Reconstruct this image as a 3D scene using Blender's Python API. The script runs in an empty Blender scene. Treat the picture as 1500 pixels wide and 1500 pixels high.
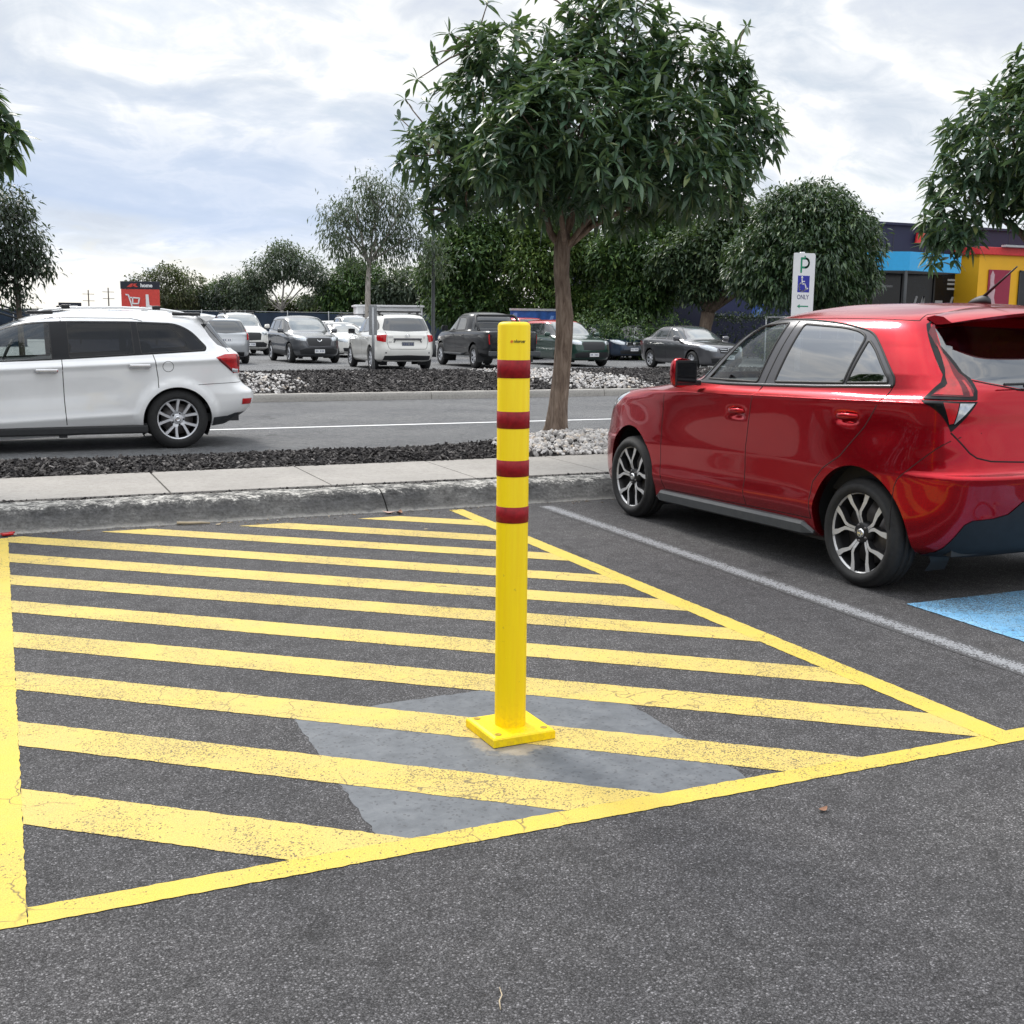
import bpy, bmesh, math, random
import numpy as np
from mathutils import Vector, Matrix
from mathutils.geometry import delaunay_2d_cdt

random.seed(7)
RNG = np.random.default_rng(11)
PI = math.pi
SC = bpy.context.scene
COL = SC.collection


# ------------------------------------------------------------------ objects
def link(name, me, mats=(), parent=None):
    o = bpy.data.objects.new(name, me)
    COL.objects.link(o)
    if me is not None and hasattr(me, 'materials'):
        for m in (mats if isinstance(mats, (list, tuple)) else [mats]):
            me.materials.append(m)
    if parent is not None:
        o.parent = parent
    return o


def tag(o, label=None, cat=None, group=None, kind=None):
    if label:
        o['label'] = label
    if cat:
        o['category'] = cat
    if group:
        o['group'] = group
    if kind:
        o['kind'] = kind
    return o


def empty(name, loc=(0, 0, 0), rz=0.0, parent=None):
    o = bpy.data.objects.new(name, None)
    o.empty_display_size = 0.2
    COL.objects.link(o)
    o.location = loc
    o.rotation_euler = (0, 0, rz)
    if parent is not None:
        o.parent = parent
    return o


def thing(name, label, cat, loc=(0, 0, 0), rz=0.0, group=None):
    return tag(empty(name, loc, rz), label, cat, group)


class MB:
    """collects simple shapes into one mesh"""

    def __init__(s):
        s.v = []
        s.f = []
        s.m = []
        s.sm = []

    def add(s, vs, fs, mi=0, smooth=False):
        b = len(s.v)
        s.v += [tuple(map(float, p)) for p in vs]
        s.f += [tuple(i + b for i in f) for f in fs]
        s.m += [mi] * len(fs)
        s.sm += [smooth] * len(fs)
        return s

    def box(s, c, d, rz=0.0, mi=0, bev=0.0, M=None):
        hx, hy, hz = d[0] / 2, d[1] / 2, d[2] / 2
        if bev <= 0:
            vs = [(x * hx, y * hy, z * hz) for z in (-1, 1) for y in (-1, 1) for x in (-1, 1)]
            fs = [(0, 2, 3, 1), (4, 5, 7, 6), (0, 1, 5, 4), (2, 6, 7, 3), (0, 4, 6, 2), (1, 3, 7, 5)]
        else:
            b = min(bev, hx * .99, hy * .99, hz * .99)
            bm = bmesh.new()
            bmesh.ops.create_cube(bm, size=1)
            for v in bm.verts:
                v.co = Vector((v.co.x * 2 * hx, v.co.y * 2 * hy, v.co.z * 2 * hz))
            bmesh.ops.bevel(bm, geom=bm.edges[:], offset=b, segments=2, profile=.6, affect='EDGES')
            bm.verts.index_update()
            vs = [tuple(v.co) for v in bm.verts]
            fs = [tuple(v.index for v in f.verts) for f in bm.faces]
            bm.free()
        R = Matrix.Rotation(rz, 3, 'Z') if M is None else M
        vs = [tuple(R @ Vector(p) + Vector(c)) for p in vs]
        return s.add(vs, fs, mi, False)

    def tube(s, pts, r, n=10, mi=0, caps=True, smooth=True):
        pts = [Vector(p) for p in pts]
        rs = r if isinstance(r, (list, tuple)) else [r] * len(pts)
        vs = []
        t0 = (pts[1] - pts[0]).normalized()
        up = Vector((0, 0, 1)) if abs(t0.z) < .9 else Vector((1, 0, 0))
        a = t0.cross(up).normalized()
        for i, p in enumerate(pts):
            t = (pts[min(i + 1, len(pts) - 1)] - pts[max(i - 1, 0)]).normalized()
            a = (a - t * a.dot(t)).normalized()
            b = t.cross(a)
            for k in range(n):
                an = 2 * PI * k / n
                vs.append(p + (a * math.cos(an) + b * math.sin(an)) * rs[i])
        fs = []
        for i in range(len(pts) - 1):
            for k in range(n):
                k2 = (k + 1) % n
                fs.append((i * n + k, i * n + k2, (i + 1) * n + k2, (i + 1) * n + k))
        s.add(vs, fs, mi, smooth)
        if caps:
            b = len(s.v) - len(vs)
            s.f += [tuple(b + k for k in reversed(range(n))), tuple(b + (len(pts) - 1) * n + k for k in range(n))]
            s.m += [mi, mi]
            s.sm += [False, False]
        return s

    def lathe(s, prof, n=32, mi=0, M=None, smooth=True, close=False):
        """profile [(r, h)] around local Z; M a 4x4 matrix"""
        vs = []
        for r, h in prof:
            for k in range(n):
                a = 2 * PI * k / n
                vs.append(Vector((r * math.cos(a), r * math.sin(a), h)))
        if M is not None:
            vs = [M @ p for p in vs]
        fs = []
        m = len(prof)
        for i in range(m if close else m - 1):
            j = (i + 1) % m
            for k in range(n):
                k2 = (k + 1) % n
                fs.append((i * n + k, i * n + k2, j * n + k2, j * n + k))
        return s.add(vs, fs, mi, smooth)

    def prism(s, poly, d0, d1, M=None, mi=0, smooth=False):
        """polygon (x, y) extruded along local z from d0 to d1; concave polygons allowed (ngon)"""
        n = len(poly)
        vs = [Vector((x, y, d0)) for x, y in poly] + [Vector((x, y, d1)) for x, y in poly]
        if M is not None:
            vs = [M @ p for p in vs]
        fs = [tuple(reversed(range(n))), tuple(range(n, 2 * n))]
        fs += [(i, (i + 1) % n, n + (i + 1) % n, n + i) for i in range(n)]
        return s.add(vs, fs, mi, smooth)

    def stroke(s, pts, w, h0, h1, M=None, mi=0):
        """flat stroke of width w along a 2D polyline, each segment an oblong"""
        for (x0, y0), (x1, y1) in zip(pts[:-1], pts[1:]):
            d = Vector((x1 - x0, y1 - y0))
            if d.length < 1e-6:
                continue
            d.normalize()
            nx, ny = -d.y * w / 2, d.x * w / 2
            e = w * .3
            x0_, y0_, x1_, y1_ = x0 - d.x * e, y0 - d.y * e, x1 + d.x * e, y1 + d.y * e
            s.prism([(x0_ - nx, y0_ - ny), (x1_ - nx, y1_ - ny), (x1_ + nx, y1_ + ny), (x0_ + nx, y0_ + ny)], h0, h1, M, mi)
        return s

    def mesh(s, name='mesh'):
        me = bpy.data.meshes.new(name)
        me.from_pydata(s.v, [], s.f)
        me.polygons.foreach_set('material_index', s.m)
        me.polygons.foreach_set('use_smooth', s.sm)
        me.update()
        return me

    def build(s, name, mats, parent=None):
        return link(name, s.mesh(name), mats, parent)


def np_mesh(name, V, F, smooth=False, mi=None):
    """fast mesh from numpy arrays: V (n,3), F (m,k) with one k"""
    me = bpy.data.meshes.new(name)
    V = np.ascontiguousarray(V, dtype=np.float32)
    F = np.ascontiguousarray(F, dtype=np.int32)
    m, k = F.shape
    me.vertices.add(len(V))
    me.vertices.foreach_set('co', V.ravel())
    me.loops.add(m * k)
    me.loops.foreach_set('vertex_index', F.ravel())
    me.polygons.add(m)
    me.polygons.foreach_set('loop_start', np.arange(m, dtype=np.int32) * k)
    me.polygons.foreach_set('loop_total', np.full(m, k, dtype=np.int32))
    if mi is not None:
        me.polygons.foreach_set('material_index', np.ascontiguousarray(mi, dtype=np.int32))
    me.polygons.foreach_set('use_smooth', np.full(m, smooth))
    me.update(calc_edges=True)
    return me


def text_mesh(txt, size, depth=0.002, align='CENTER', bold=0.0, sx=1.0):
    cu = bpy.data.curves.new('lettering', 'FONT')
    cu.body = txt
    cu.size = size
    cu.align_x = align
    cu.extrude = depth / 2
    cu.offset = bold
    cu.resolution_u = 4
    o = bpy.data.objects.new('lettering', cu)
    COL.objects.link(o)
    dg = bpy.context.evaluated_depsgraph_get()
    me = bpy.data.meshes.new_from_object(o.evaluated_get(dg))
    bpy.data.objects.remove(o)
    bpy.data.curves.remove(cu)
    me.materials.clear()
    for v in me.vertices:
        v.co.x *= sx
    return me


# ------------------------------------------------------------------ materials
class NT:
    def __init__(s, name, world=False):
        if world:
            s.id = bpy.data.worlds.new(name)
        else:
            s.id = bpy.data.materials.new(name)
        s.id.use_nodes = True
        s.t = s.id.node_tree
        s.t.nodes.clear()

    def n(s, kind, props=None, **inp):
        nd = s.t.nodes.new(kind)
        for k, v in (props or {}).items():
            setattr(nd, k, v)
        for k, v in inp.items():
            s.set(nd, k, v)
        return nd

    def set(s, nd, key, v):
        key = int(key[1:]) if isinstance(key, str) and key[0] == 'i' and key[1:].isdigit() else key
        if isinstance(key, str):
            cand = [i for i in nd.inputs if i.name.lower().replace(' ', '_') == key.lower() and i.enabled] or \
                   [i for i in nd.inputs if i.name.lower().replace(' ', '_') == key.lower()]
            sock = cand[0]
        else:
            sock = nd.inputs[key]
        if hasattr(v, 'bl_idname') and v.bl_idname.startswith('NodeSocket'):
            s.t.links.new(v, sock)
        elif hasattr(v, 'outputs'):
            s.t.links.new(v.outputs[0], sock)
        else:
            if sock.type == 'RGBA' and len(v) == 3:
                v = (*v, 1)
            sock.default_value = v

    def noise(s, vec, scale, detail=3, rough=.5, dist=0.0):
        return s.n('ShaderNodeTexNoise', Vector=vec, Scale=scale, Detail=detail, Roughness=rough, Distortion=dist)

    def voro(s, vec, scale, feature='F1', rnd=1.0):
        return s.n('ShaderNodeTexVoronoi', {'feature': feature}, Vector=vec, Scale=scale, Randomness=rnd)

    def ramp(s, fac, stops, interp='LINEAR'):
        nd = s.n('ShaderNodeValToRGB')
        cr = nd.color_ramp
        cr.interpolation = interp
        cr.elements.remove(cr.elements[1])
        for i, (p, c) in enumerate(stops):
            if i == 0:
                e = cr.elements[0]
                e.position = p
            else:
                e = cr.elements.new(p)
            e.color = (c, c, c, 1) if isinstance(c, (int, float)) else (*c[:3], 1)
        s.set(nd, 'Fac', fac)
        return nd.outputs[0]

    def math(s, op, a, b=0.0, clamp=False):
        nd = s.n('ShaderNodeMath', {'operation': op, 'use_clamp': clamp})
        s.set(nd, 0, a)
        s.set(nd, 1, b)
        return nd.outputs[0]

    def mix(s, fac, a, b, mode='MIX'):
        nd = s.n('ShaderNodeMix', {'data_type': 'RGBA', 'blend_type': mode})
        s.set(nd, 0, fac)
        s.set(nd, 6, a)
        s.set(nd, 7, b)
        return nd.outputs[2]

    def coords(s, which='Object'):
        return s.n('ShaderNodeTexCoord').outputs[which]

    def pos(s):
        return s.n('ShaderNodeNewGeometry').outputs['Position']

    def bump(s, h, strength=.3, dist=.01):
        return s.n('ShaderNodeBump', Height=h, Strength=strength, Distance=dist).outputs[0]

    def pbr(s, **kw):
        b = s.n('ShaderNodeBsdfPrincipled')
        for k, v in kw.items():
            s.set(b, k, v)
        o = s.n('ShaderNodeOutputMaterial')
        s.t.links.new(b.outputs[0], o.inputs[0])
        return s.id

    def out(s, sh):
        o = s.n('ShaderNodeOutputMaterial')
        s.t.links.new(sh, o.inputs[0])
        return s.id


def plain(name, col, rough=.5, metal=0.0, var=.12, scale=8.0, spec=.5, coat=0.0):
    """a simple procedural surface: the colour with a little uneven tone"""
    t = NT(name)
    nz = t.noise(t.coords(), scale, 4, .6)
    c2 = tuple(max(0, c * (1 - var)) for c in col)
    c3 = tuple(min(1, c * (1 + var)) for c in col)
    c = t.ramp(nz, [(.3, c2), (.7, c3)])
    return t.pbr(Base_Color=c, Roughness=rough, Metallic=metal, Specular_IOR_Level=spec, Coat_Weight=coat, Coat_Roughness=.05)
# ------------------------------------------------------------------ surfaces
M = {}


def asphalt(name, dark, tone, tint=(1, 1, 1), stones=.5):
    t = NT(name)
    p = t.pos()
    v1 = t.voro(p, 210)
    v2 = t.voro(p, 460)
    s1 = t.n('ShaderNodeSeparateColor', Color=v1.outputs['Color']).outputs[0]
    s2 = t.n('ShaderNodeSeparateColor', Color=v2.outputs['Color']).outputs[1]
    big = t.noise(p, .7, 5, .6)
    mid = t.noise(p, 9, 4, .65)
    c1 = t.ramp(s1, [(0, dark * .7), (.6, tone * .9), (.82, tone * 1.5), (.93, tone * 2.5), (1, tone * 4.6)])
    c2 = t.ramp(s2, [(0, dark * .8), (.6, tone * .9), (.9, tone * 2.0), (1, tone * 4)])
    c = t.mix(stones, c2, c1)
    # pits between the stones
    pit = t.ramp(v1.outputs['Distance'], [(.35, 1.0), (.75, .45)])
    c = t.mix(1.0, c, pit, 'MULTIPLY')
    tone_v = t.ramp(big, [(.34, (.80, .80, .82)), (.66, (1.16, 1.15, 1.13))])
    c = t.mix(1.0, c, tone_v, 'MULTIPLY')
    c = t.mix(1.0, c, t.ramp(mid, [(.36, .80), (.64, 1.16)]), 'MULTIPLY')
    # old drips of oil and damp
    oil = t.noise(p, 2.6, 3, .55, .6)
    c = t.mix(1.0, c, t.ramp(oil, [(.26, .62), (.36, 1.0)]), 'MULTIPLY')
    c = t.mix(1.0, c, (*tint, 1), 'MULTIPLY')
    h = t.math('ADD', t.math('MULTIPLY', v1.outputs['Distance'], -1.0), t.math('MULTIPLY', v2.outputs['Distance'], -.4))
    return t.pbr(Base_Color=c, Roughness=.82, Specular_IOR_Level=.35, Normal=t.bump(h, .7, .006))


M['asphalt'] = asphalt('car_park_asphalt', .040, .094, (1, .975, 1.0), .6)
M['road'] = asphalt('road_asphalt', .09, .15, (.98, 1, 1.03), .35)
M['lot'] = asphalt('far_asphalt', .11, .18, (.98, 1, 1.03), .3)


def paint(name, col, col2, wear=.5, crack=True, scale=170):
    """road paint lying thin over the stones: pits and worn spots let the asphalt through"""
    t = NT(name)
    p = t.pos()
    v1 = t.voro(p, scale)
    big = t.noise(p, 1.5, 5, .65, .5)
    mid = t.noise(p, 26, 4, .7)
    s = t.n('ShaderNodeSeparateColor', Color=v1.outputs['Color']).outputs[0]
    thr = t.math('ADD', t.math('MULTIPLY', t.ramp(big, [(.42, 0.0), (.64, 1.0)]), .34 * wear), t.math('MULTIPLY', mid, .42 * wear))
    hole = t.math('GREATER_THAN', thr, t.math('ADD', s, .13))
    edge = t.ramp(v1.outputs['Distance'], [(.5, 0.0), (.68, 1.0)])
    hole = t.math('MAXIMUM', t.math('MULTIPLY', hole, .8), t.math('MULTIPLY', edge, t.math('MULTIPLY', thr, 1.3)))
    if crack:
        w = t.n('ShaderNodeVectorMath', {'operation': 'ADD'})
        t.set(w, 0, p)
        t.set(w, 1, t.n('ShaderNodeVectorMath', {'operation': 'SCALE'}, Vector=t.noise(p, 7, 3).outputs['Color'], Scale=.16))
        cr = t.voro(w.outputs[0], 3.6, 'DISTANCE_TO_EDGE')
        crm = t.math('MULTIPLY', t.ramp(cr.outputs['Distance'], [(0.0, 1.0), (.012, 0.0)]), t.ramp(t.noise(p, 1.3, 2), [(.5, 0.0), (.56, 1.0)]))
        hole = t.math('MAXIMUM', hole, t.math('MULTIPLY', crm, .85))
    c = t.mix(t.ramp(t.noise(p, 5, 5, .7), [(.35, 0.0), (.7, 1.0)]), col, col2)
    c = t.mix(hole, c, (.06, .056, .052, 1))
    return t.pbr(Base_Color=c, Roughness=.7, Specular_IOR_Level=.35, Normal=t.bump(t.math('MULTIPLY', v1.outputs['Distance'], -1.0), .45, .004))


M['yellow_paint'] = paint('yellow_road_paint', (.65, .485, .115), (.58, .44, .14), .66, True, 210)
M['yellow_line'] = paint('yellow_line_paint', (.65, .485, .075), (.61, .46, .10), .45, True, 210)
M['white_paint'] = paint('white_road_paint', (.62, .63, .65), (.5, .51, .53), .9, False)
M['road_white'] = paint('road_line_paint', (.85, .85, .85), (.75, .75, .76), .2, False)
M['blue_paint'] = paint('blue_road_paint', (.15, .40, .66), (.30, .56, .78), 1.1)


def worn_white():
    """old bay line: soft, half worn away towards its sides"""
    t = NT('worn_bay_line')
    p = t.pos()
    gx = t.n('ShaderNodeSeparateXYZ', Vector=p).outputs[0]
    d = t.math('ABSOLUTE', t.math('SUBTRACT', gx, 3.905))
    f = t.ramp(d, [(.018, 1.0), (.07, 0.0)])
    v1 = t.voro(p, 150)
    s = t.n('ShaderNodeSeparateColor', Color=v1.outputs['Color']).outputs[0]
    keep = t.math('GREATER_THAN', t.math('MULTIPLY', f, t.math('ADD', .55, t.math('MULTIPLY', t.noise(p, 3, 4, .6), .55))), s)
    c = t.mix(t.math('MULTIPLY', keep, .62), (.075, .074, .076, 1), (.40, .41, .43, 1))
    return t.pbr(Base_Color=c, Roughness=.8, Specular_IOR_Level=.3, Normal=t.bump(t.math('MULTIPLY', v1.outputs['Distance'], -1.0), .7, .006))


M['worn_white'] = worn_white()


def patch_mat():
    t = NT('grey_patch')
    p = t.pos()
    v = t.voro(p, 120)
    n1 = t.noise(p, 14, 6, .7, .4)
    n2 = t.noise(p, 3.0, 4, .6)
    c = t.ramp(n1, [(.34, (.088, .096, .107)), (.5, (.112, .122, .135)), (.68, (.142, .152, .164))])
    c = t.mix(1.0, c, t.ramp(n2, [(.3, .92), (.7, 1.08)]), 'MULTIPLY')
    sp = t.n('ShaderNodeSeparateColor', Color=v.outputs['Color']).outputs[2]
    c = t.mix(t.math('MULTIPLY', t.math('GREATER_THAN', sp, .93), .6), c, (.05, .05, .055, 1))
    # sandy overspill of grout round the foot of the post
    q = t.n('ShaderNodeVectorMath', {'operation': 'DISTANCE'})
    t.set(q, 0, p)
    t.set(q, 1, (1.555, 3.47, 0))
    g = t.math('ADD', q.outputs['Value'], t.math('MULTIPLY', t.math('SUBTRACT', t.noise(p, 16, 4, .7), .5), .16))
    c = t.mix(t.ramp(g, [(.12, .38), (.155, 0.0)]), c, (.50, .40, .26, 1))
    return t.pbr(Base_Color=c, Roughness=.62, Specular_IOR_Level=.4, Normal=t.bump(n1, .35, .006))


M['patch'] = patch_mat()


def concrete(name, base, stain, stain_amt, scale=2.0, blotch=.25):
    t = NT(name)
    p = t.pos()
    n1 = t.noise(p, scale, 6, .65)
    n2 = t.noise(p, 30, 5, .7)
    n3 = t.noise(p, 190, 3, .6)
    c = t.mix(t.ramp(n1, [(.5 - blotch, 0.0), (.5 + blotch, 1.0)]), tuple(x * .88 for x in base), tuple(min(1, x * 1.1) for x in base))
    c = t.mix(t.math('MULTIPLY', t.ramp(n2, [(.45, 0.0), (.65, 1.0)]), stain_amt), c, stain)
    c = t.mix(1.0, c, t.ramp(n3, [(.3, .86), (.7, 1.12)]), 'MULTIPLY')
    return t.pbr(Base_Color=c, Roughness=.88, Specular_IOR_Level=.25, Normal=t.bump(n3, .25, .004))


M['footpath'] = concrete('footpath_concrete', (.355, .335, .31), (.23, .21, .19), .5, 1.1, .14)
M['kerb_far'] = concrete('far_kerb_concrete', (.40, .38, .35), (.2, .19, .18), .5)


def kerb_mat():
    """weathered kerb: pale worn crown, black mould on the face, pale splashes at the foot"""
    t = NT('kerb_concrete')
    p = t.pos()
    sx = t.n('ShaderNodeSeparateXYZ', Vector=p)
    z = sx.outputs[2]
    n1 = t.noise(p, 11, 6, .72)
    n2 = t.noise(p, 42, 5, .75)
    n3 = t.noise(p, 2.2, 4, .6)
    jag = t.math('ADD', t.math('MULTIPLY', t.math('SUBTRACT', n1, .5), .12), t.math('MULTIPLY', t.math('SUBTRACT', n2, .5), .09))
    zz = t.math('ADD', z, jag)
    mould = t.ramp(zz, [(.006, .15), (.03, .85), (.10, 1.0), (.140, .95), (.152, .45), (.165, .2)])
    mould = t.math('MULTIPLY', mould, t.ramp(n3, [(.25, .8), (.6, 1.0)]))
    c = t.mix(mould, (.42, .405, .375, 1), (.05, .05, .051, 1))
    c = t.mix(1.0, c, t.ramp(n2, [(.36, .55), (.64, 1.4)]), 'MULTIPLY')
    c = t.mix(1.0, c, t.ramp(n1, [(.36, .6), (.64, 1.35)]), 'MULTIPLY')
    return t.pbr(Base_Color=c, Roughness=.9, Specular_IOR_Level=.25, Normal=t.bump(n2, .25, .006))


M['kerb'] = kerb_mat()
M['joint'] = plain('joint_dirt', (.07, .062, .055), .9)
M['soil'] = plain('dark_soil', (.035, .031, .029), .95, var=.5, scale=30)


def island_tone(name, stops, rough=.85, bump=0.0, spec=.3):
    """one random tone per loose piece of a scattered mesh"""
    t = NT(name)
    r = t.n('ShaderNodeNewGeometry').outputs['Random Per Island']
    return t.pbr(Base_Color=t.ramp(r, stops), Roughness=rough, Specular_IOR_Level=spec)


M['mulch'] = island_tone('mulch_chips', [(0, (.012, .011, .012)), (.5, (.03, .027, .027)), (.8, (.06, .054, .052)), (.95, (.13, .12, .115)), (1, (.28, .26, .25))], .8)
M['pebble'] = island_tone('white_pebbles', [(0, (.20, .19, .18)), (.3, (.42, .40, .39)), (.8, (.64, .62, .60)), (1, (.50, .42, .34))], .6)

# bollard
def bollard_mat():
    """powder coat with faint vertical runs, grime at the foot and a few rubbed spots"""
    t = NT('yellow_powder_coat')
    p = t.coords()
    mp = t.n('ShaderNodeMapping', Vector=p)
    mp.inputs['Scale'].default_value = (1, 1, .05)
    streak = t.noise(mp, 60, 4, .6)
    z = t.n('ShaderNodeSeparateXYZ', Vector=p).outputs[2]
    c = t.mix(t.ramp(streak, [(.4, 0.0), (.62, 1.0)]), (.95, .70, .0015, 1), (.92, .645, .002, 1))
    low = t.ramp(t.math('ADD', z, t.math('MULTIPLY', t.math('SUBTRACT', t.noise(p, 22, 4, .7), .5), .16)), [(.0, .30), (.12, 0.0)])
    c = t.mix(t.math('MULTIPLY', low, t.ramp(t.noise(p, 70, 3, .7), [(.45, 0.0), (.6, 1.0)])), c, (.42, .27, .03, 1))
    rub = t.ramp(t.noise(p, 34, 3, .6), [(.70, 0.0), (.74, .5)])
    c = t.mix(rub, c, (.55, .40, .03, 1))
    return t.pbr(Base_Color=c, Roughness=t.ramp(streak, [(.3, .38), (.7, .56)]), Specular_IOR_Level=.4)


M['bollard'] = bollard_mat()
M['band'] = plain('red_reflective_tape', (.26, .006, .012), .5, var=.25, scale=60, spec=.3)
M['ink_black'] = plain('black_print', (.012, .012, .016), .5)
M['ink_orange'] = plain('orange_print', (.85, .20, .02), .5)
M['hole'] = plain('bolt_recess_shade', (.34, .22, .01), .5)  # darker yellow discs: the shade inside sunk bolt holes, put into the colour

# vehicles


def car_paint(name, col, metal=.0, flake=.0, rough=.3, coat=1.0, dirt=.0):
    t = NT(name)
    c = t.mix(t.ramp(t.noise(t.coords(), 3, 3), [(.3, 0.0), (.7, 1.0)]), tuple(x * .96 for x in col), tuple(min(1, x * 1.03) for x in col))
    if dirt:
        z = t.n('ShaderNodeSeparateXYZ', Vector=t.coords()).outputs[2]
        f = t.math('MULTIPLY', t.ramp(z, [(.2, 1.0), (.6, 0.0)]), t.math('MULTIPLY', t.noise(t.coords(), 6, 4, .6), dirt))
        c = t.mix(f, c, (.22, .19, .16, 1))
    kw = {}
    return t.pbr(Base_Color=c, Roughness=rough, Metallic=metal, Specular_IOR_Level=.5, Coat_Weight=coat, Coat_Roughness=.035, Coat_IOR=1.55, **kw)


M['red'] = car_paint('red_car_paint', (.43, .002, .012), .86, rough=.25, coat=.5)
M['white_car'] = car_paint('white_car_paint', (.86, .865, .87), rough=.3, dirt=.2)
M['cream_car'] = car_paint('off_white_car_paint', (.74, .73, .69), rough=.3)
M['silver_car'] = car_paint('silver_car_paint', (.50, .52, .54), .6, rough=.32)
M['charcoal_car'] = car_paint('charcoal_car_paint', (.012, .013, .016), .2, rough=.32, coat=.5)
M['slate_car'] = car_paint('slate_grey_car_paint', (.10, .105, .115), .6, rough=.32)
M['steel_car'] = car_paint('steel_grey_car_paint', (.11, .11, .12), .7, rough=.33)
M['green_car'] = car_paint('dark_green_car_paint', (.012, .05, .035), .3, rough=.3)
M['navy_car'] = car_paint('dark_blue_car_paint', (.012, .03, .06), .3, rough=.3)
M['maroon_car'] = car_paint('bright_red_car_paint', (.5, .02, .03), .2, rough=.3)
M['black_plastic'] = plain('black_plastic', (.018, .019, .021), .5, var=.2, scale=30)
M['bumper_plastic'] = plain('black_bumper_plastic', (.014, .016, .02), .55, var=.15, scale=20, spec=.3)
M['grey_plastic'] = plain('dark_grey_plastic', (.055, .06, .066), .5, var=.15, scale=20)
M['gloss_black'] = plain('gloss_black', (.008, .008, .01), .08, coat=.6)
M['pillar_black'] = plain('satin_black_pillar', (.006, .007, .010), .3, spec=.25)
M['seal'] = plain('rubber_seal', (.012, .012, .013), .55)
M['satin_trim'] = plain('satin_pillar_trim', (.10, .10, .11), .28, metal=.35, var=.05)
M['gap'] = plain('shut_line', (.006, .005, .006), .9)
M['chrome'] = plain('chrome', (.75, .76, .78), .12, metal=1.0, var=.03)
M['rubber'] = plain('tyre_rubber', (.018, .018, .019), .75, var=.25, scale=40)
M['rim_face'] = plain('machined_alloy', (.62, .62, .63), .38, metal=.35, var=.05)
M['rim_dark'] = plain('dark_alloy', (.02, .02, .022), .4, metal=.3)
M['rim_silver'] = plain('silver_alloy', (.66, .67, .70), .35, metal=.6, var=.05)
M['brake'] = plain('brake_steel', (.16, .15, .15), .5, metal=.7)
M['cabin'] = plain('cabin_trim', (.022, .022, .024), .8)
M['cabin_grey'] = plain('seat_cloth', (.05, .05, .055), .9)
M['lens_red'] = plain('red_lens', (.46, .002, .006), .16, var=.3, scale=20, coat=.25)
M['lens_deep'] = plain('smoked_red_lens', (.12, .004, .010), .14, var=.35, scale=16, spec=.3, coat=.15)
M['lens_black'] = plain('black_lamp_border', (.004, .004, .005), .18, spec=.25)
M['lens_clear'] = plain('clear_lens', (.50, .53, .56), .08, metal=.55, var=.3, scale=35, coat=1.0)
M['lens_amber'] = plain('amber_lens', (.7, .2, .02), .1, coat=1.0)
M['plate'] = plain('number_plate', (.72, .73, .74), .4)
M['plate_shaded'] = plain('shaded_number_plate', (.16, .17, .19), .45)  # plate colour darkened to grey for the shade it hangs in
M['plate_ink'] = plain('plate_ink', (.05, .06, .16), .5)


def glass(name, tint, dark, refl=.9):
    """thin car glass: clear tinted pane with a mirror skin that grows with grazing view"""
    t = NT(name)
    back = t.n('ShaderNodeNewGeometry').outputs['Backfacing']
    ior = t.math('ADD', 1.55, t.math('MULTIPLY', back, 1 / 1.55 - 1.55))
    fr = t.n('ShaderNodeFresnel', IOR=ior)
    gl = t.n('ShaderNodeBsdfGlossy', Color=(.95, .97, 1.0), Roughness=.01)
    tr = t.n('ShaderNodeBsdfTransparent', Color=tint)
    f = t.math('ADD', t.math('MULTIPLY', fr, refl), dark, True)
    mx = t.n('ShaderNodeMixShader')
    t.set(mx, 0, f)
    t.set(mx, 1, tr)
    t.set(mx, 2, gl)
    return t.out(mx.outputs[0])


M['glass'] = glass('clear_car_glass', (.80, .86, .85), .0, .8)
M['glass_tint'] = glass('privacy_glass', (.15, .16, .19), .0, .55)
M['glass_mirror'] = glass('reflective_privacy_glass', (.07, .08, .09), .24, 1.0)
M['glass_far'] = plain('dark_window_glass', (.02, .025, .03), .04, var=.3, scale=2, spec=.8, coat=.6)
M['glass_screen'] = plain('windscreen_glass', (.09, .11, .115), .04, var=.35, scale=2.5, spec=1.0, coat=1.0)
M['glass_rear'] = glass('rear_privacy_glass', (.10, .11, .12), .09)
# ------------------------------------------------------------------ camera, sky, sun
def set_camera():
    f, cam_h = 1678.28, 1.4252
    R = Vector((0.91413008, -0.4052935, 0.01016759))
    U = Vector((0.05640657, 0.15197884, 0.98677289))
    F = Vector((0.4014779, 0.90146526, -0.16178965))
    cd = bpy.data.cameras.new('camera')
    cd.sensor_width = 36
    cd.lens = f / 1500 * 36
    cd.clip_start = .05
    cd.clip_end = 3000
    cam = bpy.data.objects.new('camera', cd)
    COL.objects.link(cam)
    m = Matrix((R, U, -F)).transposed().to_4x4()
    m.translation = Vector((0, 0, cam_h))
    cam.matrix_world = m
    SC.camera = cam


set_camera()

SUN_EL, SUN_AZ = math.radians(46), math.radians(-8)     # azimuth from +Y towards +X


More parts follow.
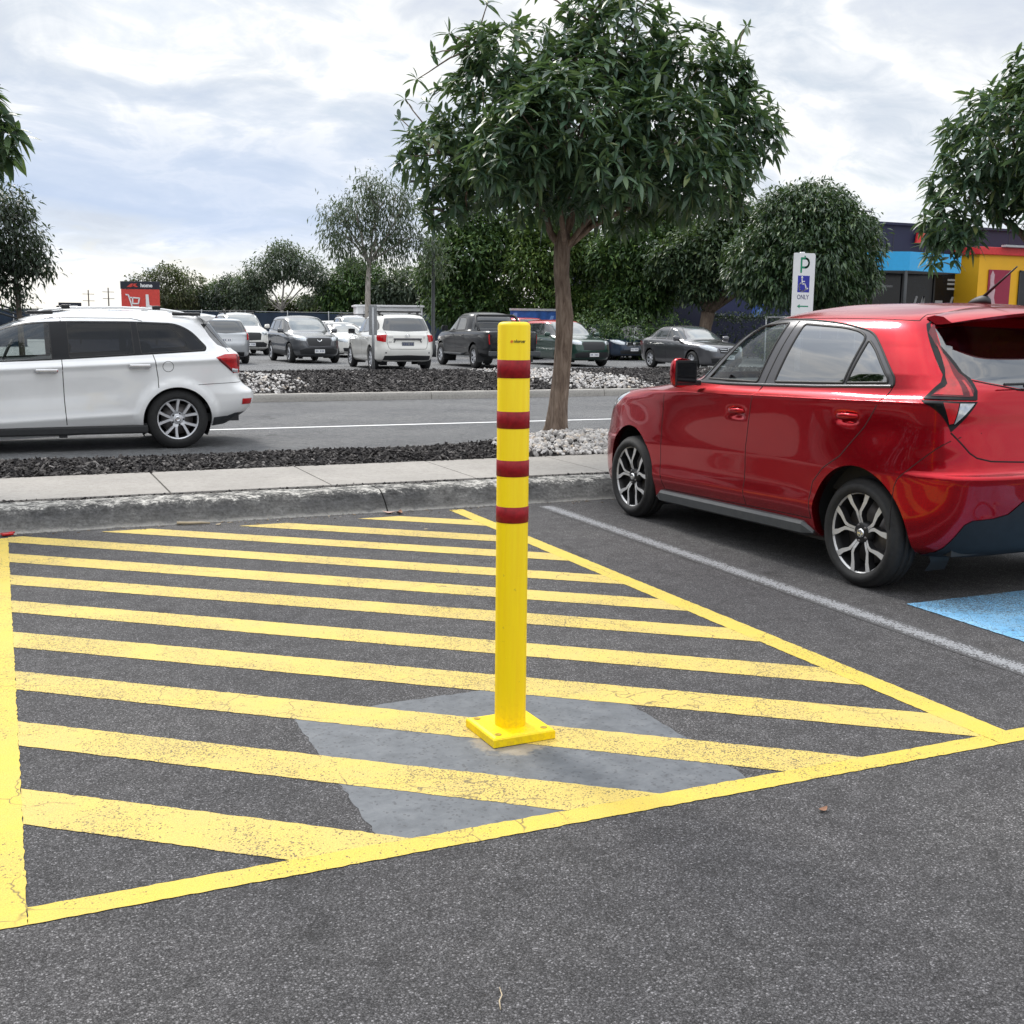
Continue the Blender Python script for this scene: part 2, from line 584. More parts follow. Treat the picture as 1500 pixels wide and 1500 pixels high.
def set_sky():
    t = NT('World', world=True)
    SC.world = t.id
    d = t.coords('Generated')
    s = t.n('ShaderNodeSeparateXYZ', Vector=d)
    z = t.math('MAXIMUM', s.outputs[2], 0.0)
    k = t.math('DIVIDE', 1.0, t.math('ADD', z, .38))
    pl = t.n('ShaderNodeCombineXYZ', X=t.math('MULTIPLY', s.outputs[0], k), Y=t.math('MULTIPLY', s.outputs[1], k), Z=0.0)
    mp = t.n('ShaderNodeMapping', Vector=pl)
    mp.inputs['Location'].default_value = (3.1, 1.7, 0)
    mp.inputs['Rotation'].default_value = (0, 0, .35)
    mp.inputs['Scale'].default_value = (1.0, 1.35, 1)
    n1 = t.noise(mp, 1.9, 10, .56, .55)
    n2 = t.noise(mp, 6.5, 8, .6, .8)
    n3 = t.noise(mp, .9, 3, .5, .2)
    m = t.math('ADD', t.math('MULTIPLY', n1, .62), t.math('ADD', t.math('MULTIPLY', n2, .23), t.math('MULTIPLY', n3, .15)))
    # bright edges where the sheet thins, grey-blue bellies where it is thick
    cloud = t.ramp(m, [(.36, (.57, .63, .73)), (.43, (.70, .75, .82)), (.475, (.85, .88, .92)), (.505, (1.05, 1.04, 1.02)), (.535, (.90, .92, .94)), (.575, (.74, .78, .84)), (.64, (.62, .67, .77))])
    sky = t.n('ShaderNodeTexSky', {'sky_type': 'NISHITA', 'sun_disc': False, 'sun_elevation': SUN_EL, 'sun_rotation': SUN_AZ, 'air_density': 1.2, 'dust_density': 1.5})
    skys = t.n('ShaderNodeVectorMath', {'operation': 'SCALE'}, Vector=sky, Scale=.10)
    gap = t.ramp(n2, [(.30, .26), (.44, .05), (.6, .02)])
    c = t.mix(gap, cloud, skys.outputs[0])
    # warm pale light low over the horizon, slate band a little above it
    el = s.outputs[2]
    low = t.ramp(t.math('ADD', el, t.math('MULTIPLY', t.math('SUBTRACT', n2, .5), .05)), [(.0, 1.0), (.03, .75), (.055, 0.0)])
    c = t.mix(t.math('MULTIPLY', low, .7), c, (.98, .93, .82, 1))
    band = t.ramp(t.math('ADD', el, t.math('MULTIPLY', t.math('SUBTRACT', n1, .5), .16)), [(.045, 0.0), (.075, 1.0), (.13, .8), (.19, 0.0)])
    side = t.ramp(s.outputs[0], [(.20, 1.0), (.55, .15)])
    c = t.mix(t.math('MULTIPLY', t.math('MULTIPLY', band, side), .8), c, (.47, .58, .78, 1))
    # the overcast is brighter overhead than at the horizon
    gain = t.ramp(el, [(0.0, .47), (.15, .425), (.40, .425), (.62, .70), (1.0, 1.0)])
    c = t.mix(1.0, c, gain, 'MULTIPLY')
    bg = t.n('ShaderNodeBackground', Color=c, Strength=2.4)
    o = t.n('ShaderNodeOutputWorld')
    t.t.links.new(bg.outputs[0], o.inputs[0])


set_sky()


def set_sun():
    L = bpy.data.lights.new('sun', 'SUN')
    L.energy = 2.2
    L.angle = math.radians(14)
    L.color = (1.0, .955, .89)
    o = bpy.data.objects.new('sun', L)
    COL.objects.link(o)
    v = Vector((math.cos(SUN_EL) * math.sin(SUN_AZ), math.cos(SUN_EL) * math.cos(SUN_AZ), math.sin(SUN_EL)))
    o.rotation_euler = (-v).to_track_quat('-Z', 'Y').to_euler()
    o.location = v * 60


set_sun()
SC.view_settings.view_transform = 'Standard'
SC.view_settings.look = 'None'
SC.view_settings.exposure = 0.12
SC.view_settings.gamma = 1.0
SC.view_settings.use_curve_mapping = False
SC.cycles.max_bounces = 8
SC.cycles.transparent_max_bounces = 24
SC.cycles.caustics_reflective = False
SC.cycles.caustics_refractive = False
# ------------------------------------------------------------------ the setting
def sheet(name, poly, z, mat, parent=None, kind='structure'):
    me = bpy.data.meshes.new(name)
    me.from_pydata([(x, y, z) for x, y in poly], [], [tuple(range(len(poly)))])
    me.update()
    if me.polygons[0].normal.z < 0:
        me.flip_normals()
    o = link(name, me, mat, parent)
    if parent is None:
        tag(o, kind=kind)
    return o


def rect(x0, y0, x1, y1):
    return [(x0, y0), (x1, y0), (x1, y1), (x0, y1)]


KY = 8.25            # foot of the kerb
ZF = .15             # footpath level
ZR = -.10            # road level
BED0, BED1 = 10.10, 11.25
FK = 22.05           # foot of the far kerb

sheet('ground', rect(-900, -900, 900, 1500), -.16, M['lot'])
sheet('car_park', rect(-60, -30, 60, KY + .1), 0.0, M['asphalt'])
sheet('road', rect(-300, BED1 + .1, 300, FK + .05), ZR, M['road'])
sheet('far_car_park', rect(-300, 29.6, 300, 83), 0.0, M['lot'])


def kerb_run(name, y0, x0, x1, prof, mat, joint=None):
    """kerb extruded along X from its (y, z) profile; open dirty joints every few metres"""
    n = len(prof)
    mb = MB()
    xs = [x0]
    x = x0
    while x < x1:
        x = min(x1, x + (joint or 1e9))
        xs.append(x)
    g = .006
    for a, b in zip(xs[:-1], xs[1:]):
        if joint:
            a, b = a + g, b - g
        m = max(1, int((b - a) / .12)) if abs(a) < 14 else 4
        vs = []
        for i in range(m + 1):
            xx = a + (b - a) * i / m
            for (y, z) in prof:
                w = .004 * math.sin(xx * 7.3 + y * 31) + .003 * math.sin(xx * 19.1 + z * 60)
                vs.append((xx, y0 + y + (w if z > .02 else 0), z + (w * .6 if z > .02 else 0)))
        fs = []
        for i in range(m):
            for k in range(n - 1):
                fs.append((i * n + k, (i + 1) * n + k, (i + 1) * n + k + 1, i * n + k + 1))
        fs += [tuple(reversed(range(n))), tuple(m * n + k for k in range(n))]
        mb.add(vs, fs, 0, False)
    return tag(mb.build(name, [mat]), kind='structure')


prof = [(0.0, -.05), (0.005, .004), (.03, .035), (.075, .075), (.13, .112), (.155, .130), (.185, .144), (.22, .150), (.30, .151), (.44, .152), (.46, .145), (.47, -.05)]
kerb_run('kerb', KY, -30.3, 40, prof, M['kerb'], 1.22 * 3)
prof2 = [(0.0, -.12), (.01, -.02), (.02, .02), (.035, .045), (.06, .052), (.17, .052), (.18, -.12)]
kerb_run('far_kerb', FK, -60, 90, prof2, M['kerb_far'], 4.0)
prof3 = [(0.0, -.12), (.0, .13), (.15, .13), (.16, -.12)]
kerb_run('road_kerb', BED1, -40, 60, prof3, M['kerb_far'], 4.0)


def footpath():
    mb = MB()
    step = 1.24
    x = 1.12 - step * 26
    while x < 45:
        mb.box((x + step / 2, (8.83 + BED0) / 2, ZF - .06), (step - .012, BED0 - 8.83, .12), bev=.006)
        x += step
    tag(mb.build('footpath', [M['footpath']]), kind='structure')


footpath()
sheet('kerb_gap', rect(-40, 8.70, 60, 8.85), .128, M['soil'])
sheet('path_bed', rect(-40, 8.84, 60, BED0 + .02), .118, M['soil'])


# ---- garden beds -------------------------------------------------------------
def near_h(x, y):
    """height of the bed between path and road"""
    u = (y - BED0) / (BED1 - BED0)
    m = np.clip(u * (1 - u) * 4, 0, 1)
    mound = .10 * np.exp(-(((x - 5.6) / 1.1) ** 2 + ((y - 10.85) / .55) ** 2))
    return .135 + .035 * m + .018 * np.sin(x * 2.3 + y * 3) * m + mound


def far_h(x, y):
    u = np.clip((y - (FK + .18)) / (29.6 - FK - .18), 0, 1)
    return .03 + .20 * np.clip(np.minimum(u * 3.0, (1 - u) * 4.0), 0, 1) ** .8 + .03 * np.sin(x * 1.1) * np.sin(y * 1.7)


def bed(name, x0, x1, y0, y1, hf, dx, dy):
    xs = np.arange(x0, x1 + dx, dx)
    ys = np.linspace(y0, y1, max(3, int((y1 - y0) / dy)))
    X, Y = np.meshgrid(xs, ys, indexing='ij')
    Z = hf(X, Y)
    V = np.stack([X, Y, Z], -1).reshape(-1, 3)
    n = len(ys)
    i = np.arange(len(xs) - 1)[:, None] * n + np.arange(n - 1)[None, :]
    F = np.stack([i, i + n, i + n + 1, i + 1], -1).reshape(-1, 4)
    return tag(link(name, np_mesh(name, V, F, True), M['soil']), kind='structure')


bed('garden_bed', -12, 30, BED0, BED1, near_h, .12, .09)
bed('far_garden_bed', -40, 80, FK + .17, 29.65, far_h, .5, .3)


def scatter(name, base_v, base_f, P, S, mat, flat=.5, label=None):
    """loose pieces: a small base shape, randomly turned and stretched, at each point of P"""
    n = len(P)
    bv = np.array(base_v, float)
    a = RNG.uniform(0, 2 * PI, (n, 3))
    a[:, 1:] = RNG.normal(0, flat, (n, 2))
    sc = S[:, None] * RNG.uniform(.6, 1.4, (n, 3))
    V = bv[None] * sc[:, None, :]
    jit = RNG.uniform(.8, 1.2, V.shape)
    V = V * jit
    ca, sa = np.cos(a), np.sin(a)

    def rot(V, i, j, c, s):
        W = V.copy()
        W[..., i] = V[..., i] * c[:, None] - V[..., j] * s[:, None]
        W[..., j] = V[..., i] * s[:, None] + V[..., j] * c[:, None]
        return W
    V = rot(V, 1, 2, ca[:, 1], sa[:, 1])
    V = rot(V, 0, 2, ca[:, 2], sa[:, 2])
    V = rot(V, 0, 1, ca[:, 0], sa[:, 0])
    V += P[:, None, :]
    F = np.array(base_f)[None] + (np.arange(n) * len(bv))[:, None, None]
    o = link(name, np_mesh(name, V.reshape(-1, 3), F.reshape(-1, F.shape[-1])), mat)
    tag(o, label, kind='stuff')
    return o


CHIP_V = [(-1, -.45, -.16), (1, -.3, -.16), (.9, .4, -.12), (-.8, .5, -.16), (-.8, -.35, .16), (.85, -.25, .2), (.7, .3, .14), (-.9, .35, .2)]
CHIP_F = [(0, 3, 2, 1), (4, 5, 6, 7), (0, 1, 5, 4), (1, 2, 6, 5), (2, 3, 7, 6), (3, 0, 4, 7)]
bm_ = bmesh.new()
bmesh.ops.create_icosphere(bm_, subdivisions=1, radius=1)
ICO_V = [tuple(v.co) for v in bm_.verts]
ICO_F = [tuple(v.index for v in f.verts) for f in bm_.faces]
bm_.free()


def pebble_near(x, y):
    """share of white pebble: a drift round the tree"""
    d = ((x - 5.75) / 1.05) ** 2 + ((y - 10.6) / .8) ** 2
    return np.clip(1.6 - d * 1.15, 0, 1)


def pebble_far(x, y):
    a = .7 * np.clip(1.4 - (((x - 4.4) / 1.35) ** 2 + ((y - 24.6) / 3.0) ** 2) * 1.1, 0, 1)
    b = .85 * np.clip(1.5 - (((x - 12.2 + (y - 25) * .10) / 1.35) ** 2 + ((y - 24.4) / 3.6) ** 2) * 1.1, 0, 1)
    return np.maximum(a, b)


def spread(n, x0, x1, y0, y1, dens, hf, dz):
    x = RNG.uniform(x0, x1, n)
    y = RNG.uniform(y0, y1, n)
    k = RNG.uniform(0, 1, n) < dens(x, y)
    x, y = x[k], y[k]
    return np.stack([x, y, hf(x, y) + dz + RNG.uniform(0, .016, len(x))], -1)


def beds_fill():
    P = spread(17000, -3.5, 8.5, BED0 - .015, BED1, lambda x, y: 1 - .5 * pebble_near(x, y), near_h, .004)
    scatter('mulch', CHIP_V, CHIP_F, P, RNG.uniform(.012, .034, len(P)), M['mulch'], .5, 'dark bark mulch filling the bed beside the footpath')
    P = spread(3000, 4.3, 7.4, BED0 - .02, BED1, pebble_near, near_h, .012)
    scatter('pebbles', ICO_V, ICO_F, P, RNG.uniform(.016, .034, len(P)), M['pebble'], .4, 'white pebbles round the foot of the tree')
    P = spread(44000, -2, 27, FK + .19, 29.6, lambda x, y: 1 - .35 * pebble_far(x, y), far_h, .01)
    scatter('far_mulch', CHIP_V, CHIP_F, P, RNG.uniform(.022, .055, len(P)), M['mulch'], .5, 'dark bark mulch in the bed across the road')
    P = spread(16000, 1, 18, FK + .19, 29.6, pebble_far, far_h, .02)
    scatter('far_pebbles', ICO_V, ICO_F, P, RNG.uniform(.018, .042, len(P)), M['pebble'], .4, 'drifts of white pebbles in the bed across the road')
    # bits of bark caught between kerb and path
    n = 900
    P = np.stack([RNG.uniform(-2, 6, n), RNG.uniform(8.71, 8.85, n), RNG.uniform(.130, .148, n)], -1)
    scatter('gap_mulch', CHIP_V, CHIP_F, P, RNG.uniform(.006, .018, n), M['mulch'], .4, 'bits of bark caught between kerb and footpath')


beds_fill()


def kerb_litter():
    n = 260
    x = RNG.uniform(-.6, 6.5, n)
    y = KY - np.abs(RNG.normal(0, .07, n)) - .005
    P = np.stack([x, y, np.full(n, .004)], -1)
    grit = island_tone('kerb_grit', [(0, (.05, .04, .03)), (.5, (.14, .10, .07)), (.85, (.30, .23, .15)), (1, (.5, .45, .36))], .9)
    scatter('litter', CHIP_V, CHIP_F, P, RNG.uniform(.003, .010, n), grit, .15, 'grit and leaf crumbs along the foot of the kerb')


kerb_litter()


# ---- painted markings ---------------------------------------------------------
def clip_poly(poly, x0, y0, x1, y1):
    def cut(pts, f, g):
        out = []
        for a, b in zip(pts, pts[1:] + pts[:1]):
            fa, fb = f(a), f(b)
            if fa >= 0:
                out.append(a)
            if fa * fb < 0:
                t = fa / (fa - fb)
                out.append((a[0] + (b[0] - a[0]) * t, a[1] + (b[1] - a[1]) * t))
        return out
    for f in (lambda p: p[0] - x0, lambda p: x1 - p[0], lambda p: p[1] - y0, lambda p: y1 - p[1]):
        poly = cut(poly, f, None)
        if len(poly) < 3:
            return []
    return poly


def ragged(poly, step=.022, amp=.0028):
    """hand-sprayed edge: the outline wanders a few millimetres"""
    out = []
    for (x0, y0), (x1, y1) in zip(poly, poly[1:] + poly[:1]):
        L = math.hypot(x1 - x0, y1 - y0)
        n = max(1, int(L / step))
        for i in range(n):
            t = i / n
            k = amp if i else 0
            out.append((x0 + (x1 - x0) * t + random.uniform(-k, k), y0 + (y1 - y0) * t + random.uniform(-k, k)))
    return out


def flat(mb, poly, z, mi=0):
    mb.add([(x, y, z) for x, y in poly], [tuple(range(len(poly)))], mi)


def markings():
    mb = MB()
    XL, XR, Y0, Y1 = -.014, 3.112, 2.866, 8.15
    for k in range(0, 11):
        c = 3.645 + .652 * k
        w = .262 + (.012 if k % 3 == 0 else -.004)
        sl = .80 + .004 * ((k * 7) % 5 - 2)
        q = [(XL, c - sl * XL), (XL, c - w - sl * XL), (XR, c - w - sl * XR), (XR, c - sl * XR)]
        q = clip_poly(q, XL, Y0, XR, Y1 - (.1 if k > 8 else 0))
        if q:
            flat(mb, ragged(q), .0022)
    o = mb.build('hatch_marking', [M['yellow_paint']])
    tag(o, 'yellow diagonal stripes of the no parking area', kind='structure')
    mb = MB()
    flat(mb, ragged(rect(-.135, 2.778, -.014, 8.12)), .0026)
    flat(mb, ragged(rect(-.014, 2.778, 3.112, 2.866)), .0026)
    flat(mb, ragged([(3.112, 2.70 + .078), (6.6, 2.79), (6.6, 2.88), (3.23, 2.872), (3.225, 8.18), (3.112, 8.18)]), .0026)
    o = mb.build('hatch_border', [M['yellow_line']])
    tag(o, 'yellow border lines of the no parking area', kind='structure')
    sheet('bay_line', rect(3.82, -2, 3.99, 8.1), .002, M['worn_white'])
    sheet('road_line', rect(-80, 16.5, 120, 16.62), ZR + .004, M['road_white'])
    sheet('road_dash', rect(-4.5, 13.55, -.75, 13.65), ZR + .004, M['road_white'])
    sheet('blue_bay_panel', ragged([(4.262, 4.49), (5.95, 4.49), (5.95, 2.75), (4.235, 2.75)]), .004, M['blue_paint'])
    # white wheelchair symbol in the blue panel, its head nearest the kerb
    mb = MB()
    cx, cy = 5.0, 3.5
    ring = [(cx - .03 + .30 * math.cos(a), cy - .12 + .30 * math.sin(a)) for a in np.linspace(math.radians(105), math.radians(395), 26)]
    mb.stroke(ring, .07, 0, .001)
    mb.stroke([(cx - .1, cy + .42), (cx - .08, cy + .06), (cx + .22, cy + .06), (cx + .38, cy - .32), (cx + .5, cy - .28)], .08, 0, .001)
    mb.stroke([(cx - .09, cy + .22), (cx + .18, cy + .22)], .06, 0, .001)
    mb.lathe([(0, .001), (.085, .001), (.085, 0)], 20, M=Matrix.Translation((cx - .1, cy + .58, 0)))
    me = mb.mesh()
    me.transform(Matrix.Translation((0, 0, .0085)))
    tag(link('blue_bay_symbol', me, M['white_paint']), kind='structure')
    # grey repair patch round the bollard: under the paint
    P = [(.905, 3.965), (1.29, 4.00), (1.66, 4.01), (1.99, 3.81), (2.12, 3.64), (2.125, 3.28), (2.11, 2.84), (.894, 2.84)]
    sheet('repair_patch', ragged(P, .03, .006), .0011, M['patch'])


markings()


# ---- bollard --------------------------------------------------------------------
def bollard():
    t = thing('bollard', 'tall yellow bollard with four dark red bands on a square base plate', 'bollard', (1.573, 3.53, .004))
    r, hgt = .0545, 1.428
    mb = MB()
    mb.lathe([(r, .032), (r, hgt - .012), (r - .0035, hgt - .004), (r - .012, hgt), (r - .02, hgt + .001), (0, hgt + .001)], 56)
    post = mb.build('post', [M['bollard']], t)
    # base plate: chamfered square, turned a little
    A = Matrix.Rotation(math.radians(2), 4, 'Z')
    s = .118
    mb = MB()

    def ring(h, d):
        return [A @ Vector((x * (s - d), y * (s - d), h)) for x, y in ((-1, -1), (1, -1), (1, 1), (-1, 1))]
    lv = [ring(0, 0), ring(.026, 0), ring(.031, .004), ring(.033, .012), ring(.034, .014)]
    vs = [p for q in lv for p in q]
    fs = [(i * 4 + k, i * 4 + (k + 1) % 4, (i + 1) * 4 + (k + 1) % 4, (i + 1) * 4 + k) for i in range(4) for k in range(4)] + [(16, 17, 18, 19)]
    mb.add(vs, fs)
    base = mb.build('base_plate', [M['bollard']], t)
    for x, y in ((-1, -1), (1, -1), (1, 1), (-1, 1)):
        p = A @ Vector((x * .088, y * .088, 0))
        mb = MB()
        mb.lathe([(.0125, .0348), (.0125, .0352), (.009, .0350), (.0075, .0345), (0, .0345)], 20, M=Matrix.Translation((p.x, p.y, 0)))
        mb.build('bolt_hole', [M['hole']], base)
    for z0, z1 in ((1.244, 1.304), (1.076, 1.133), (.914, .969), (.756, .811)):
        mb = MB()
        mb.lathe([(r + .0002, z0), (r + .0012, z0 + .0005), (r + .0012, z1 - .0005), (r + .0002, z1)], 56)
        mb.build('red_band', [M['band']], t)
    # maker's lettering wrapped round the post, facing the photographer
    def wrap(me, ang):
        for v in me.vertices:
            a = ang + v.co.x / r
            rr = r + .0006 + v.co.z
            v.co = Vector((rr * math.cos(a), rr * math.sin(a), v.co.y + 1.361))
        return me
    a0 = math.atan2(-3.53, -1.573)
    m1 = text_mesh('e', .0165, .0008, 'LEFT', .0006)
    m2 = text_mesh('nforcer', .0150, .0008, 'LEFT', .0002)
    for v in m1.vertices:
        v.co.x = v.co.x * 1.15 - .0195 + v.co.y * .25
    for v in m2.vertices:
        v.co.x = v.co.x * .92 - .0075
    link('lettering', wrap(m1, a0 + .12), M['ink_orange'], t)
    link('lettering', wrap(m2, a0 + .12), M['ink_black'], t)
    t.rotation_euler = (0, 0, 0)


bollard()


# ---- litter -----------------------------------------------------------------------
def litter():
    def leaf(x, y, L, rz, col, label, curl=.25, z=.004):
        mb = MB()
        n = 7
        vs = []
        for i in range(n + 1):
            u = i / n
            w = .24 * L * math.sin(PI * min(1, u * 1.02)) ** .8
            h = curl * L * (abs(u - .5) ** 2) * 1.4
            vs += [((u - .5) * L, -w, h + .3 * w), ((u - .5) * L, 0, h), ((u - .5) * L, w, h + .35 * w)]
        fs = []
        for i in range(n):
            for k in range(2):
                fs.append((i * 3 + k, (i + 1) * 3 + k, (i + 1) * 3 + k + 1, i * 3 + k + 1))
        mb.add(vs, fs, 0, True)
        o = mb.build('fallen_leaf', [col])
        o.location = (x, y, z)
        o.rotation_euler = (0, 0, rz)
        tag(o, label, 'leaf', 'fallen leaves')
    brown = plain('dry_brown_leaf', (.24, .12, .07), .8, var=.4)
    tan = plain('dry_tan_leaf', (.52, .42, .27), .8, var=.3)
    pink = plain('dry_pinkish_leaf', (.50, .34, .28), .8, var=.3)
    leaf(2.17, 2.57, .042, .3, brown, 'small curled brown leaf lying alone on the open asphalt', .6)
    leaf(2.63, 8.19, .11, 2.6, pink, 'pinkish dry leaf against the kerb behind the stripes', .5)
    leaf(2.70, 8.16, .10, 1.0, brown, 'brown curled leaf beside the pinkish one at the kerb', .7)
    leaf(1.35, 8.14, .05, .6, tan, 'small pale leaf by the kerb near the twig', .3)
    leaf(2.66, 7.45, .035, .2, tan, 'tiny pale leaf lying between two far yellow stripes', .2)
    stick = plain('bleached_twig', (.38, .31, .21), .85, var=.3)

    def twig(pts, r, label):
        mb = MB()
        mb.tube(pts, [r, r * 1.05, r * .9, r * .6][:len(pts)], 8)
        tag(mb.build('twig', [stick]), label, 'twig')
    twig([(1.08, 8.24, .016), (1.16, 8.22, .013), (1.24, 8.20, .014), (1.30, 8.18, .013)], .010, 'short pale twig lying by the kerb past the stripes')
    # (.0) the thin one in the foreground
    twig([(.885, 2.02, .005), (.893, 2.045, .008), (.908, 2.065, .006), (.915, 2.095, .005)], .0015, 'thin curved pale twig on the asphalt nearest the camera')
    mb = MB()
    mb.box((0, 0, .012), (.075, .05, .016), .3, bev=.006)
    mb.box((.03, .01, .018), (.03, .03, .012), .9, bev=.004)
    o = mb.build('plastic_scrap', [M['lens_red']])
    o.location = (-.02, 8.20, .004)
    tag(o, 'broken bit of red plastic at the foot of the kerb', 'scrap')


litter()
# ------------------------------------------------------------------ vehicles
def pchip_slopes(x, y):
    h = np.diff(x)
    d = np.diff(y) / h
    m = np.zeros_like(y)
    for i in range(1, len(x) - 1):
        if d[i - 1] * d[i] > 0:
            w1, w2 = 2 * h[i] + h[i - 1], h[i] + 2 * h[i - 1]
            m[i] = (w1 + w2) / (w1 / d[i - 1] + w2 / d[i])
    m[0], m[-1] = d[0], d[-1]
    return m


class Curve:
    def __init__(s, x, y):
        s.x, s.y = np.array(x, float), np.array(y, float)
        s.m = pchip_slopes(s.x, s.y)

    def __call__(s, t):
        t = np.clip(t, s.x[0], s.x[-1])
        i = np.clip(np.searchsorted(s.x, t, side='right') - 1, 0, len(s.x) - 2)
        h = s.x[i + 1] - s.x[i]
        u = (t - s.x[i]) / h
        return (s.y[i] * (1 + 2 * u) * (1 - u) ** 2 + s.m[i] * h * u * (1 - u) ** 2 + s.y[i + 1] * u * u * (3 - 2 * u) + s.m[i + 1] * h * u * u * (u - 1))


class Shell:
    """A vehicle's skin as a stack of plan outlines, one per height.
    rows: (z, front x, rear x, half width, front roundness, rear roundness). The nose is at x = 0, the left side at y < 0."""

    def __init__(s, rows, xc, flares=(), rake=0.0, step=.06, sculpt=None):
        R = np.array(rows, float)
        v = np.arange(len(R), dtype=float)
        s.c = [Curve(v, R[:, k]) for k in range(6)]
        s.vmax = len(R) - 1.0
        s.xc = xc
        s.flares = flares
        s.rake = rake
        s.step = step
        s.sculpt = sculpt
        # arc length along the profile (s) and round the plan (q)
        vv = np.linspace(0, s.vmax, 60 * len(R))
        ds = 0
        for ps in (.02, PI / 2, PI - .02):
            P = s.P(np.full_like(vv, ps), vv)
            d = np.linalg.norm(np.diff(P, axis=0), axis=1)
            ds = np.maximum(ds, d)
        s.vv, s.ss = vv, np.concatenate([[0], np.cumsum(ds + 1e-6)])
        pp = np.linspace(0, PI, 1500)
        dq = 0
        for f in np.linspace(.05, .8, 8):
            P = s.P(pp, np.full_like(pp, s.vmax * f))
            dq = np.maximum(dq, np.linalg.norm(np.diff(P, axis=0), axis=1))
        s.pp, s.qq = pp, np.concatenate([[0], np.cumsum(dq + 1e-6)])
        s.Q, s.S = s.qq[-1], s.ss[-1]

    def env(s, z):
        return np.clip((1.32 - z) / .25, 0, 1)

    def P(s, psi, v):
        z, xf, xr, w, nf, nr = [c(v) for c in s.c]
        c, sn = np.cos(psi), np.abs(np.sin(psi))
        fr = c > 0
        n = np.where(fr, nf, nr)
        a = np.where(fr, s.xc - xf, xr - s.xc)
        r = (np.abs(c) ** n + sn ** n + 1e-12) ** (-1 / n)
        x = s.xc - a * r * c
        y = w * r * sn
        z = z + s.rake * (x - s.xc) * s.env(z)
        g = np.zeros_like(y)
        for (fx, fz, rx, rz, amp) in s.flares:
            g = g + amp * np.exp(-np.abs((x - fx) / rx) ** 3 - np.abs((z - fz) / rz) ** 3)
        if s.sculpt is not None:
            g = g + s.sculpt(x, z)
        y = y + g * np.clip(y / .5, 0, 1)
        return np.stack([x, -y, z], -1)

    def N(s, psi, v):
        e1, e2 = 2e-3, 4e-3
        p0, p1 = np.clip(psi - e1, 0, PI), np.clip(psi + e1, 0, PI)
        v0, v1 = np.clip(v - e2, 0, s.vmax), np.clip(v + e2, 0, s.vmax)
        vm = np.minimum(v, s.vmax - .02)
        a = s.P(p1, vm) - s.P(p0, vm)
        b = s.P(psi, v1) - s.P(psi, v0)
        n = np.cross(b, a)
        # on the centre line the skin is symmetric
        mid = (psi < 1e-4) | (psi > PI - 1e-4)
        n[mid, 1] = 0
        L = np.linalg.norm(n, axis=-1, keepdims=True)
        n = n / np.maximum(L, 1e-9)
        P = s.P(psi, v)
        ref = P - np.array([s.xc, 0, .7])
        flip = (n * ref).sum(-1) < 0
        n[flip] *= -1
        return n

    # --- from views to skin parameters
    def v_of_z(s, z):
        zz = s.c[0](s.vv)
        return np.interp(z, zz, s.vv)

    def side(s, x, z):
        z0 = z
        for _ in range(5):
            z0 = z - s.rake * (x - s.xc) * float(s.env(np.array(z0)))
        v = float(s.v_of_z(z0))
        cz = [float(c(np.array(v))) for c in s.c]
        fr = x < s.xc
        a = (s.xc - cz[1]) if fr else (cz[2] - s.xc)
        n = cz[4] if fr else cz[5]
        xi = min(abs(x - s.xc) / max(a, 1e-6), .99999)
        et = (1 - xi ** n) ** (1 / n)
        psi = math.atan2(et, xi if fr else -xi)
        return psi, v

    def end(s, y, z, front):
        z0 = z
        v = 0
        for _ in range(6):
            v = float(s.v_of_z(z0))
            cz = [float(c(np.array(v))) for c in s.c]
            n = cz[4] if front else cz[5]
            et = min(abs(y) / max(cz[3], 1e-6), .99999)
            xi = (1 - et ** n) ** (1 / n)
            x = s.xc - (s.xc - cz[1]) * xi if front else s.xc + (cz[2] - s.xc) * xi
            z0 = z - s.rake * (x - s.xc) * float(s.env(np.array(z0)))
        psi = math.atan2(et, xi if front else -xi)
        return psi, v

    def par(s, p):
        """('s', x, z) | ('f', y, z) | ('r', y, z) -> (q, s)"""
        if p[0] == 's':
            psi, v = s.side(p[1], p[2])
        else:
            psi, v = s.end(p[1], p[2], p[0] == 'f')
        return float(np.interp(psi, s.pp, s.qq)), float(np.interp(v, s.vv, s.ss))

    def line(s, pts, closed=False, step=None):
        step = step or s.step
        out = []
        seq = list(zip(pts, pts[1:] + pts[:1])) if closed else list(zip(pts[:-1], pts[1:]))
        for a, b in seq:
            if a[0] == b[0]:
                n = max(1, int(math.hypot(a[1] - b[1], a[2] - b[2]) / step + .5))
                for i in range(n):
                    t = i / n
                    out.append(s.par((a[0], a[1] + (b[1] - a[1]) * t, a[2] + (b[2] - a[2]) * t)))
            else:
                A, B = s.par(a), s.par(b)
                n = max(1, int(math.hypot(A[0] - B[0], A[1] - B[1]) / step + .5))
                out += [(A[0] + (B[0] - A[0]) * i / n, A[1] + (B[1] - A[1]) * i / n) for i in range(n)]
        if not closed:
            out.append(s.par(pts[-1]))
        return np.array(out)

    def at(s, qs, off=0.0):
        qs = np.asarray(qs, float)
        psi = np.interp(qs[:, 0], s.qq, s.pp)
        v = np.interp(qs[:, 1], s.ss, s.vv)
        P, N = s.P(psi, v), s.N(psi, v)
        return P + N * off, N


def inpoly(poly, x, y):
    c = np.zeros(len(x), bool)
    n = len(poly)
    for i in range(n):
        x0, y0 = poly[i]
        x1, y1 = poly[(i + 1) % n]
        if y0 == y1:
            continue
        k = ((y0 > y) != (y1 > y)) & (x < (x1 - x0) * (y - y0) / (y1 - y0) + x0)
        c ^= k
    return c


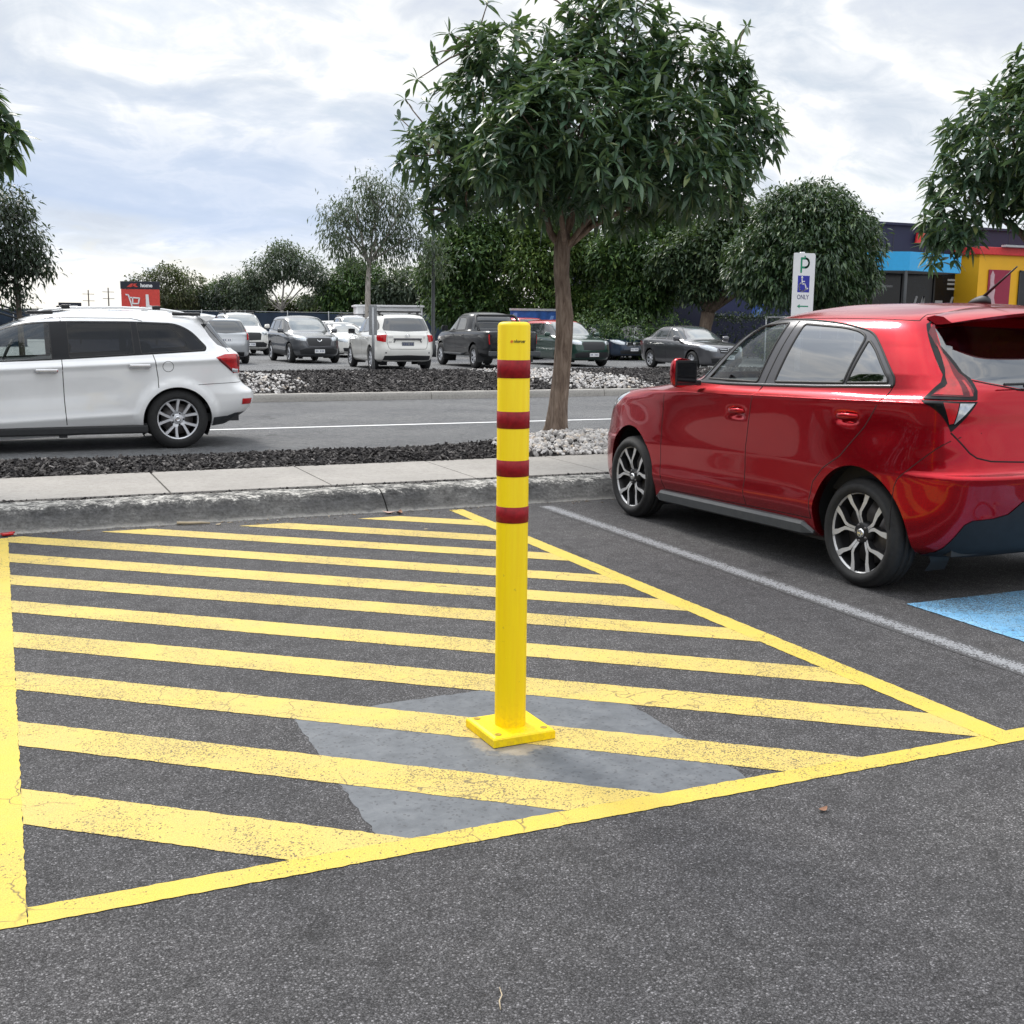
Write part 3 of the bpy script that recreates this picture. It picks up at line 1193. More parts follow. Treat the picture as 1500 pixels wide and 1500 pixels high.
def smooth_poly(pts, r=.35, n=4):
    """round the corners of a closed polygon of ('s', x, z) points: each corner cut by a short arc"""
    out = []
    m = len(pts)
    for i in range(m):
        a, b, c = pts[i - 1], pts[i], pts[(i + 1) % m]
        if not (a[0] == b[0] == c[0]) or (len(b) > 3 and b[3] == 0):
            out.append(b[:3])
            continue
        rr = b[3] if len(b) > 3 else r
        la = math.hypot(a[1] - b[1], a[2] - b[2])
        lc = math.hypot(c[1] - b[1], c[2] - b[2])
        d = min(rr, la * .45, lc * .45)
        p0 = (b[1] + (a[1] - b[1]) / la * d, b[2] + (a[2] - b[2]) / la * d)
        p2 = (b[1] + (c[1] - b[1]) / lc * d, b[2] + (c[2] - b[2]) / lc * d)
        for k in range(n + 1):
            t = k / n
            out.append((b[0], p0[0] * (1 - t) ** 2 + 2 * b[1] * t * (1 - t) + p2[0] * t * t, p0[1] * (1 - t) ** 2 + 2 * b[2] * t * (1 - t) + p2[1] * t * t))
    return out


def skin(shell, regions, cuts=()):
    """cut the skin along the outlines of the regions; returns {region: (V, N, F)} for the left half"""
    st = shell.step
    V, E = [], []
    # frame
    nq, ns = max(8, int(shell.Q / st)), max(8, int(shell.S / st))
    fr = [(shell.Q * i / nq, 0) for i in range(nq)] + [(shell.Q, shell.S * i / ns) for i in range(ns)] + [(shell.Q * (1 - i / nq), shell.S) for i in range(nq)] + [(0, shell.S * (1 - i / ns)) for i in range(ns)]
    V += fr
    E += [(i, (i + 1) % len(fr)) for i in range(len(fr))]
    polys = []
    for name, pts in regions:
        L = shell.line(pts, True)
        L[:, 0] = np.clip(L[:, 0], 0, shell.Q)
        L[:, 1] = np.clip(L[:, 1], 0, shell.S)
        b = len(V)
        V += [tuple(p) for p in L]
        E += [(b + i, b + (i + 1) % len(L)) for i in range(len(L))]
        polys.append((name, L))
    for pts in cuts:                    # creases: edges that no face may cross
        L = shell.line(pts)
        b = len(V)
        V += [tuple(p) for p in L]
        E += [(b + i, b + i + 1) for i in range(len(L) - 1)]
    # inner points on a staggered grid
    for j in range(1, ns):
        for i in range(1, nq):
            V.append((shell.Q * (i + (.5 if j % 2 else 0) - .25 * (j % 2)) / nq, shell.S * j / ns))
    r = delaunay_2d_cdt([Vector(p) for p in V], E, [], 0, 1e-5)
    v2 = np.array([tuple(p) for p in r[0]])
    F = np.array([tuple(f) for f in r[2] if len(f) == 3])
    cen = v2[F].mean(1)
    lab = np.full(len(F), -1)
    for k, (name, L) in enumerate(polys):
        ins = inpoly(L, cen[:, 0], cen[:, 1]) & (lab < 0)
        lab[ins] = k
    P, N = shell.at(v2)
    # turn every face outwards
    fn = np.cross(P[F[:, 1]] - P[F[:, 0]], P[F[:, 2]] - P[F[:, 0]])
    flip = (fn * N[F].mean(1)).sum(-1) < 0
    F[flip] = F[flip][:, ::-1]
    ok = np.linalg.norm(fn, axis=1) > 1e-9
    out = {}
    names = [n for n, _ in polys]
    for nm in ['body'] + sorted(set(names)):
        sel = ok & ((lab == -1) if nm == 'body' else np.isin(lab, [k for k, n in enumerate(names) if n == nm]))
        f = F[sel]
        if len(f) == 0:
            continue
        u, inv = np.unique(f, return_inverse=True)
        out[nm] = (P[u], N[u], inv.reshape(f.shape))
    return out


def skin_obj(name, VNF, mat, parent, sides='LR', off=0.0):
    """one mesh from the left half and / or its mirror image, with the skin's own normals"""
    V, N, F = VNF
    V = V + N * off
    Vs, Ns, Fs = [], [], []
    b = 0
    for sd in sides:
        if sd == 'L':
            Vs.append(V); Ns.append(N); Fs.append(F + b)
        else:
            k = np.array([1, -1, 1.0])
            Vs.append(V * k); Ns.append(N * k); Fs.append(F[:, ::-1] + b)
        b += len(V)
    V, N, F = np.concatenate(Vs), np.concatenate(Ns), np.concatenate(Fs)
    me = np_mesh(name, V, F, True)
    me.normals_split_custom_set_from_vertices([tuple(n) for n in N])
    return link(name, me, mat, parent)


def ribbon(mb, shell, pts, w, h, closed=False, side='L', mi=0, step=.03, off=0.0):
    """a low rounded strip lying on the skin along a line"""
    L = shell.line(pts, closed, step)
    P, N = shell.at(L)
    n = len(P)
    T = np.zeros_like(P)
    if closed:
        T = np.roll(P, -1, 0) - np.roll(P, 1, 0)
    else:
        T[1:-1] = P[2:] - P[:-2]
        T[0], T[-1] = P[1] - P[0], P[-1] - P[-2]
    T /= np.maximum(np.linalg.norm(T, axis=1, keepdims=True), 1e-9)
    B = np.cross(N, T)
    rows = [P - B * w / 2 + N * (off - .0015), P - B * w * .36 + N * (off + h), P + B * w * .36 + N * (off + h), P + B * w / 2 + N * (off - .0015)]
    V = np.stack(rows, 1).reshape(-1, 3)
    if side == 'R':
        V = V * np.array([1, -1, 1])
    fs = []
    m = n if closed else n - 1
    for i in range(m):
        j = (i + 1) % n
        for k in range(3):
            q = (i * 4 + k, i * 4 + k + 1, j * 4 + k + 1, j * 4 + k)
            fs.append(q if side == 'L' else q[::-1])
    mb.add(V, fs, mi, True)
    return mb


def S(*pts):
    return [('s',) + tuple(p) for p in pts]


def circ(x, z, r, n=36, rz=None, flat_bottom=None):
    rz = rz or r
    return [('s', x + r * math.cos(2 * PI * i / n), z + rz * math.sin(2 * PI * i / n)) for i in range(n)]


# ------------------------------------------------------------------ wheels
def wheel(parent, x, y, r, w, rim_r, style, side, steer=0.0, n=40, detail=True):
    """tyre (the part) with its rim and hub cap; axis along Y; side -1 = left (outside towards -y)"""
    o = math.copysign(1, side)
    h = w / 2
    k = r - rim_r
    prof = [(rim_r - .012, h * .80), (rim_r + .004, h * .98), (rim_r + k * .25, h * 1.0), (rim_r + k * .55, h * .97), (r - .03, h * .86), (r - .012, h * .76), (r - .003, h * .62), (r, h * .4),
            (r, -h * .4), (r - .004, -h * .62), (r - .03, -h * .9), (rim_r, -h * .9)]
    if detail:
        # two rain grooves
        prof[8:8] = [(r, h * .30), (r - .007, h * .28), (r - .007, h * .18), (r, h * .16), (r, -h * .16), (r - .007, -h * .18), (r - .007, -h * .28), (r, -h * .30)]
    # lathe axis Z -> outwards (o * Y)
    R = Matrix.Rotation(-o * PI / 2, 4, 'X')
    mb = MB()
    mb.lathe(prof, n, M=R)
    t = mb.build('wheel', [M['rubber']], parent)
    t.location = (x, y, r - .004)
    t.rotation_euler = (0, 0, steer)
    face = h * .80
    mb = MB()
    # barrel and rim lip
    lw = .026 if style == 'split' else .018
    mb.lathe([(rim_r - lw, face - .012), (rim_r - lw + .010, face + .004), (rim_r + .001, face + .002), (rim_r + .001, face - .01)], n, 1, R)
    mb.lathe([(rim_r - .018, face - .012), (rim_r - .035, face - .05), (rim_r - .045, -h * .7), (.05, -h * .72)], n, 0, R)
    # brake disc
    mb.lathe([(.05, face - .078), (rim_r * .74, face - .078), (rim_r * .74, face - .094), (.05, face - .094)], n, 2, R)

    def spoke(pts, hw, z0, z1, mi_face, mi_side):
        """flat bar through 2D points with half widths; dark flanks, machined face"""
        vs, m = [], len(pts)
        for (px, py), ww, za in zip(pts, hw, z1):
            d = Vector((px, py)).normalized()
            nx, ny = -d.y, d.x
            for q, zz in ((-1.35, z0), (-1, za), (1, za), (1.35, z0)):
                vs.append(R @ Vector((px + nx * ww * q, py + ny * ww * q, zz)))
        ff, fsd = [], []
        for i in range(m - 1):
            b, c = i * 4, i * 4 + 4
            ff.append((b + 1, b + 2, c + 2, c + 1))
            fsd += [(b, b + 1, c + 1, c), (b + 2, b + 3, c + 3, c + 2)]
        bidx = len(mb.v)
        mb.add(vs, ff, mi_face)
        mb.f += [tuple(i + bidx for i in f) for f in fsd]
        mb.m += [mi_side] * len(fsd)
        mb.sm += [False] * len(fsd)

    def pol(rr, a):
        return (rr * math.cos(a), rr * math.sin(a))
    if style == 'fork':          # five arms, each forking into two bars: machined faces on black
        for i in range(5):
            a = 2 * PI * i / 5 + PI / 2 + .12
            for sg in (-1, 1):
                da = .17
                pts = [pol(.055, a + sg * .16), pol(rim_r * .42, a + sg * .10), pol(rim_r * .52, a + sg * .12), pol(rim_r * .74, a + sg * .30), pol(rim_r - .010, a + sg * .345)]
                spoke(pts, [.0075, .0085, .0105, .0135, .0175], face - .04, [face - .02, face - .006, face - .004, face - .002, face - .001], 1, 0)
            spoke([pol(.05, a), pol(rim_r * .45, a)], [.011, .007], face - .05, [face - .03, face - .024], 0, 0)
        mb.lathe([(.0, face - .012), (.048, face - .013), (.062, face - .022), (.07, face - .05)], n, 0, R)
        for i in range(5):
            a = 2 * PI * i / 5 + .75
            px, py = pol(.046, a)
            mb.lathe([(0, .004), (.007, .003), (.009, -.006)], 8, 2, R @ Matrix.Translation((px, py, face - .012)))
        cap_r = .024
    elif style == 'split':       # five arms that split in two near the hub, all silver
        for i in range(5):
            a = 2 * PI * i / 5 + PI / 2 + .25
            for sg in (-1, 1):
                pts = [pol(.05, a + sg * .3), pol(rim_r * .38, a + sg * .16), pol(rim_r * .7, a + sg * .27), pol(rim_r - .012, a + sg * .32)]
                spoke(pts, [.018, .014, .0145, .017], face - .045, [face - .025, face - .012, face - .006, face - .002], 1, 1)
            px, py = pol(.068, a + PI / 5)
            mb.lathe([(0, .004), (.010, .002), (.012, -.012)], 8, 0, R @ Matrix.Translation((px, py, face - .014)))
        mb.lathe([(.0, face - .014), (.05, face - .015), (.085, face - .03), (.09, face - .05)], n, 1, R)
        cap_r = .034
    else:                        # plain multi-spoke
        m = {'five': 5, 'seven': 7, 'ten': 10, 'six': 6}[style]
        for i in range(m):
            a = 2 * PI * i / m + .3
            ww = .16 / m + .006
            spoke([pol(.04, a), pol(rim_r * .5, a), pol(rim_r - .01, a)], [ww, ww * .8, ww * 1.1], face - .04, [face - .02, face - .008, face - .002], 1, 1)
        mb.lathe([(.0, face - .01), (.05, face - .012), (.07, face - .05)], n, 1, R)
        cap_r = .03
    fm = M['rim_face'] if style == 'fork' else M['rim_silver']
    rim = mb.build('rim', [M['rim_dark'], fm, M['brake']], t)
    if detail:
        mb = MB()
        mb.lathe([(0, face - .004), (cap_r * .62, face - .005), (cap_r * .72, face - .0035), (cap_r, face - .006), (cap_r + .003, face - .014)], 20, 0, R)
        mb.build('hub_cap', [M['chrome']], t)
    return t


def arch_liner(mb, x, z, r, y_out, depth=.36, n=26, mi=0, shell=None):
    """dark wheel house: half drum with its inner wall"""
    for sd in (-1, 1):
        vs, fs = [], []
        a0 = -.5
        for i in range(n + 1):
            a = a0 + (PI - 2 * a0) * i / n
            c, s_ = math.cos(a), math.sin(a)
            yo = y_out - .012
            if shell is not None:
                yo = abs(shell.at([shell.par(('s', x + r * c, max(z + r * s_, .22)))])[0][0][1]) - .055
            vs += [(x + r * c, sd * yo, z + r * s_), (x + r * c, sd * (y_out - depth), z + r * s_)]
        for i in range(n):
            fs.append((2 * i, 2 * i + 1, 2 * i + 3, 2 * i + 2))
        vs.append((x, sd * (y_out - depth), z))
        m = len(vs) - 1
        for i in range(n):
            fs.append((2 * i + 1, m, 2 * i + 3))
        mb.add(vs, fs, mi)


def arch_lip(mb, shell, x, z, r, zmin, inw=.045, mi=0, rz=None, sides=(1, -1)):
    """turned-in edge of the wheel arch on both sides"""
    rz = rz or r
    for sd in sides:
        rows = []
        for i in range(41):
            a = -.35 + (PI + .7) * i / 40
            px, pz = x + r * math.cos(a), z + rz * math.sin(a)
            if pz < zmin:
                continue
            q = shell.par(('s', px, pz))
            P, N = shell.at([q])
            P, N = P[0], N[0]
            p2 = (px + .0, P[1] + inw, pz)
            p3 = (x + (r + .02) * math.cos(a), P[1] + inw + .01, z + (rz + .02) * math.sin(a))
            rows.append((tuple(P + N * .0005), p2, p3))
        vs = [(p[0], p[1] * sd, p[2]) for rr in rows for p in rr]
        fs = []
        for i in range(len(rows) - 1):
            for k in range(2):
                f = (i * 3 + k, i * 3 + k + 1, (i + 1) * 3 + k + 1, (i + 1) * 3 + k)
                fs.append(f if sd == 1 else f[::-1])
        mb.add(vs, fs, mi, True)


def mirror_part(root, body_mat, x, y, z, sd, s=1.0, rz=0.0, tall=1.0):
    """door mirror: rounded shell, black rear bezel with glass, short foot"""
    bm = bmesh.new()
    bmesh.ops.create_uvsphere(bm, u_segments=16, v_segments=10, radius=1)
    for v in bm.verts:
        c = v.co
        f = lambda q, p: math.copysign(abs(q) ** p, q)
        c.x, c.y, c.z = f(c.x, .75) * .062, f(c.y, .6) * .105, f(c.z, .6) * .075
        if c.x > .02:
            c.x = .02
        c.z *= 1 - .18 * (c.y * -sd) / .105
    me = bpy.data.meshes.new('mirror')
    bm.to_mesh(me)
    bm.free()
    for p in me.polygons:
        p.use_smooth = p.normal.x < .9
    me.transform(Matrix.Diagonal((s, s / tall ** .7, s * tall, 1)))
    o = link('mirror', me, body_mat, root)
    o.location = (x, y, z)
    o.rotation_euler = (0, 0, rz)
    mb = MB()
    mb.box((.022 * s, 0, 0), (.008, .192 * s / tall ** .7, .134 * s * tall), bev=.003)
    mb.box((-.005, -sd * .085 * s, -.065 * s), (.05 * s, .09 * s, .035 * s), bev=.01)
    mb.build('mirror_back', [M['black_plastic']], o)
    mb = MB()
    mb.box((.0265 * s, 0, 0), (.003, .165 * s / tall ** .7, .108 * s * tall))
    mb.build('mirror_glass', [M['gloss_black']], o)
    return o


def seat_part(root, x, y, z, w=.48, back=.62, mat=None, head=True, name='seat'):
    mb = MB()
    A = Matrix.Rotation(.35, 3, 'Y')
    mb.box((x, y, z), (.5, w, .16), bev=.05)
    mb.box((x + .30, y, z + back / 2), (.14, w, back), M=A, bev=.05)
    if head:
        mb.box((x + .42, y, z + back + .10), (.10, w * .55, .19), M=A, bev=.04)
    return mb.build(name, [mat or M['cabin_grey']], root)


def copy_tree(o, parent=None):
    """a thing, its parts and their sub-parts"""
    c = o.copy()
    COL.objects.link(c)
    if parent is not None:
        mpi = o.matrix_parent_inverse.copy()
        c.parent = parent
        c.matrix_parent_inverse = mpi
    for ch in o.children:
        copy_tree(ch, c)
    return c
# ------------------------------------------------------------------ the red hatchback
def gauss(u, s):
    return np.exp(-(u / s) ** 2)


def red_hatch():
    root = thing('hatchback', 'shiny red five door hatchback parked nose in beside the yellow stripes', 'car', (5.125, 8.29, 0), -PI / 2)

    def sculpt(x, z):
        zz = z - .03 * (x - 2.65)
        win = 1 / (1 + np.exp(-(x - 1.15) / .07)) * 1 / (1 + np.exp((x - 3.05) / .12))
        g = -.009 * np.exp(-((zz - .68) / .20) ** 2) * win + .014 * np.exp(-((zz - .40) / .055) ** 2) * win - .012 * np.exp(-((zz - .30) / .05) ** 2) * win
        # rear haunch and the pulled-in flank above the tail
        sm = np.clip((zz - .62) / .36, 0, 1)
        sm = sm * sm * (3 - 2 * sm) * np.clip((1.16 - zz) / .14, 0, 1)
        g = g - .036 * sm * np.exp(-((x - 3.56) / .33) ** 2) - .026 * sm * np.exp(-((x - .92) / .38) ** 2)
        # handle pockets
        for hx, hz in ((2.21, .885), (3.245, .93)):
            g = g - .020 * np.exp(-(np.abs(x - hx) / .075) ** 3 - (np.abs(z - hz) / .030) ** 3)
        return g
    rows = [(.20, .20, 3.84, .76, 5, 6), (.24, .08, 3.91, .815, 5, 6), (.30, .03, 3.95, .838, 5, 6), (.42, .0, 4.00, .850, 5, 6), (.56, .005, 4.025, .857, 5, 6), (.625, .012, 4.035, .861, 5, 6),
            (.642, .016, 4.03, .862, 5, 6), (.66, .02, 3.995, .862, 4.9, 6.2), (.72, .035, 3.97, .863, 4.8, 6.6), (.80, .08, 3.95, .865, 5.0, 7.4), (.90, .17, 3.93, .868, 5.4, 8), (.96, .30, 3.925, .870, 5.8, 8.4),
            (1.0, .47, 3.92, .872, 5.8, 8.6), (1.012, .575, 3.918, .872, 5.7, 8.6), (1.018, .62, 3.917, .864, 5.6, 8.6), (1.032, .735, 3.913, .842, 5.2, 8.5), (1.05, .88, 3.908, .822, 4.7, 8.2), (1.075, 1.07, 3.90, .806, 3.9, 7.6), (1.10, 1.27, 3.885, .797, 4.0, 7.2),
            (1.14, 1.36, 3.85, .784, 4, 6.8), (1.25, 1.56, 3.775, .742, 4.2, 6.4), (1.36, 1.77, 3.69, .690, 4.4, 6), (1.43, 1.93, 3.63, .648, 4.4, 5.6), (1.468, 2.05, 3.605, .612, 4.2, 5.2),
            (1.492, 2.12, 3.59, .575, 3.8, 5), (1.515, 2.19, 3.575, .51, 3.4, 4.6), (1.54, 2.30, 3.55, .41, 3, 4.2), (1.562, 2.43, 3.45, .27, 2.6, 3.4), (1.572, 2.52, 3.2, .12, 2.4, 2.8), (1.575, 2.60, 2.72, .02, 2.2, 2.2)]
    sh = Shell(rows, 2.65, [(.83, .50, .50, .30, .020), (3.36, .50, .52, .32, .026)], .03, .034, sculpt)
    FA, RA, ZA = .83, 3.36, .318
    RFa, RRa = .372, .362
    g1 = smooth_poly(S((1.715, 1.078, .01), (2.045, 1.408, .05), (2.13, 1.437, .08), (2.405, 1.452, .02), (2.33, 1.085, .02)))
    g2 = smooth_poly(S((2.50, 1.094, .02), (2.565, 1.444, .02), (2.95, 1.425, .1), (3.09, 1.405, .06), (3.165, 1.375, .03), (3.125, 1.118, .01)))
    g3 = smooth_poly(S((3.195, 1.360, .02), (3.28, 1.308, .06), (3.455, 1.160, .04), (3.46, 1.135, .02), (3.15, 1.119, .01)))
    frame = smooth_poly(S((1.59, 1.048, 0), (1.80, 1.255, .1), (2.0, 1.446, .10), (2.10, 1.472, .10), (2.5, 1.474, .2), (2.9, 1.452, .2), (3.2, 1.405, .10), (3.33, 1.308, .1), (3.50, 1.165, .05), (3.508, 1.115, .03), (2.9, 1.085, .1), (2.4, 1.066, .1), (2.0, 1.055, .1)))
    fdoor = S((1.32, .985), (1.295, .72), (1.295, .42), (1.33, .275), (2.31, .303), (2.308, .675), (2.345, .86), (2.37, .966), (2.40, 1.066), (2.405, 1.08), (1.59, 1.06), (1.56, 1.045))
    rdoor = S((2.31, .303), (2.975, .325), (2.98, .45), (3.0, .544), (3.09, .635), (3.23, .72), (3.38, .89), (3.47, 1.04), (3.505, 1.12), (2.40, 1.09), (2.40, 1.066), (2.37, .966), (2.345, .86), (2.308, .675))
    rear_w = [('r', 0, 1.43), ('r', .44, 1.44), ('r', .555, 1.425), ('r', .593, 1.335), ('r', .583, 1.20), ('r', .565, 1.172), ('r', .49, 1.155), ('r', .284, 1.12), ('r', 0, 1.115)]
    rear_w = [('r', 0.0, 1.43)] + rear_w[1:]
    t_up = [('s', 3.50, 1.475), ('s', 3.495, 1.445), ('s', 3.60, 1.335), ('s', 3.745, 1.19), ('s', 3.762, 1.15), ('s', 3.735, 1.066), ('r', .60, 1.066), ('r', .58, 1.11), ('r', .565, 1.172), ('r', .585, 1.20), ('r', .595, 1.335), ('r', .575, 1.41), ('r', .55, 1.45)]
    t_lens = [('s', 3.525, 1.45), ('s', 3.63, 1.34), ('s', 3.768, 1.20), ('s', 3.790, 1.15), ('s', 3.768, 1.080), ('r', .625, 1.080), ('r', .60, 1.11), ('r', .59, 1.172), ('r', .605, 1.20), ('r', .61, 1.335), ('r', .592, 1.40)]
    t_band = [('r', .600, 1.35), ('r', .618, 1.30), ('r', .652, 1.21), ('r', .692, 1.14), ('r', .768, 1.088), ('r', .668, 1.088), ('r', .642, 1.15), ('r', .618, 1.25)]
    t_strip = [('r', .607, 1.16), ('r', .620, 1.16), ('r', .634, 1.085), ('r', .618, 1.085)]
    t_lo = [('s', 3.735, 1.058), ('r', .735, .905), ('r', .60, 1.058)]
    t_lored = [('r', .775, 1.050), ('r', .745, .945), ('r', .728, .95), ('r', .708, 1.050)]
    t_clear = [('r', .702, 1.050), ('r', .724, .945), ('r', .622, 1.050)]
    gate = [('r', 0, 1.115), ('r', .284, 1.12), ('r', .49, 1.155), ('r', .56, 1.172), ('r', .575, 1.11), ('r', .60, 1.06), ('r', .735, .905), ('r', .64, .80), ('r', .60, .775), ('r', .518, .757), ('r', .31, .747), ('r', 0, .745)]
    dif = [('r', .775, .20), ('r', .765, .28), ('r', .70, .44), ('r', .665, .458), ('r', .50, .464), ('r', .412, .483), ('r', .33, .547), ('r', 0, .56), ('r', 0, .2)]
    dif = [('r', .70, .235), ('r', .645, .43), ('r', .61, .455), ('r', .50, .464), ('r', .412, .483), ('r', .33, .547), ('r', 0, .56), ('r', 0, .235)]
    head = [('s', .70, .928), ('s', .52, .835), ('s', .30, .74), ('f', .50, .70), ('f', .46, .78), ('s', .28, .87), ('s', .46, .935)]
    screen = [('f', 0, 1.105), ('f', .62, 1.105), ('s', 1.60, 1.085), ('s', 1.66, 1.13), ('s', 1.98, 1.445), ('f', .52, 1.455), ('f', 0, 1.468)]
    grille = [('f', 0, .30), ('f', .5, .30), ('f', .55, .45), ('f', .38, .55), ('f', 0, .56)]
    fd = head
    bump_r = S((3.62, .20), (3.62, .40), (3.655, .62), (3.70, .665), (3.93, .90)) + [('r', .735, .90), ('r', .64, .80), ('r', .60, .775), ('r', .518, .757), ('r', .31, .747), ('r', 0, .745), ('r', 0, .2)]
    bump_r = [('s', 3.60, .205), ('s', 3.62, .40), ('s', 3.645, .60), ('s', 3.665, .645), ('s', 3.80, .775), ('r', .735, .902), ('r', .64, .80), ('r', .60, .775), ('r', .518, .757), ('r', .31, .747), ('r', 0, .745), ('r', 0, .205)]
    regs = [('hole', circ(FA, ZA, RFa, 64)), ('hole', circ(RA, ZA, RRa, 64)), ('fglass', g1), ('rglass', g2), ('qglass', g3), ('frame', frame), ('rearwin', rear_w), ('tband', t_band), ('tband', t_strip), ('tlens', t_lens), ('tail', t_up), ('tband', t_lored), ('tclear', t_clear), ('taillow', t_lo), ('diff', dif), ('head', head), ('screen', screen), ('grille', grille), ('gate', gate), ('bumper', bump_r), ('fdoor', fdoor), ('rdoor', rdoor)]
    cuts = [S((.75, .952), (1.3, .9715), (2.0, .9925), (2.65, 1.012), (3.2, 1.0285), (3.5, 1.0375), (3.72, 1.044))]
    pc = skin(sh, regs, cuts)
    red = M['red']
    body = skin_obj('body', pc['body'], red, root)
    # inner black backing behind the skin's openings of the door frames
    skin_obj('windscreen', pc['screen'], M['glass'], root)
    gate_o = skin_obj('tailgate', pc['gate'], red, root)
    skin_obj('rear_window', pc['rearwin'], M['glass_rear'], gate_o)
    skin_obj('rear_bumper', pc['bumper'], red, root)
    skin_obj('rear_diffuser', pc['diff'], M['bumper_plastic'], root, off=.004)
    skin_obj('grille', pc['grille'], M['black_plastic'], root)
    for sd in 'LR':
        k = -1 if sd == 'L' else 1
        d1 = skin_obj('front_door', pc['fdoor'], red, root, sd)
        d2 = skin_obj('rear_door', pc['rdoor'], red, root, sd)
        skin_obj('door_window', pc['fglass'], M['glass'], d1, sd)
        skin_obj('door_window', pc['rglass'], M['glass_mirror'], d2, sd)
        skin_obj('quarter_window', pc['qglass'], M['glass_mirror'], d2, sd)
        skin_obj('window_frame', pc['frame'], M['satin_trim'], root, sd)
        tl = skin_obj('tail_light', pc['tail'], M['lens_black'], root, sd, off=.005)
        skin_obj('light_housing', pc['taillow'], M['lens_black'], tl, sd, off=.005)
        skin_obj('smoked_lens', pc['tlens'], M['lens_deep'], tl, sd, off=.007)
        skin_obj('light_bar', pc['tband'], M['lens_red'], tl, sd, off=.008)
        skin_obj('reversing_lens', pc['tclear'], M['lens_clear'], tl, sd, off=.007)
        skin_obj('headlight', pc['head'], M['lens_clear'], root, sd)
        # weather seals
        for g in (g1, g2, g3):
            mb = MB()
            ribbon(mb, sh, g, .016, .0035, True, sd, off=.001)
            mb.build('window_seal', [M['seal']], root)
        mb = MB()
        ribbon(mb, sh, frame, .012, .0035, True, sd, off=.001)
        mb.build('window_seal', [M['seal']], root)
        mb = MB()
        ribbon(mb, sh, S((2.405, 1.07), (2.488, 1.462)), .012, .002, False, sd)
        mb.build('window_seal', [M['seal']], root)
        mb = MB()
        ribbon(mb, sh, S((1.61, 1.052), (2.0, 1.058), (2.4, 1.070), (2.9, 1.088), (3.49, 1.117)), .018, .006, False, sd, off=.002)
        mb.build('belt_trim', [M['satin_trim']], root)
        # shut lines
        gp = (.0075, .0006)
        mb = MB()
        ribbon(mb, sh, fdoor[:5], *gp, False, sd)
        mb.build('shut_line', [M['gap']], root)
        mb = MB()
        ribbon(mb, sh, [fdoor[0], ('s', 1.42, 1.02), ('s', 1.56, 1.045)], *gp, False, sd)
        mb.build('shut_line', [M['gap']], root)
        mb = MB()
        ribbon(mb, sh, fdoor[4:9], *gp, False, sd)
        mb.build('shut_line', [M['gap']], root)
        mb = MB()
        ribbon(mb, sh, rdoor[:9], *gp, False, sd)
        mb.build('shut_line', [M['gap']], root)
        mb = MB()
        ribbon(mb, sh, S((3.60, .205), (3.62, .40), (3.645, .60), (3.665, .645), (3.80, .775), (3.93, .90)), .006, .0006, False, sd)
        mb.build('shut_line', [M['gap']], root)
        mb = MB()
        ribbon(mb, sh, S((.34, .40), (.36, .62), (.40, .78), (.55, .87)), .005, .0006, False, sd)
        mb.build('shut_line', [M['gap']], root)
        mb = MB()
        ribbon(mb, sh, [('r', .735, .902), ('r', .64, .80), ('r', .60, .775), ('r', .518, .757), ('r', .31, .747), ('r', 0, .745)], .010, .001, False, sd)
        mb.build('shut_line', [M['gap']], root)
        mb = MB()
        ribbon(mb, sh, [('r', .575, 1.165), ('r', .49, 1.148), ('r', .284, 1.113), ('r', 0, 1.108)], .012, .001, False, sd)
        mb.build('shut_line', [M['gap']], root)
        # roof: side channel and cut above the gate
        mb = MB()
        ribbon(mb, sh, S((2.14, 1.462), (2.35, 1.475), (2.8, 1.479), (3.2, 1.474), (3.44, 1.466)), .009, .0006, False, sd)
        mb.build('shut_line', [M['gap']], root)
        mb = MB()
        ribbon(mb, sh, [('s', 3.44, 1.466), ('r', .50, 1.500), ('r', .30, 1.530), ('r', 0, 1.545)], .008, .0006, False, sd)
        mb.build('shut_line', [M['gap']], root)
        # side skirt: black wedge under the doors
        mb = MB()
        vs = []
        xs = [1.215, 1.30, 2.0, 2.6, 2.90, 2.985]
        for i, x in enumerate(xs):
            zb = .172 + .022 * (x - 1.2)
            zt = .262 + .021 * (x - 1.2)
            if i in (0, 5):
                zb, zt = zb + .02, zb + .045
            yy = .862 if 0 < i < 5 else .835
            vs += [(x, k * .80, zt + .012), (x, k * (yy - .012), zt), (x, k * yy, zt - .018), (x, k * (yy - .004), zb + .02), (x, k * (yy - .05), zb), (x, k * .7, zb)]
        fs = []
        for i in range(5):
            for q in range(5):
                f = (i * 6 + q, i * 6 + q + 1, (i + 1) * 6 + q + 1, (i + 1) * 6 + q)
                fs.append(f if k < 0 else f[::-1])
        mb.add(vs, fs)
        mb.build('side_skirt', [M['grey_plastic']], root)
        # handles
        for hx, hz, par in ((2.20, .898, d1), (3.235, .943, d2)):
            P, N = sh.at([sh.par(('s', hx, hz))])
            y0 = abs(P[0][1])
            mb = MB()
            vs, fs, n = [], [], 11
            for i in range(n):
                u = i / (n - 1)
                x = hx - .088 + .176 * u
                rise = .036 * (1 - abs(2 * u - 1) ** 5) - .006
                hh = .0135 + .004 * math.sin(PI * u)
                for a in range(8):
                    an = 2 * PI * a / 8
                    vs.append((x, k * (y0 + rise + .008 * math.cos(an)), hz + .028 * (x - hx) + hh * math.sin(an)))
            for i in range(n - 1):
                for a in range(8):
                    f = (i * 8 + a, i * 8 + (a + 1) % 8, (i + 1) * 8 + (a + 1) % 8, (i + 1) * 8 + a)
                    fs.append(f if k > 0 else f[::-1])
            fs += [tuple(range(8)), tuple((n - 1) * 8 + a for a in reversed(range(8)))]
            mb.add(vs, fs, 0, True)
            mb.build('handle', [red], par)
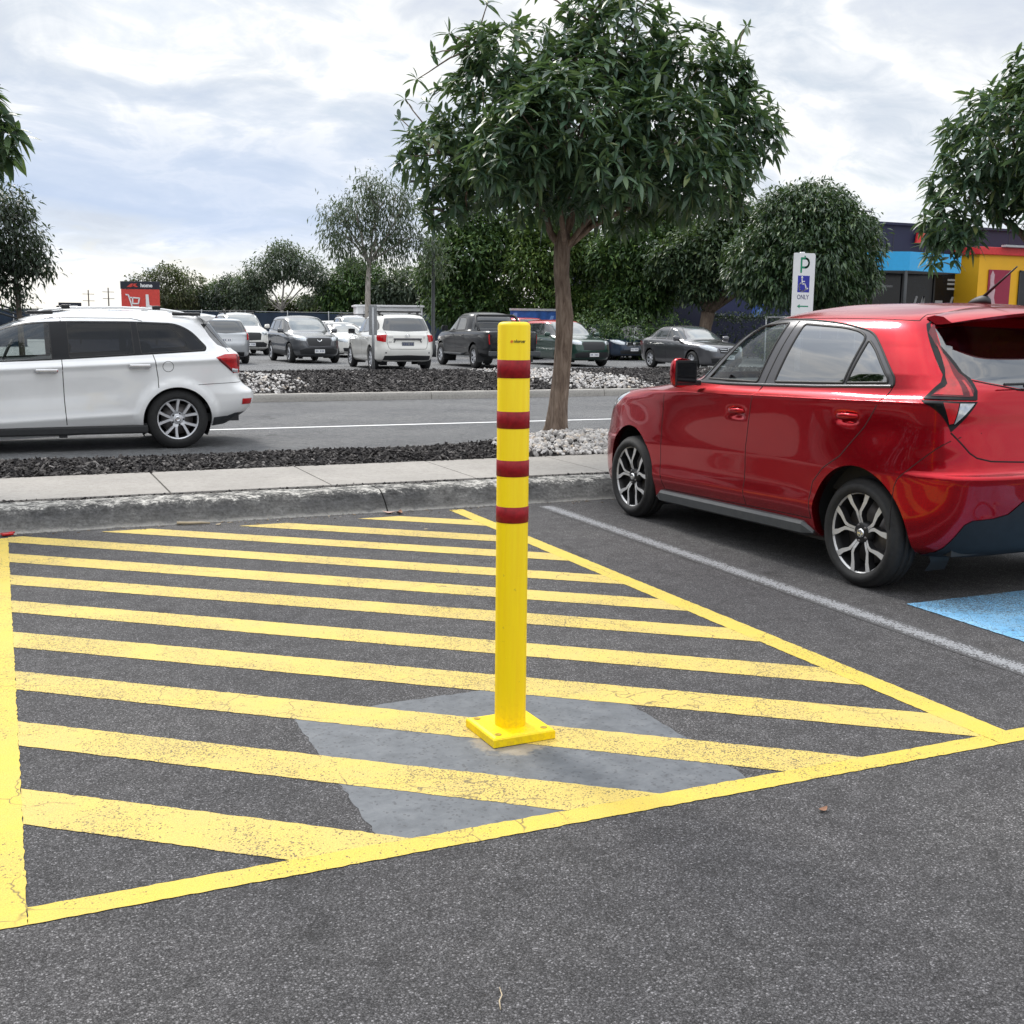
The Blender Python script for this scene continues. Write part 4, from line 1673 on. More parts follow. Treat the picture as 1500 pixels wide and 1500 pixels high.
        mirror_part(root, red, 1.74, k * .965, 1.118, k, 1.05, k * -.12, tall=1.18)
        # sail in the corner of the front window, wiper-side A pillar strip
    for x, r in ((FA, RFa), (RA, RRa)):
        for k in (1, -1):
            mb = MB()
            arch_lip(mb, sh, x, ZA, r, .205, .05, sides=(k,))
            mb.build('arch_lip', [red], root)
    mb = MB()
    for x, r in ((FA, RFa), (RA, RRa)):
        arch_liner(mb, x, ZA, r + .012, .845, .34, shell=sh)
    mb.box((2.1, 0, .215), (2.0, 1.52, .05))
    mb.box((3.62, 0, .30), (.5, 1.3, .1))
    mb.box((.3, 0, .25), (.4, 1.2, .06))
    mb.box((3.3, 0, .24), (.9, .9, .06))
    mb.build('underbody', [M['black_plastic']], root)
    # roof spoiler
    mb = MB()
    vs, n = [], 21
    for i in range(n):
        y = -.56 + 1.12 * i / (n - 1)
        u = abs(y) / .56
        xt = 3.82 - .15 * u ** 3
        zt = 1.520 - .062 * u ** 2.0
        zl = 1.549 - .060 * u ** 2.2
        th = max(.35, 1 - u ** 7)
        vs += [(3.46, y * .96, zl - .006), (3.53, y * .975, zl + .006), (3.53 + .5 * (xt - 3.53), y * .985, (zl * .55 + zt * .45) + .012), (xt - .02, y, zt + .007), (xt, y, zt - .002), (xt - .010, y, zt - .018 * th), (xt - .08, y * .99, zt - .030 * th), (min(3.60, xt - .12), y * .985, zt - .034 * th)]
    fs = []
    for i in range(n - 1):
        for q in range(7):
            fs.append((i * 8 + q, (i + 1) * 8 + q, (i + 1) * 8 + q + 1, i * 8 + q + 1))
    fs += [tuple(range(8)), tuple((n - 1) * 8 + q for q in reversed(range(8)))]
    mb.add(vs, fs, 0, True)
    sp = mb.build('roof_spoiler', [red], root)
    mod = sp.modifiers.new('crease', 'EDGE_SPLIT')
    mod.split_angle = math.radians(38)
    # aerial
    mb = MB()
    bm = bmesh.new()
    bmesh.ops.create_uvsphere(bm, u_segments=14, v_segments=8, radius=1)
    mb.add([(3.30 + v.co.x * .085, v.co.y * .032, 1.566 + max(0, v.co.z) * .045 * (1 + .5 * v.co.x)) for v in bm.verts], [tuple(v.index for v in f.verts) for f in bm.faces], 0, True)
    bm.free()
    mb.tube([(3.32, 0, 1.60), (3.46, 0, 1.70), (3.55, 0, 1.765)], [.010, .006, .004], 8)
    mb.build('aerial', [M['black_plastic']], root)
    # rear wiper, badge
    mb = MB()
    mb.tube([(3.925, 0, 1.10), (3.93, .03, 1.125), (3.915, -.28, 1.135)], [.016, .013, .008], 8)
    mb.tube([(3.915, -.42, 1.145), (3.905, .1, 1.15)], .008, 6)
    mb.build('rear_wiper', [M['black_plastic']], root)
    # cabin
    mb = MB()
    mb.box((2.4, 0, .50), (2.3, 1.45, .06))
    mb.box((1.50, 0, .88), (.42, 1.42, .30), bev=.08)
    mb.box((1.46, 0, 1.03), (.40, 1.34, .06), bev=.03)
    mb.box((1.66, .38, 1.04), (.16, .36, .09), bev=.04)
    mb.build('dashboard', [M['cabin']], root)
    mb = MB()
    for k in (-1, 1):
        mb.box((2.45, k * .72, .76), (1.9, .07, .52), bev=.02)
    mb.box((2.75, 0, 1.49), (1.0, .80, .012))
    mb.build('door_lining', [M['cabin']], root)
    for y in (-.36, .36):
        seat_part(root, 2.05, y, .64, back=.52)
    seat_part(root, 2.92, 0, .66, 1.24, .50, head=False, name='rear_seat')
    mb = MB()
    mb.lathe([(.175 + .013 * math.cos(a), .013 * math.sin(a)) for a in np.linspace(0, 2 * PI, 9)[:-1]], 30, 0, Matrix.Translation((1.80, .36, 1.0)) @ Matrix.Rotation(-PI / 2 + .45, 4, 'Y'), close=True)
    mb.build('steering_wheel', [M['cabin']], root)
    for x in (FA, RA):
        for k in (-1, 1):
            wheel(root, x, k * .745, .306, .195, .236, 'fork', k)
    return root


red_hatch()


# ------------------------------------------------------------------ the white family wagon driving past
def white_wagon():
    root = thing('family_wagon', 'white seven seat family wagon with roof rails driving past on the road', 'car', (-1.92, 15.15, ZR), 0)

    def sculpt(x, z):
        zz = z - .045 * (x - 2.9)
        g = .016 * np.exp(-((zz - 1.0) / .035) ** 2) - .018 * np.exp(-((zz - .68) / .16) ** 2) * (1 / (1 + np.exp(-(x - 1.4) / .08)) / (1 + np.exp((x - 3.2) / .08))) + .016 * np.exp(-((zz - .40) / .04) ** 2) * (1 / (1 + np.exp(-(x - 1.4) / .06)) / (1 + np.exp((x - 3.36) / .03)))
        # bolted-on looking arch flares with a soft outer edge
        for fx in (.96, 3.85):
            r = np.sqrt((x - fx) ** 2 + ((z - .33) * 1.0) ** 2)
            g = g + .030 / (1 + np.exp((r - .485) / .014)) * (z > .0)
        return g
    rows = [(0.20, 0.25, 4.50, 0.80, 5.2, 5.5), (0.3, 0.12, 4.68, 0.88, 5.2, 5.7), (0.38, 0.04, 4.78, 0.905, 5.2, 5.9), (0.5, 0, 4.845, 0.915, 5.2, 6), (0.57, 0, 4.845, 0.918, 5.2, 6), (0.62, 0.01, 4.8, 0.92, 5.2, 6), (0.7, 0.02, 4.7, 0.92, 5.2, 6.1), (0.8, 0.04, 4.66, 0.92, 5.2, 6.3), (0.95, 0.1, 4.67, 0.918, 5.2, 6.3),
            (1, 0.22, 4.67, 0.916, 5.3, 6.3), (1.04, 0.5, 4.665, 0.905, 5.5, 6.3), (1.07, 0.9, 4.65, 0.89, 5.8, 6.3), (1.11, 1.25, 4.63, 0.873, 4, 4.6), (1.16, 1.42, 4.59, 0.855, 4.2, 4.6), (1.3, 1.66, 4.5, 0.8, 4.4, 4.6), (1.44, 1.95, 4.4, 0.74, 4.5, 4.8), (1.52, 2.14, 4.34, 0.695, 4.4, 5), (1.57, 2.3, 4.3, 0.63, 4, 5), (1.6, 2.5, 4.2, 0.52, 3.6, 4.5), (1.635, 2.75, 3.7, 0.3, 2.8, 3.5), (1.645, 2.95, 3.2, 0.1, 2.4, 2.6), (1.647, 3.02, 3.08, 0.02, 2.2, 2.2)]
    sh = Shell(rows, 3.05, [], .045, .05, sculpt)
    FA, RA, ZA, RR = .96, 3.85, .335, .405
    g1 = smooth_poly(S((1.30, 1.03, .03), (1.62, 1.25, .2), (1.94, 1.40, .2), (2.18, 1.468, .2), (2.46, 1.490, .02), (2.475, 1.075, .02)))
    g2 = smooth_poly(S((2.66, 1.088, .02), (2.655, 1.497, .02), (3.36, 1.502, .02), (3.38, 1.130, .02)))
    g3 = smooth_poly(S((3.46, 1.135, .02), (3.43, 1.500, .02), (3.87, 1.480, .2), (4.05, 1.395, .2), (4.21, 1.215, .08), (4.19, 1.178, .03)))
    frame = smooth_poly(S((1.25, 1.015, .02), (1.62, 1.27, .2), (1.94, 1.42, .2), (2.18, 1.484, .2), (2.6, 1.510, .2), (3.40, 1.514, .3), (3.89, 1.495, .2), (4.07, 1.405, .2), (4.235, 1.215, .08), (4.215, 1.163, .03), (3.4, 1.115, .1), (2.5, 1.063, .1)))
    fdoor = S((1.36, .95), (1.40, .5), (1.44, .315), (2.597, .315), (2.582, .6), (2.58, .76), (2.576, 1.07), (2.576, 1.40), (1.3, 1.03))
    rdoor = S((2.597, .315), (3.45, .335), (3.49, .55), (3.56, .66), (3.634, .735), (3.634, .85), (3.61, 1.05), (3.59, 1.125), (3.59, 1.4), (2.576, 1.40), (2.576, 1.07), (2.58, .76), (2.582, .6))
    tail = smooth_poly(S((4.31, 1.085, .03), (4.50, 1.125, .03)), .03) if False else [('s', 4.325, 1.088), ('s', 4.44, 1.125), ('s', 4.56, 1.13), ('r', .66, 1.12), ('r', .60, .90), ('r', .80, .90), ('s', 4.55, .895)]
    rearw = [('r', 0, 1.50), ('r', .62, 1.49), ('r', .70, 1.24), ('r', .66, 1.20), ('r', 0, 1.19)]
    screen = [('f', 0, 1.10), ('f', .72, 1.10), ('s', 1.42, 1.09), ('s', 2.1, 1.475), ('f', .6, 1.51), ('f', 0, 1.53)]
    head = [('s', .62, .90), ('s', .30, .80), ('f', .62, .70), ('f', .5, .86), ('s', .35, .93)]
    low = [('s', 4.27, .245), ('s', 4.275, .365), ('s', 4.45, .378), ('r', .80, .41), ('r', .5, .44), ('r', 0, .44), ('r', 0, .245)]
    refl = [('s', 4.63, .515), ('s', 4.76, .515), ('s', 4.772, .585), ('s', 4.64, .585)]
    regs = [('hole', circ(FA, ZA, RR, 56)), ('hole', circ(RA, ZA, RR, 56)), ('fglass', g1), ('rglass', g2), ('qglass', g3), ('frame', frame), ('tail', tail), ('rearwin', rearw), ('screen', screen), ('head', head), ('low', low), ('refl', refl), ('fdoor', fdoor), ('rdoor', rdoor)]
    pc = skin(sh, regs)
    wh = M['white_car']
    skin_obj('body', pc['body'], wh, root)
    skin_obj('windscreen', pc['screen'], M['glass'], root)
    skin_obj('rear_window', pc['rearwin'], M['glass_rear'], root)
    skin_obj('rear_valance', pc['low'], M['grey_plastic'], root)
    for sd in 'LR':
        k = -1 if sd == 'L' else 1
        d1 = skin_obj('front_door', pc['fdoor'], wh, root, sd)
        d2 = skin_obj('rear_door', pc['rdoor'], wh, root, sd)
        skin_obj('door_window', pc['fglass'], M['glass'], d1, sd)
        skin_obj('door_window', pc['rglass'], M['glass_tint'], d2, sd)
        skin_obj('quarter_window', pc['qglass'], M['glass_tint'], root, sd)
        skin_obj('window_frame', pc['frame'], M['pillar_black'], root, sd)
        tl = skin_obj('tail_light', pc['tail'], M['lens_red'], root, sd, off=.006)
        mb = MB()
        ribbon(mb, sh, [('s', 4.52, .935), ('s', 4.58, .925), ('r', .72, .925)], .045, .003, side=sd, off=.007)
        mb.build('reversing_lens', [M['lens_clear']], tl)
        mb = MB()
        ribbon(mb, sh, [('s', 4.36, 1.07), ('s', 4.545, .91)], .03, .002, side=sd, off=.007)
        ribbon(mb, sh, [('s', 4.60, 1.11), ('s', 4.615, .98)], .05, .002, side=sd, off=.007)
        mb.build('light_surround', [M['lens_deep']], tl)
        skin_obj('headlight', pc['head'], M['lens_clear'], root, sd)
        skin_obj('reflector', pc['refl'], M['lens_red'], root, sd, off=.004)
        for g in (g1, g2, g3):
            mb = MB()
            ribbon(mb, sh, g, .014, .002, True, sd, off=.001)
            mb.build('window_seal', [M['seal']], root)
        gp = (.010, .002)
        mb = MB()
        ribbon(mb, sh, fdoor[:3], *gp, False, sd)
        mb.build('shut_line', [M['gap']], root)
        mb = MB()
        ribbon(mb, sh, [fdoor[3], fdoor[4], fdoor[5], fdoor[6]], *gp, False, sd)
        mb.build('shut_line', [M['gap']], root)
        mb = MB()
        ribbon(mb, sh, S((2.59, 1.505), (2.59, 1.545)), *gp, False, sd)
        mb.build('shut_line', [M['gap']], root)
        mb = MB()
        ribbon(mb, sh, S((1.94, 1.455), (2.2, 1.525), (2.59, 1.548), (3.36, 1.548), (3.45, 1.53), (3.50, 1.515)), *gp, False, sd)
        mb.build('shut_line', [M['gap']], root)
        mb = MB()
        ribbon(mb, sh, rdoor[4:8], *gp, False, sd)
        mb.build('shut_line', [M['gap']], root)
        mb = MB()
        ribbon(mb, sh, S((4.10, .765), (4.3, .775), (4.5, .782), (4.64, .785)), .007, .002, False, sd)
        mb.build('shut_line', [M['gap']], root)
        mb = MB()
        ribbon(mb, sh, S((4.22, 1.545), (4.235, 1.50), (4.42, 1.27), (4.51, 1.155), (4.535, 1.125)), .008, .002, False, sd)
        mb.build('shut_line', [M['gap']], root)
        mb = MB()
        ribbon(mb, sh, circ(3.755, .985,   .062, 28), .006, .002, True, sd)
        mb.build('shut_line', [M['gap']], root)
        for hx, hz, par in ((2.405, .942, d1), (3.43, .992, d2)):
            P, N = sh.at([sh.par(('s', hx, hz))])
            y0 = abs(P[0][1])
            mb = MB()
            mb.box((hx, k * (y0 + .032), hz), (.25, .028, .046), bev=.013)
            mb.box((hx + .085, k * (y0 + .012), hz), (.05, .04, .03), bev=.008)
            mb.box((hx - .085, k * (y0 + .012), hz), (.05, .04, .03), bev=.008)
            mb.build('handle', [M['chrome']], par)
        mirror_part(root, wh, 1.52, k * 1.02, 1.12, k, 1.15)
        # roof rail and its black feet
        mb = MB()
        yr = k * .60
        mb.tube([(2.30, yr, 1.575), (2.42, yr, 1.632), (2.7, yr, 1.662), (3.3, yr, 1.672), (3.75, yr, 1.655), (3.95, yr, 1.625), (4.12, yr, 1.585)], [.012, .016, .016, .016, .016, .016, .012], 8)
        rl = mb.build('roof_rail', [M['white_car']], root)
        for x0, x1 in ((2.24, 2.52), (3.86, 4.2)):
            mb = MB()
            mb.box(((x0 + x1) / 2, yr, 1.605), (x1 - x0, .05, .04), bev=.018)
            mb.build('rail_foot', [M['black_plastic']], rl)
        for x in (2.66, 3.68):
            mb = MB()
            mb.box((x, yr, 1.675), (.095, .055, .05), bev=.015)
            mb.build('rail_clamp', [M['black_plastic']], rl)
    for x in (FA, RA):
        for k in (1, -1):
            mb = MB()
            arch_lip(mb, sh, x, ZA, RR, .27, .05, sides=(k,))
            mb.build('arch_lip', [wh], root)
    mb = MB()
    for x in (FA, RA):
        arch_liner(mb, x, ZA, RR + .015, .89, .4, shell=sh)
    mb.box((2.4, 0, .265), (2.45, 1.70, .09))
    mb.box((4.35, 0, .36), (.5, 1.5, .1))
    mb.box((3.3, 0, .30), (2.0, 1.0, .12))
    for k in (-1, 1):
        mb.box((2.45, k * .84, .245), (2.1, .14, .10), bev=.02)
        mb.box((2.55, k * .86, .19), (.09, .05, .05))
    mb.build('underbody', [M['black_plastic']], root)
    # rear lip spoiler
    mb = MB()
    vs, n = [], 15
    for i in range(n):
        y = -.66 + 1.32 * i / (n - 1)
        u = abs(y) / .66
        dz = -.03 * u ** 3
        xt = 4.43 - .07 * u ** 3
        vs += [(4.16, y, 1.628 + dz * 1.6), (4.30, y, 1.618 + dz), (xt, y, 1.600 + dz), (xt - .02, y, 1.572 + dz), (4.25, y, 1.55 + dz)]
    fs = [(i * 5 + q, (i + 1) * 5 + q, (i + 1) * 5 + q + 1, i * 5 + q + 1) for i in range(n - 1) for q in range(4)]
    fs += [tuple(range(5)), tuple((n - 1) * 5 + q for q in reversed(range(5)))]
    mb.add(vs, fs, 0, False)
    mb.build('roof_spoiler', [wh], root)
    mb = MB()
    mb.box((2.9, 0, .50), (3.2, 1.6, .06))
    mb.box((1.66, 0, .92), (.5, 1.5, .30), bev=.08)
    mb.box((3.95, 0, .85), (.9, 1.5, .5))
    mb.build('dashboard', [M['cabin']], root)
    for y in (-.40, .40):
        seat_part(root, 2.25, y, .68, .5, .60)
    for y in (-.45, 0, .45):
        seat_part(root, 3.15, y, .72, .42, .56, name='rear_seat')
    mb = MB()
    mb.lathe([(.185 + .015 * math.cos(a), .015 * math.sin(a)) for a in np.linspace(0, 2 * PI, 9)[:-1]], 30, 0, Matrix.Translation((1.99, .40, 1.10)) @ Matrix.Rotation(-PI / 2 + .45, 4, 'Y'), close=True)
    mb.build('steering_wheel', [M['cabin']], root)
    for x in (FA, RA):
        for k in (-1, 1):
            wheel(root, x, k * .80, .358, .225, .252, 'split', k)


white_wagon()


# ------------------------------------------------------------------ the other parked cars
KIND = {}
KIND['suv'] = dict(L=4.78, xc=2.9, FA=.95, RA=3.74, r=.365, rim=.25, arch=.415, ymax=.93, rows=[
    (.26, .25, 4.50, .82, 3.2, 3.6), (.32, .10, 4.66, .88, 3.2, 3.8), (.45, .02, 4.75, .915, 3.2, 4), (.62, 0, 4.78, .935, 3.2, 4), (.80, .03, 4.73, .94, 3.2, 4), (.95, .10, 4.70, .94, 3.2, 4.2), (1.0, .22, 4.69, .938, 3.4, 4.2), (1.04, .45, 4.68, .93, 3.6, 4.2), (1.08, .85, 4.66, .91, 3.8, 4.4), (1.12, 1.25, 4.64, .885, 4, 4.4), (1.17, 1.42, 4.61, .865, 4.2, 4.6), (1.40, 1.78, 4.48, .785, 4.4, 4.8), (1.56, 2.10, 4.36, .72, 4.4, 5), (1.63, 2.32, 4.29, .65, 4, 5), (1.67, 2.52, 4.12, .53, 3.6, 4.2), (1.70, 2.74, 3.7, .3, 2.8, 3.4), (1.71, 2.87, 2.93, .02, 2.2, 2.2)],
    win=[[(1.5, 1.12), (1.98, 1.45), (2.25, 1.545), (2.62, 1.565), (2.62, 1.14)], [(2.70, 1.14), (2.70, 1.565), (3.45, 1.545), (3.52, 1.18)], [(3.60, 1.19), (3.54, 1.54), (3.95, 1.50), (4.20, 1.38), (4.30, 1.25), (4.22, 1.22)]],
    screen=[('f', 0, 1.16), ('f', .76, 1.15), ('s', 1.52, 1.18), ('s', 2.14, 1.55), ('f', .6, 1.60), ('f', 0, 1.62)],
    rear=[('r', 0, 1.58), ('r', .60, 1.56), ('r', .70, 1.28), ('r', .68, 1.20), ('r', 0, 1.17)],
    tail=[('s', 4.38, 1.06), ('s', 4.42, .90), ('r', .66, .86), ('r', .62, 1.08)],
    head=[('s', .62, .96), ('s', .35, .84), ('f', .50, .80), ('f', .46, .90), ('s', .32, .97)],
    grille=[('f', 0, .60), ('f', .42, .62), ('f', .46, .84), ('f', .40, .91), ('f', 0, .92)],
    low=[('f', 0, .34), ('f', .66, .34), ('f', .70, .47), ('f', .52, .54), ('f', 0, .54)],
    rlow=[('r', 0, .33), ('r', .72, .33), ('r', .70, .46), ('r', 0, .48)], rplate=(.80,), hz=.98, doors=(1.42, 2.66, 3.62), mir=(1.68, 1.02, 1.16))
KIND['sedan'] = dict(L=4.55, xc=2.72, FA=.92, RA=3.52, r=.315, rim=.215, arch=.365, ymax=.865, rows=[
    (.20, .2, 4.35, .78, 3, 3.4), (.26, .06, 4.45, .83, 3, 3.4), (.45, 0, 4.53, .86, 2.9, 3.4), (.62, .01, 4.55, .878, 2.9, 3.4), (.76, .06, 4.545, .882, 2.9, 3.3), (.84, .18, 4.54, .88, 2.9, 3.3), (.90, .48, 4.52, .876, 3.1, 3.4), (.94, .82, 4.49, .86, 3.4, 3.5), (.97, 1.10, 4.44, .84, 3.6, 3.6), (1.0, 1.27, 4.30, .825, 3.8, 3.6), (1.03, 1.36, 4.06, .805, 4, 3.8), (1.18, 1.70, 3.76, .735, 4.2, 4), (1.30, 2.0, 3.50, .675, 4.4, 4.2), (1.37, 2.24, 3.30, .61, 4, 4), (1.41, 2.44, 3.12, .48, 3.4, 3.4), (1.435, 2.6, 2.93, .28, 2.8, 2.8), (1.445, 2.69, 2.75, .02, 2.2, 2.2)],
    win=[[(1.48, .99), (1.95, 1.27), (2.2, 1.36), (2.48, 1.375), (2.46, 1.0)], [(2.55, 1.0), (2.57, 1.375), (2.95, 1.36), (3.30, 1.24), (3.22, 1.02)], [(3.30, 1.03), (3.36, 1.21), (3.62, 1.09), (3.60, 1.04)]],
    screen=[('f', 0, 1.02), ('f', .70, 1.01), ('s', 1.50, 1.06), ('s', 2.05, 1.33), ('f', .5, 1.38), ('f', 0, 1.40)],
    rear=[('r', 0, 1.36), ('r', .5, 1.33), ('r', .62, 1.06), ('r', 0, 1.04)],
    tail=[('s', 4.20, .90), ('s', 4.25, .76), ('r', .60, .72), ('r', .55, .90)],
    head=[('s', .62, .80), ('s', .30, .66), ('f', .46, .62), ('f', .42, .72), ('s', .34, .82)],
    grille=[('f', 0, .56), ('f', .34, .57), ('f', .38, .72), ('f', 0, .75)],
    low=[('f', 0, .26), ('f', .56, .26), ('f', .6, .40), ('f', 0, .42)],
    rlow=[('r', 0, .24), ('r', .5, .24), ('r', .5, .32), ('r', 0, .33)], rplate=(.62,), hz=.86, doors=(1.38, 2.50, 3.40), mir=(1.66, .96, 1.02))
KIND['hatch'] = dict(L=4.2, xc=2.6, FA=.85, RA=3.42, r=.315, rim=.215, arch=.365, ymax=.85, rows=[
    (.22, .2, 4.0, .76, 3, 3.5), (.28, .06, 4.1, .82, 3, 3.6), (.45, 0, 4.18, .85, 2.9, 3.8), (.62, .01, 4.2, .865, 2.9, 3.8), (.78, .05, 4.16, .87, 2.9, 3.8), (.90, .16, 4.13, .87, 2.9, 3.8), (.96, .40, 4.12, .866, 3.2, 4), (1.0, .75, 4.11, .85, 3.5, 4), (1.04, 1.08, 4.09, .825, 3.8, 4), (1.08, 1.22, 4.06, .805, 4, 4.2), (1.3, 1.66, 3.93, .725, 4.3, 4.5), (1.44, 2.0, 3.80, .65, 4.3, 4.8), (1.49, 2.2, 3.72, .56, 3.8, 4.6), (1.52, 2.4, 3.4, .36, 3, 3.6), (1.535, 2.57, 2.63, .02, 2.2, 2.2)],
    win=[[(1.4, 1.06), (1.85, 1.36), (2.1, 1.44), (2.38, 1.45), (2.36, 1.07)], [(2.45, 1.07), (2.46, 1.45), (3.10, 1.43), (3.18, 1.10)], [(3.25, 1.11), (3.20, 1.42), (3.55, 1.36), (3.75, 1.2), (3.7, 1.14)]],
    screen=[('f', 0, 1.09), ('f', .70, 1.08), ('s', 1.36, 1.08), ('s', 1.98, 1.42), ('f', .5, 1.46), ('f', 0, 1.475)],
    rear=[('r', 0, 1.46), ('r', .55, 1.45), ('r', .68, 1.2), ('r', .66, 1.06), ('r', 0, 1.02)],
    tail=[('s', 3.88, 1.16), ('s', 3.92, .82), ('r', .70, .80), ('r', .72, 1.14)],
    head=[('s', .6, .87), ('s', .3, .75), ('f', .46, .70), ('f', .42, .80), ('s', .32, .9)],
    grille=[('f', 0, .56), ('f', .34, .57), ('f', .38, .72), ('f', 0, .75)],
    low=[('f', 0, .28), ('f', .56, .28), ('f', .6, .42), ('f', 0, .44)],
    rlow=[('r', 0, .26), ('r', .6, .26), ('r', .6, .40), ('r', 0, .42)], rplate=(.80,), hz=.92, doors=(1.32, 2.40, 3.28), mir=(1.55, .96, 1.08))
KIND['ute'] = dict(L=5.36, xc=2.62, FA=.93, RA=4.16, r=.39, rim=.24, arch=.46, ymax=.95, rows=[
    (.38, .3, 5.15, .84, 3.4, 5), (.45, .1, 5.28, .90, 3.4, 6), (.62, .02, 5.34, .945, 3.4, 7), (.80, 0, 5.36, .955, 3.4, 7), (1.0, .05, 5.36, .955, 3.4, 7), (1.09, .14, 5.355, .952, 3.6, 7), (1.14, .36, 5.35, .945, 3.8, 7), (1.165, .75, 5.34, .935, 4, 7), (1.178, 1.05, 5.28, .925, 4.2, 7), (1.188, 1.22, 4.6, .915, 4.4, 7), (1.2, 1.34, 3.70, .90, 4.4, 6), (1.25, 1.46, 3.63, .88, 4.6, 5.5), (1.48, 1.86, 3.58, .80, 4.6, 5.5), (1.66, 2.18, 3.48, .735, 4.6, 5.5), (1.74, 2.36, 3.38, .66, 4, 5), (1.79, 2.48, 3.15, .46, 3.4, 4), (1.815, 2.56, 2.9, .25, 2.6, 3), (1.82, 2.6, 2.64, .02, 2.2, 2.2)],
    win=[[(1.55, 1.21), (2.02, 1.54), (2.2, 1.62), (2.42, 1.635), (2.40, 1.21)], [(2.50, 1.21), (2.52, 1.635), (3.08, 1.62), (3.2, 1.50), (3.26, 1.23)]],
    screen=[('f', 0, 1.25), ('f', .78, 1.24), ('s', 1.55, 1.27), ('s', 2.16, 1.64), ('f', .6, 1.68), ('f', 0, 1.70)],
    rear=[('r', 0, 1.68), ('r', .60, 1.66), ('r', .72, 1.42), ('r', .74, 1.26), ('r', 0, 1.25)],
    tail=[('s', 5.24, 1.10), ('s', 5.25, .80), ('r', .80, .78), ('r', .80, 1.10)],
    head=[('s', .55, 1.06), ('s', .35, .88), ('f', .55, .82), ('f', .50, 1.02), ('s', .3, 1.07)],
    grille=[('f', 0, .62), ('f', .5, .64), ('f', .52, 1.0), ('f', 0, 1.04)],
    low=[('f', 0, .42), ('f', .7, .42), ('f', .7, .54), ('f', 0, .56)],
    rlow=[('r', 0, .42), ('r', .84, .42), ('r', .84, .56), ('r', 0, .58)], rplate=(.52,), hz=1.05, doors=(1.42, 2.46, 3.36), mir=(1.75, 1.06, 1.28))
KIND['van'] = dict(KIND['suv'])


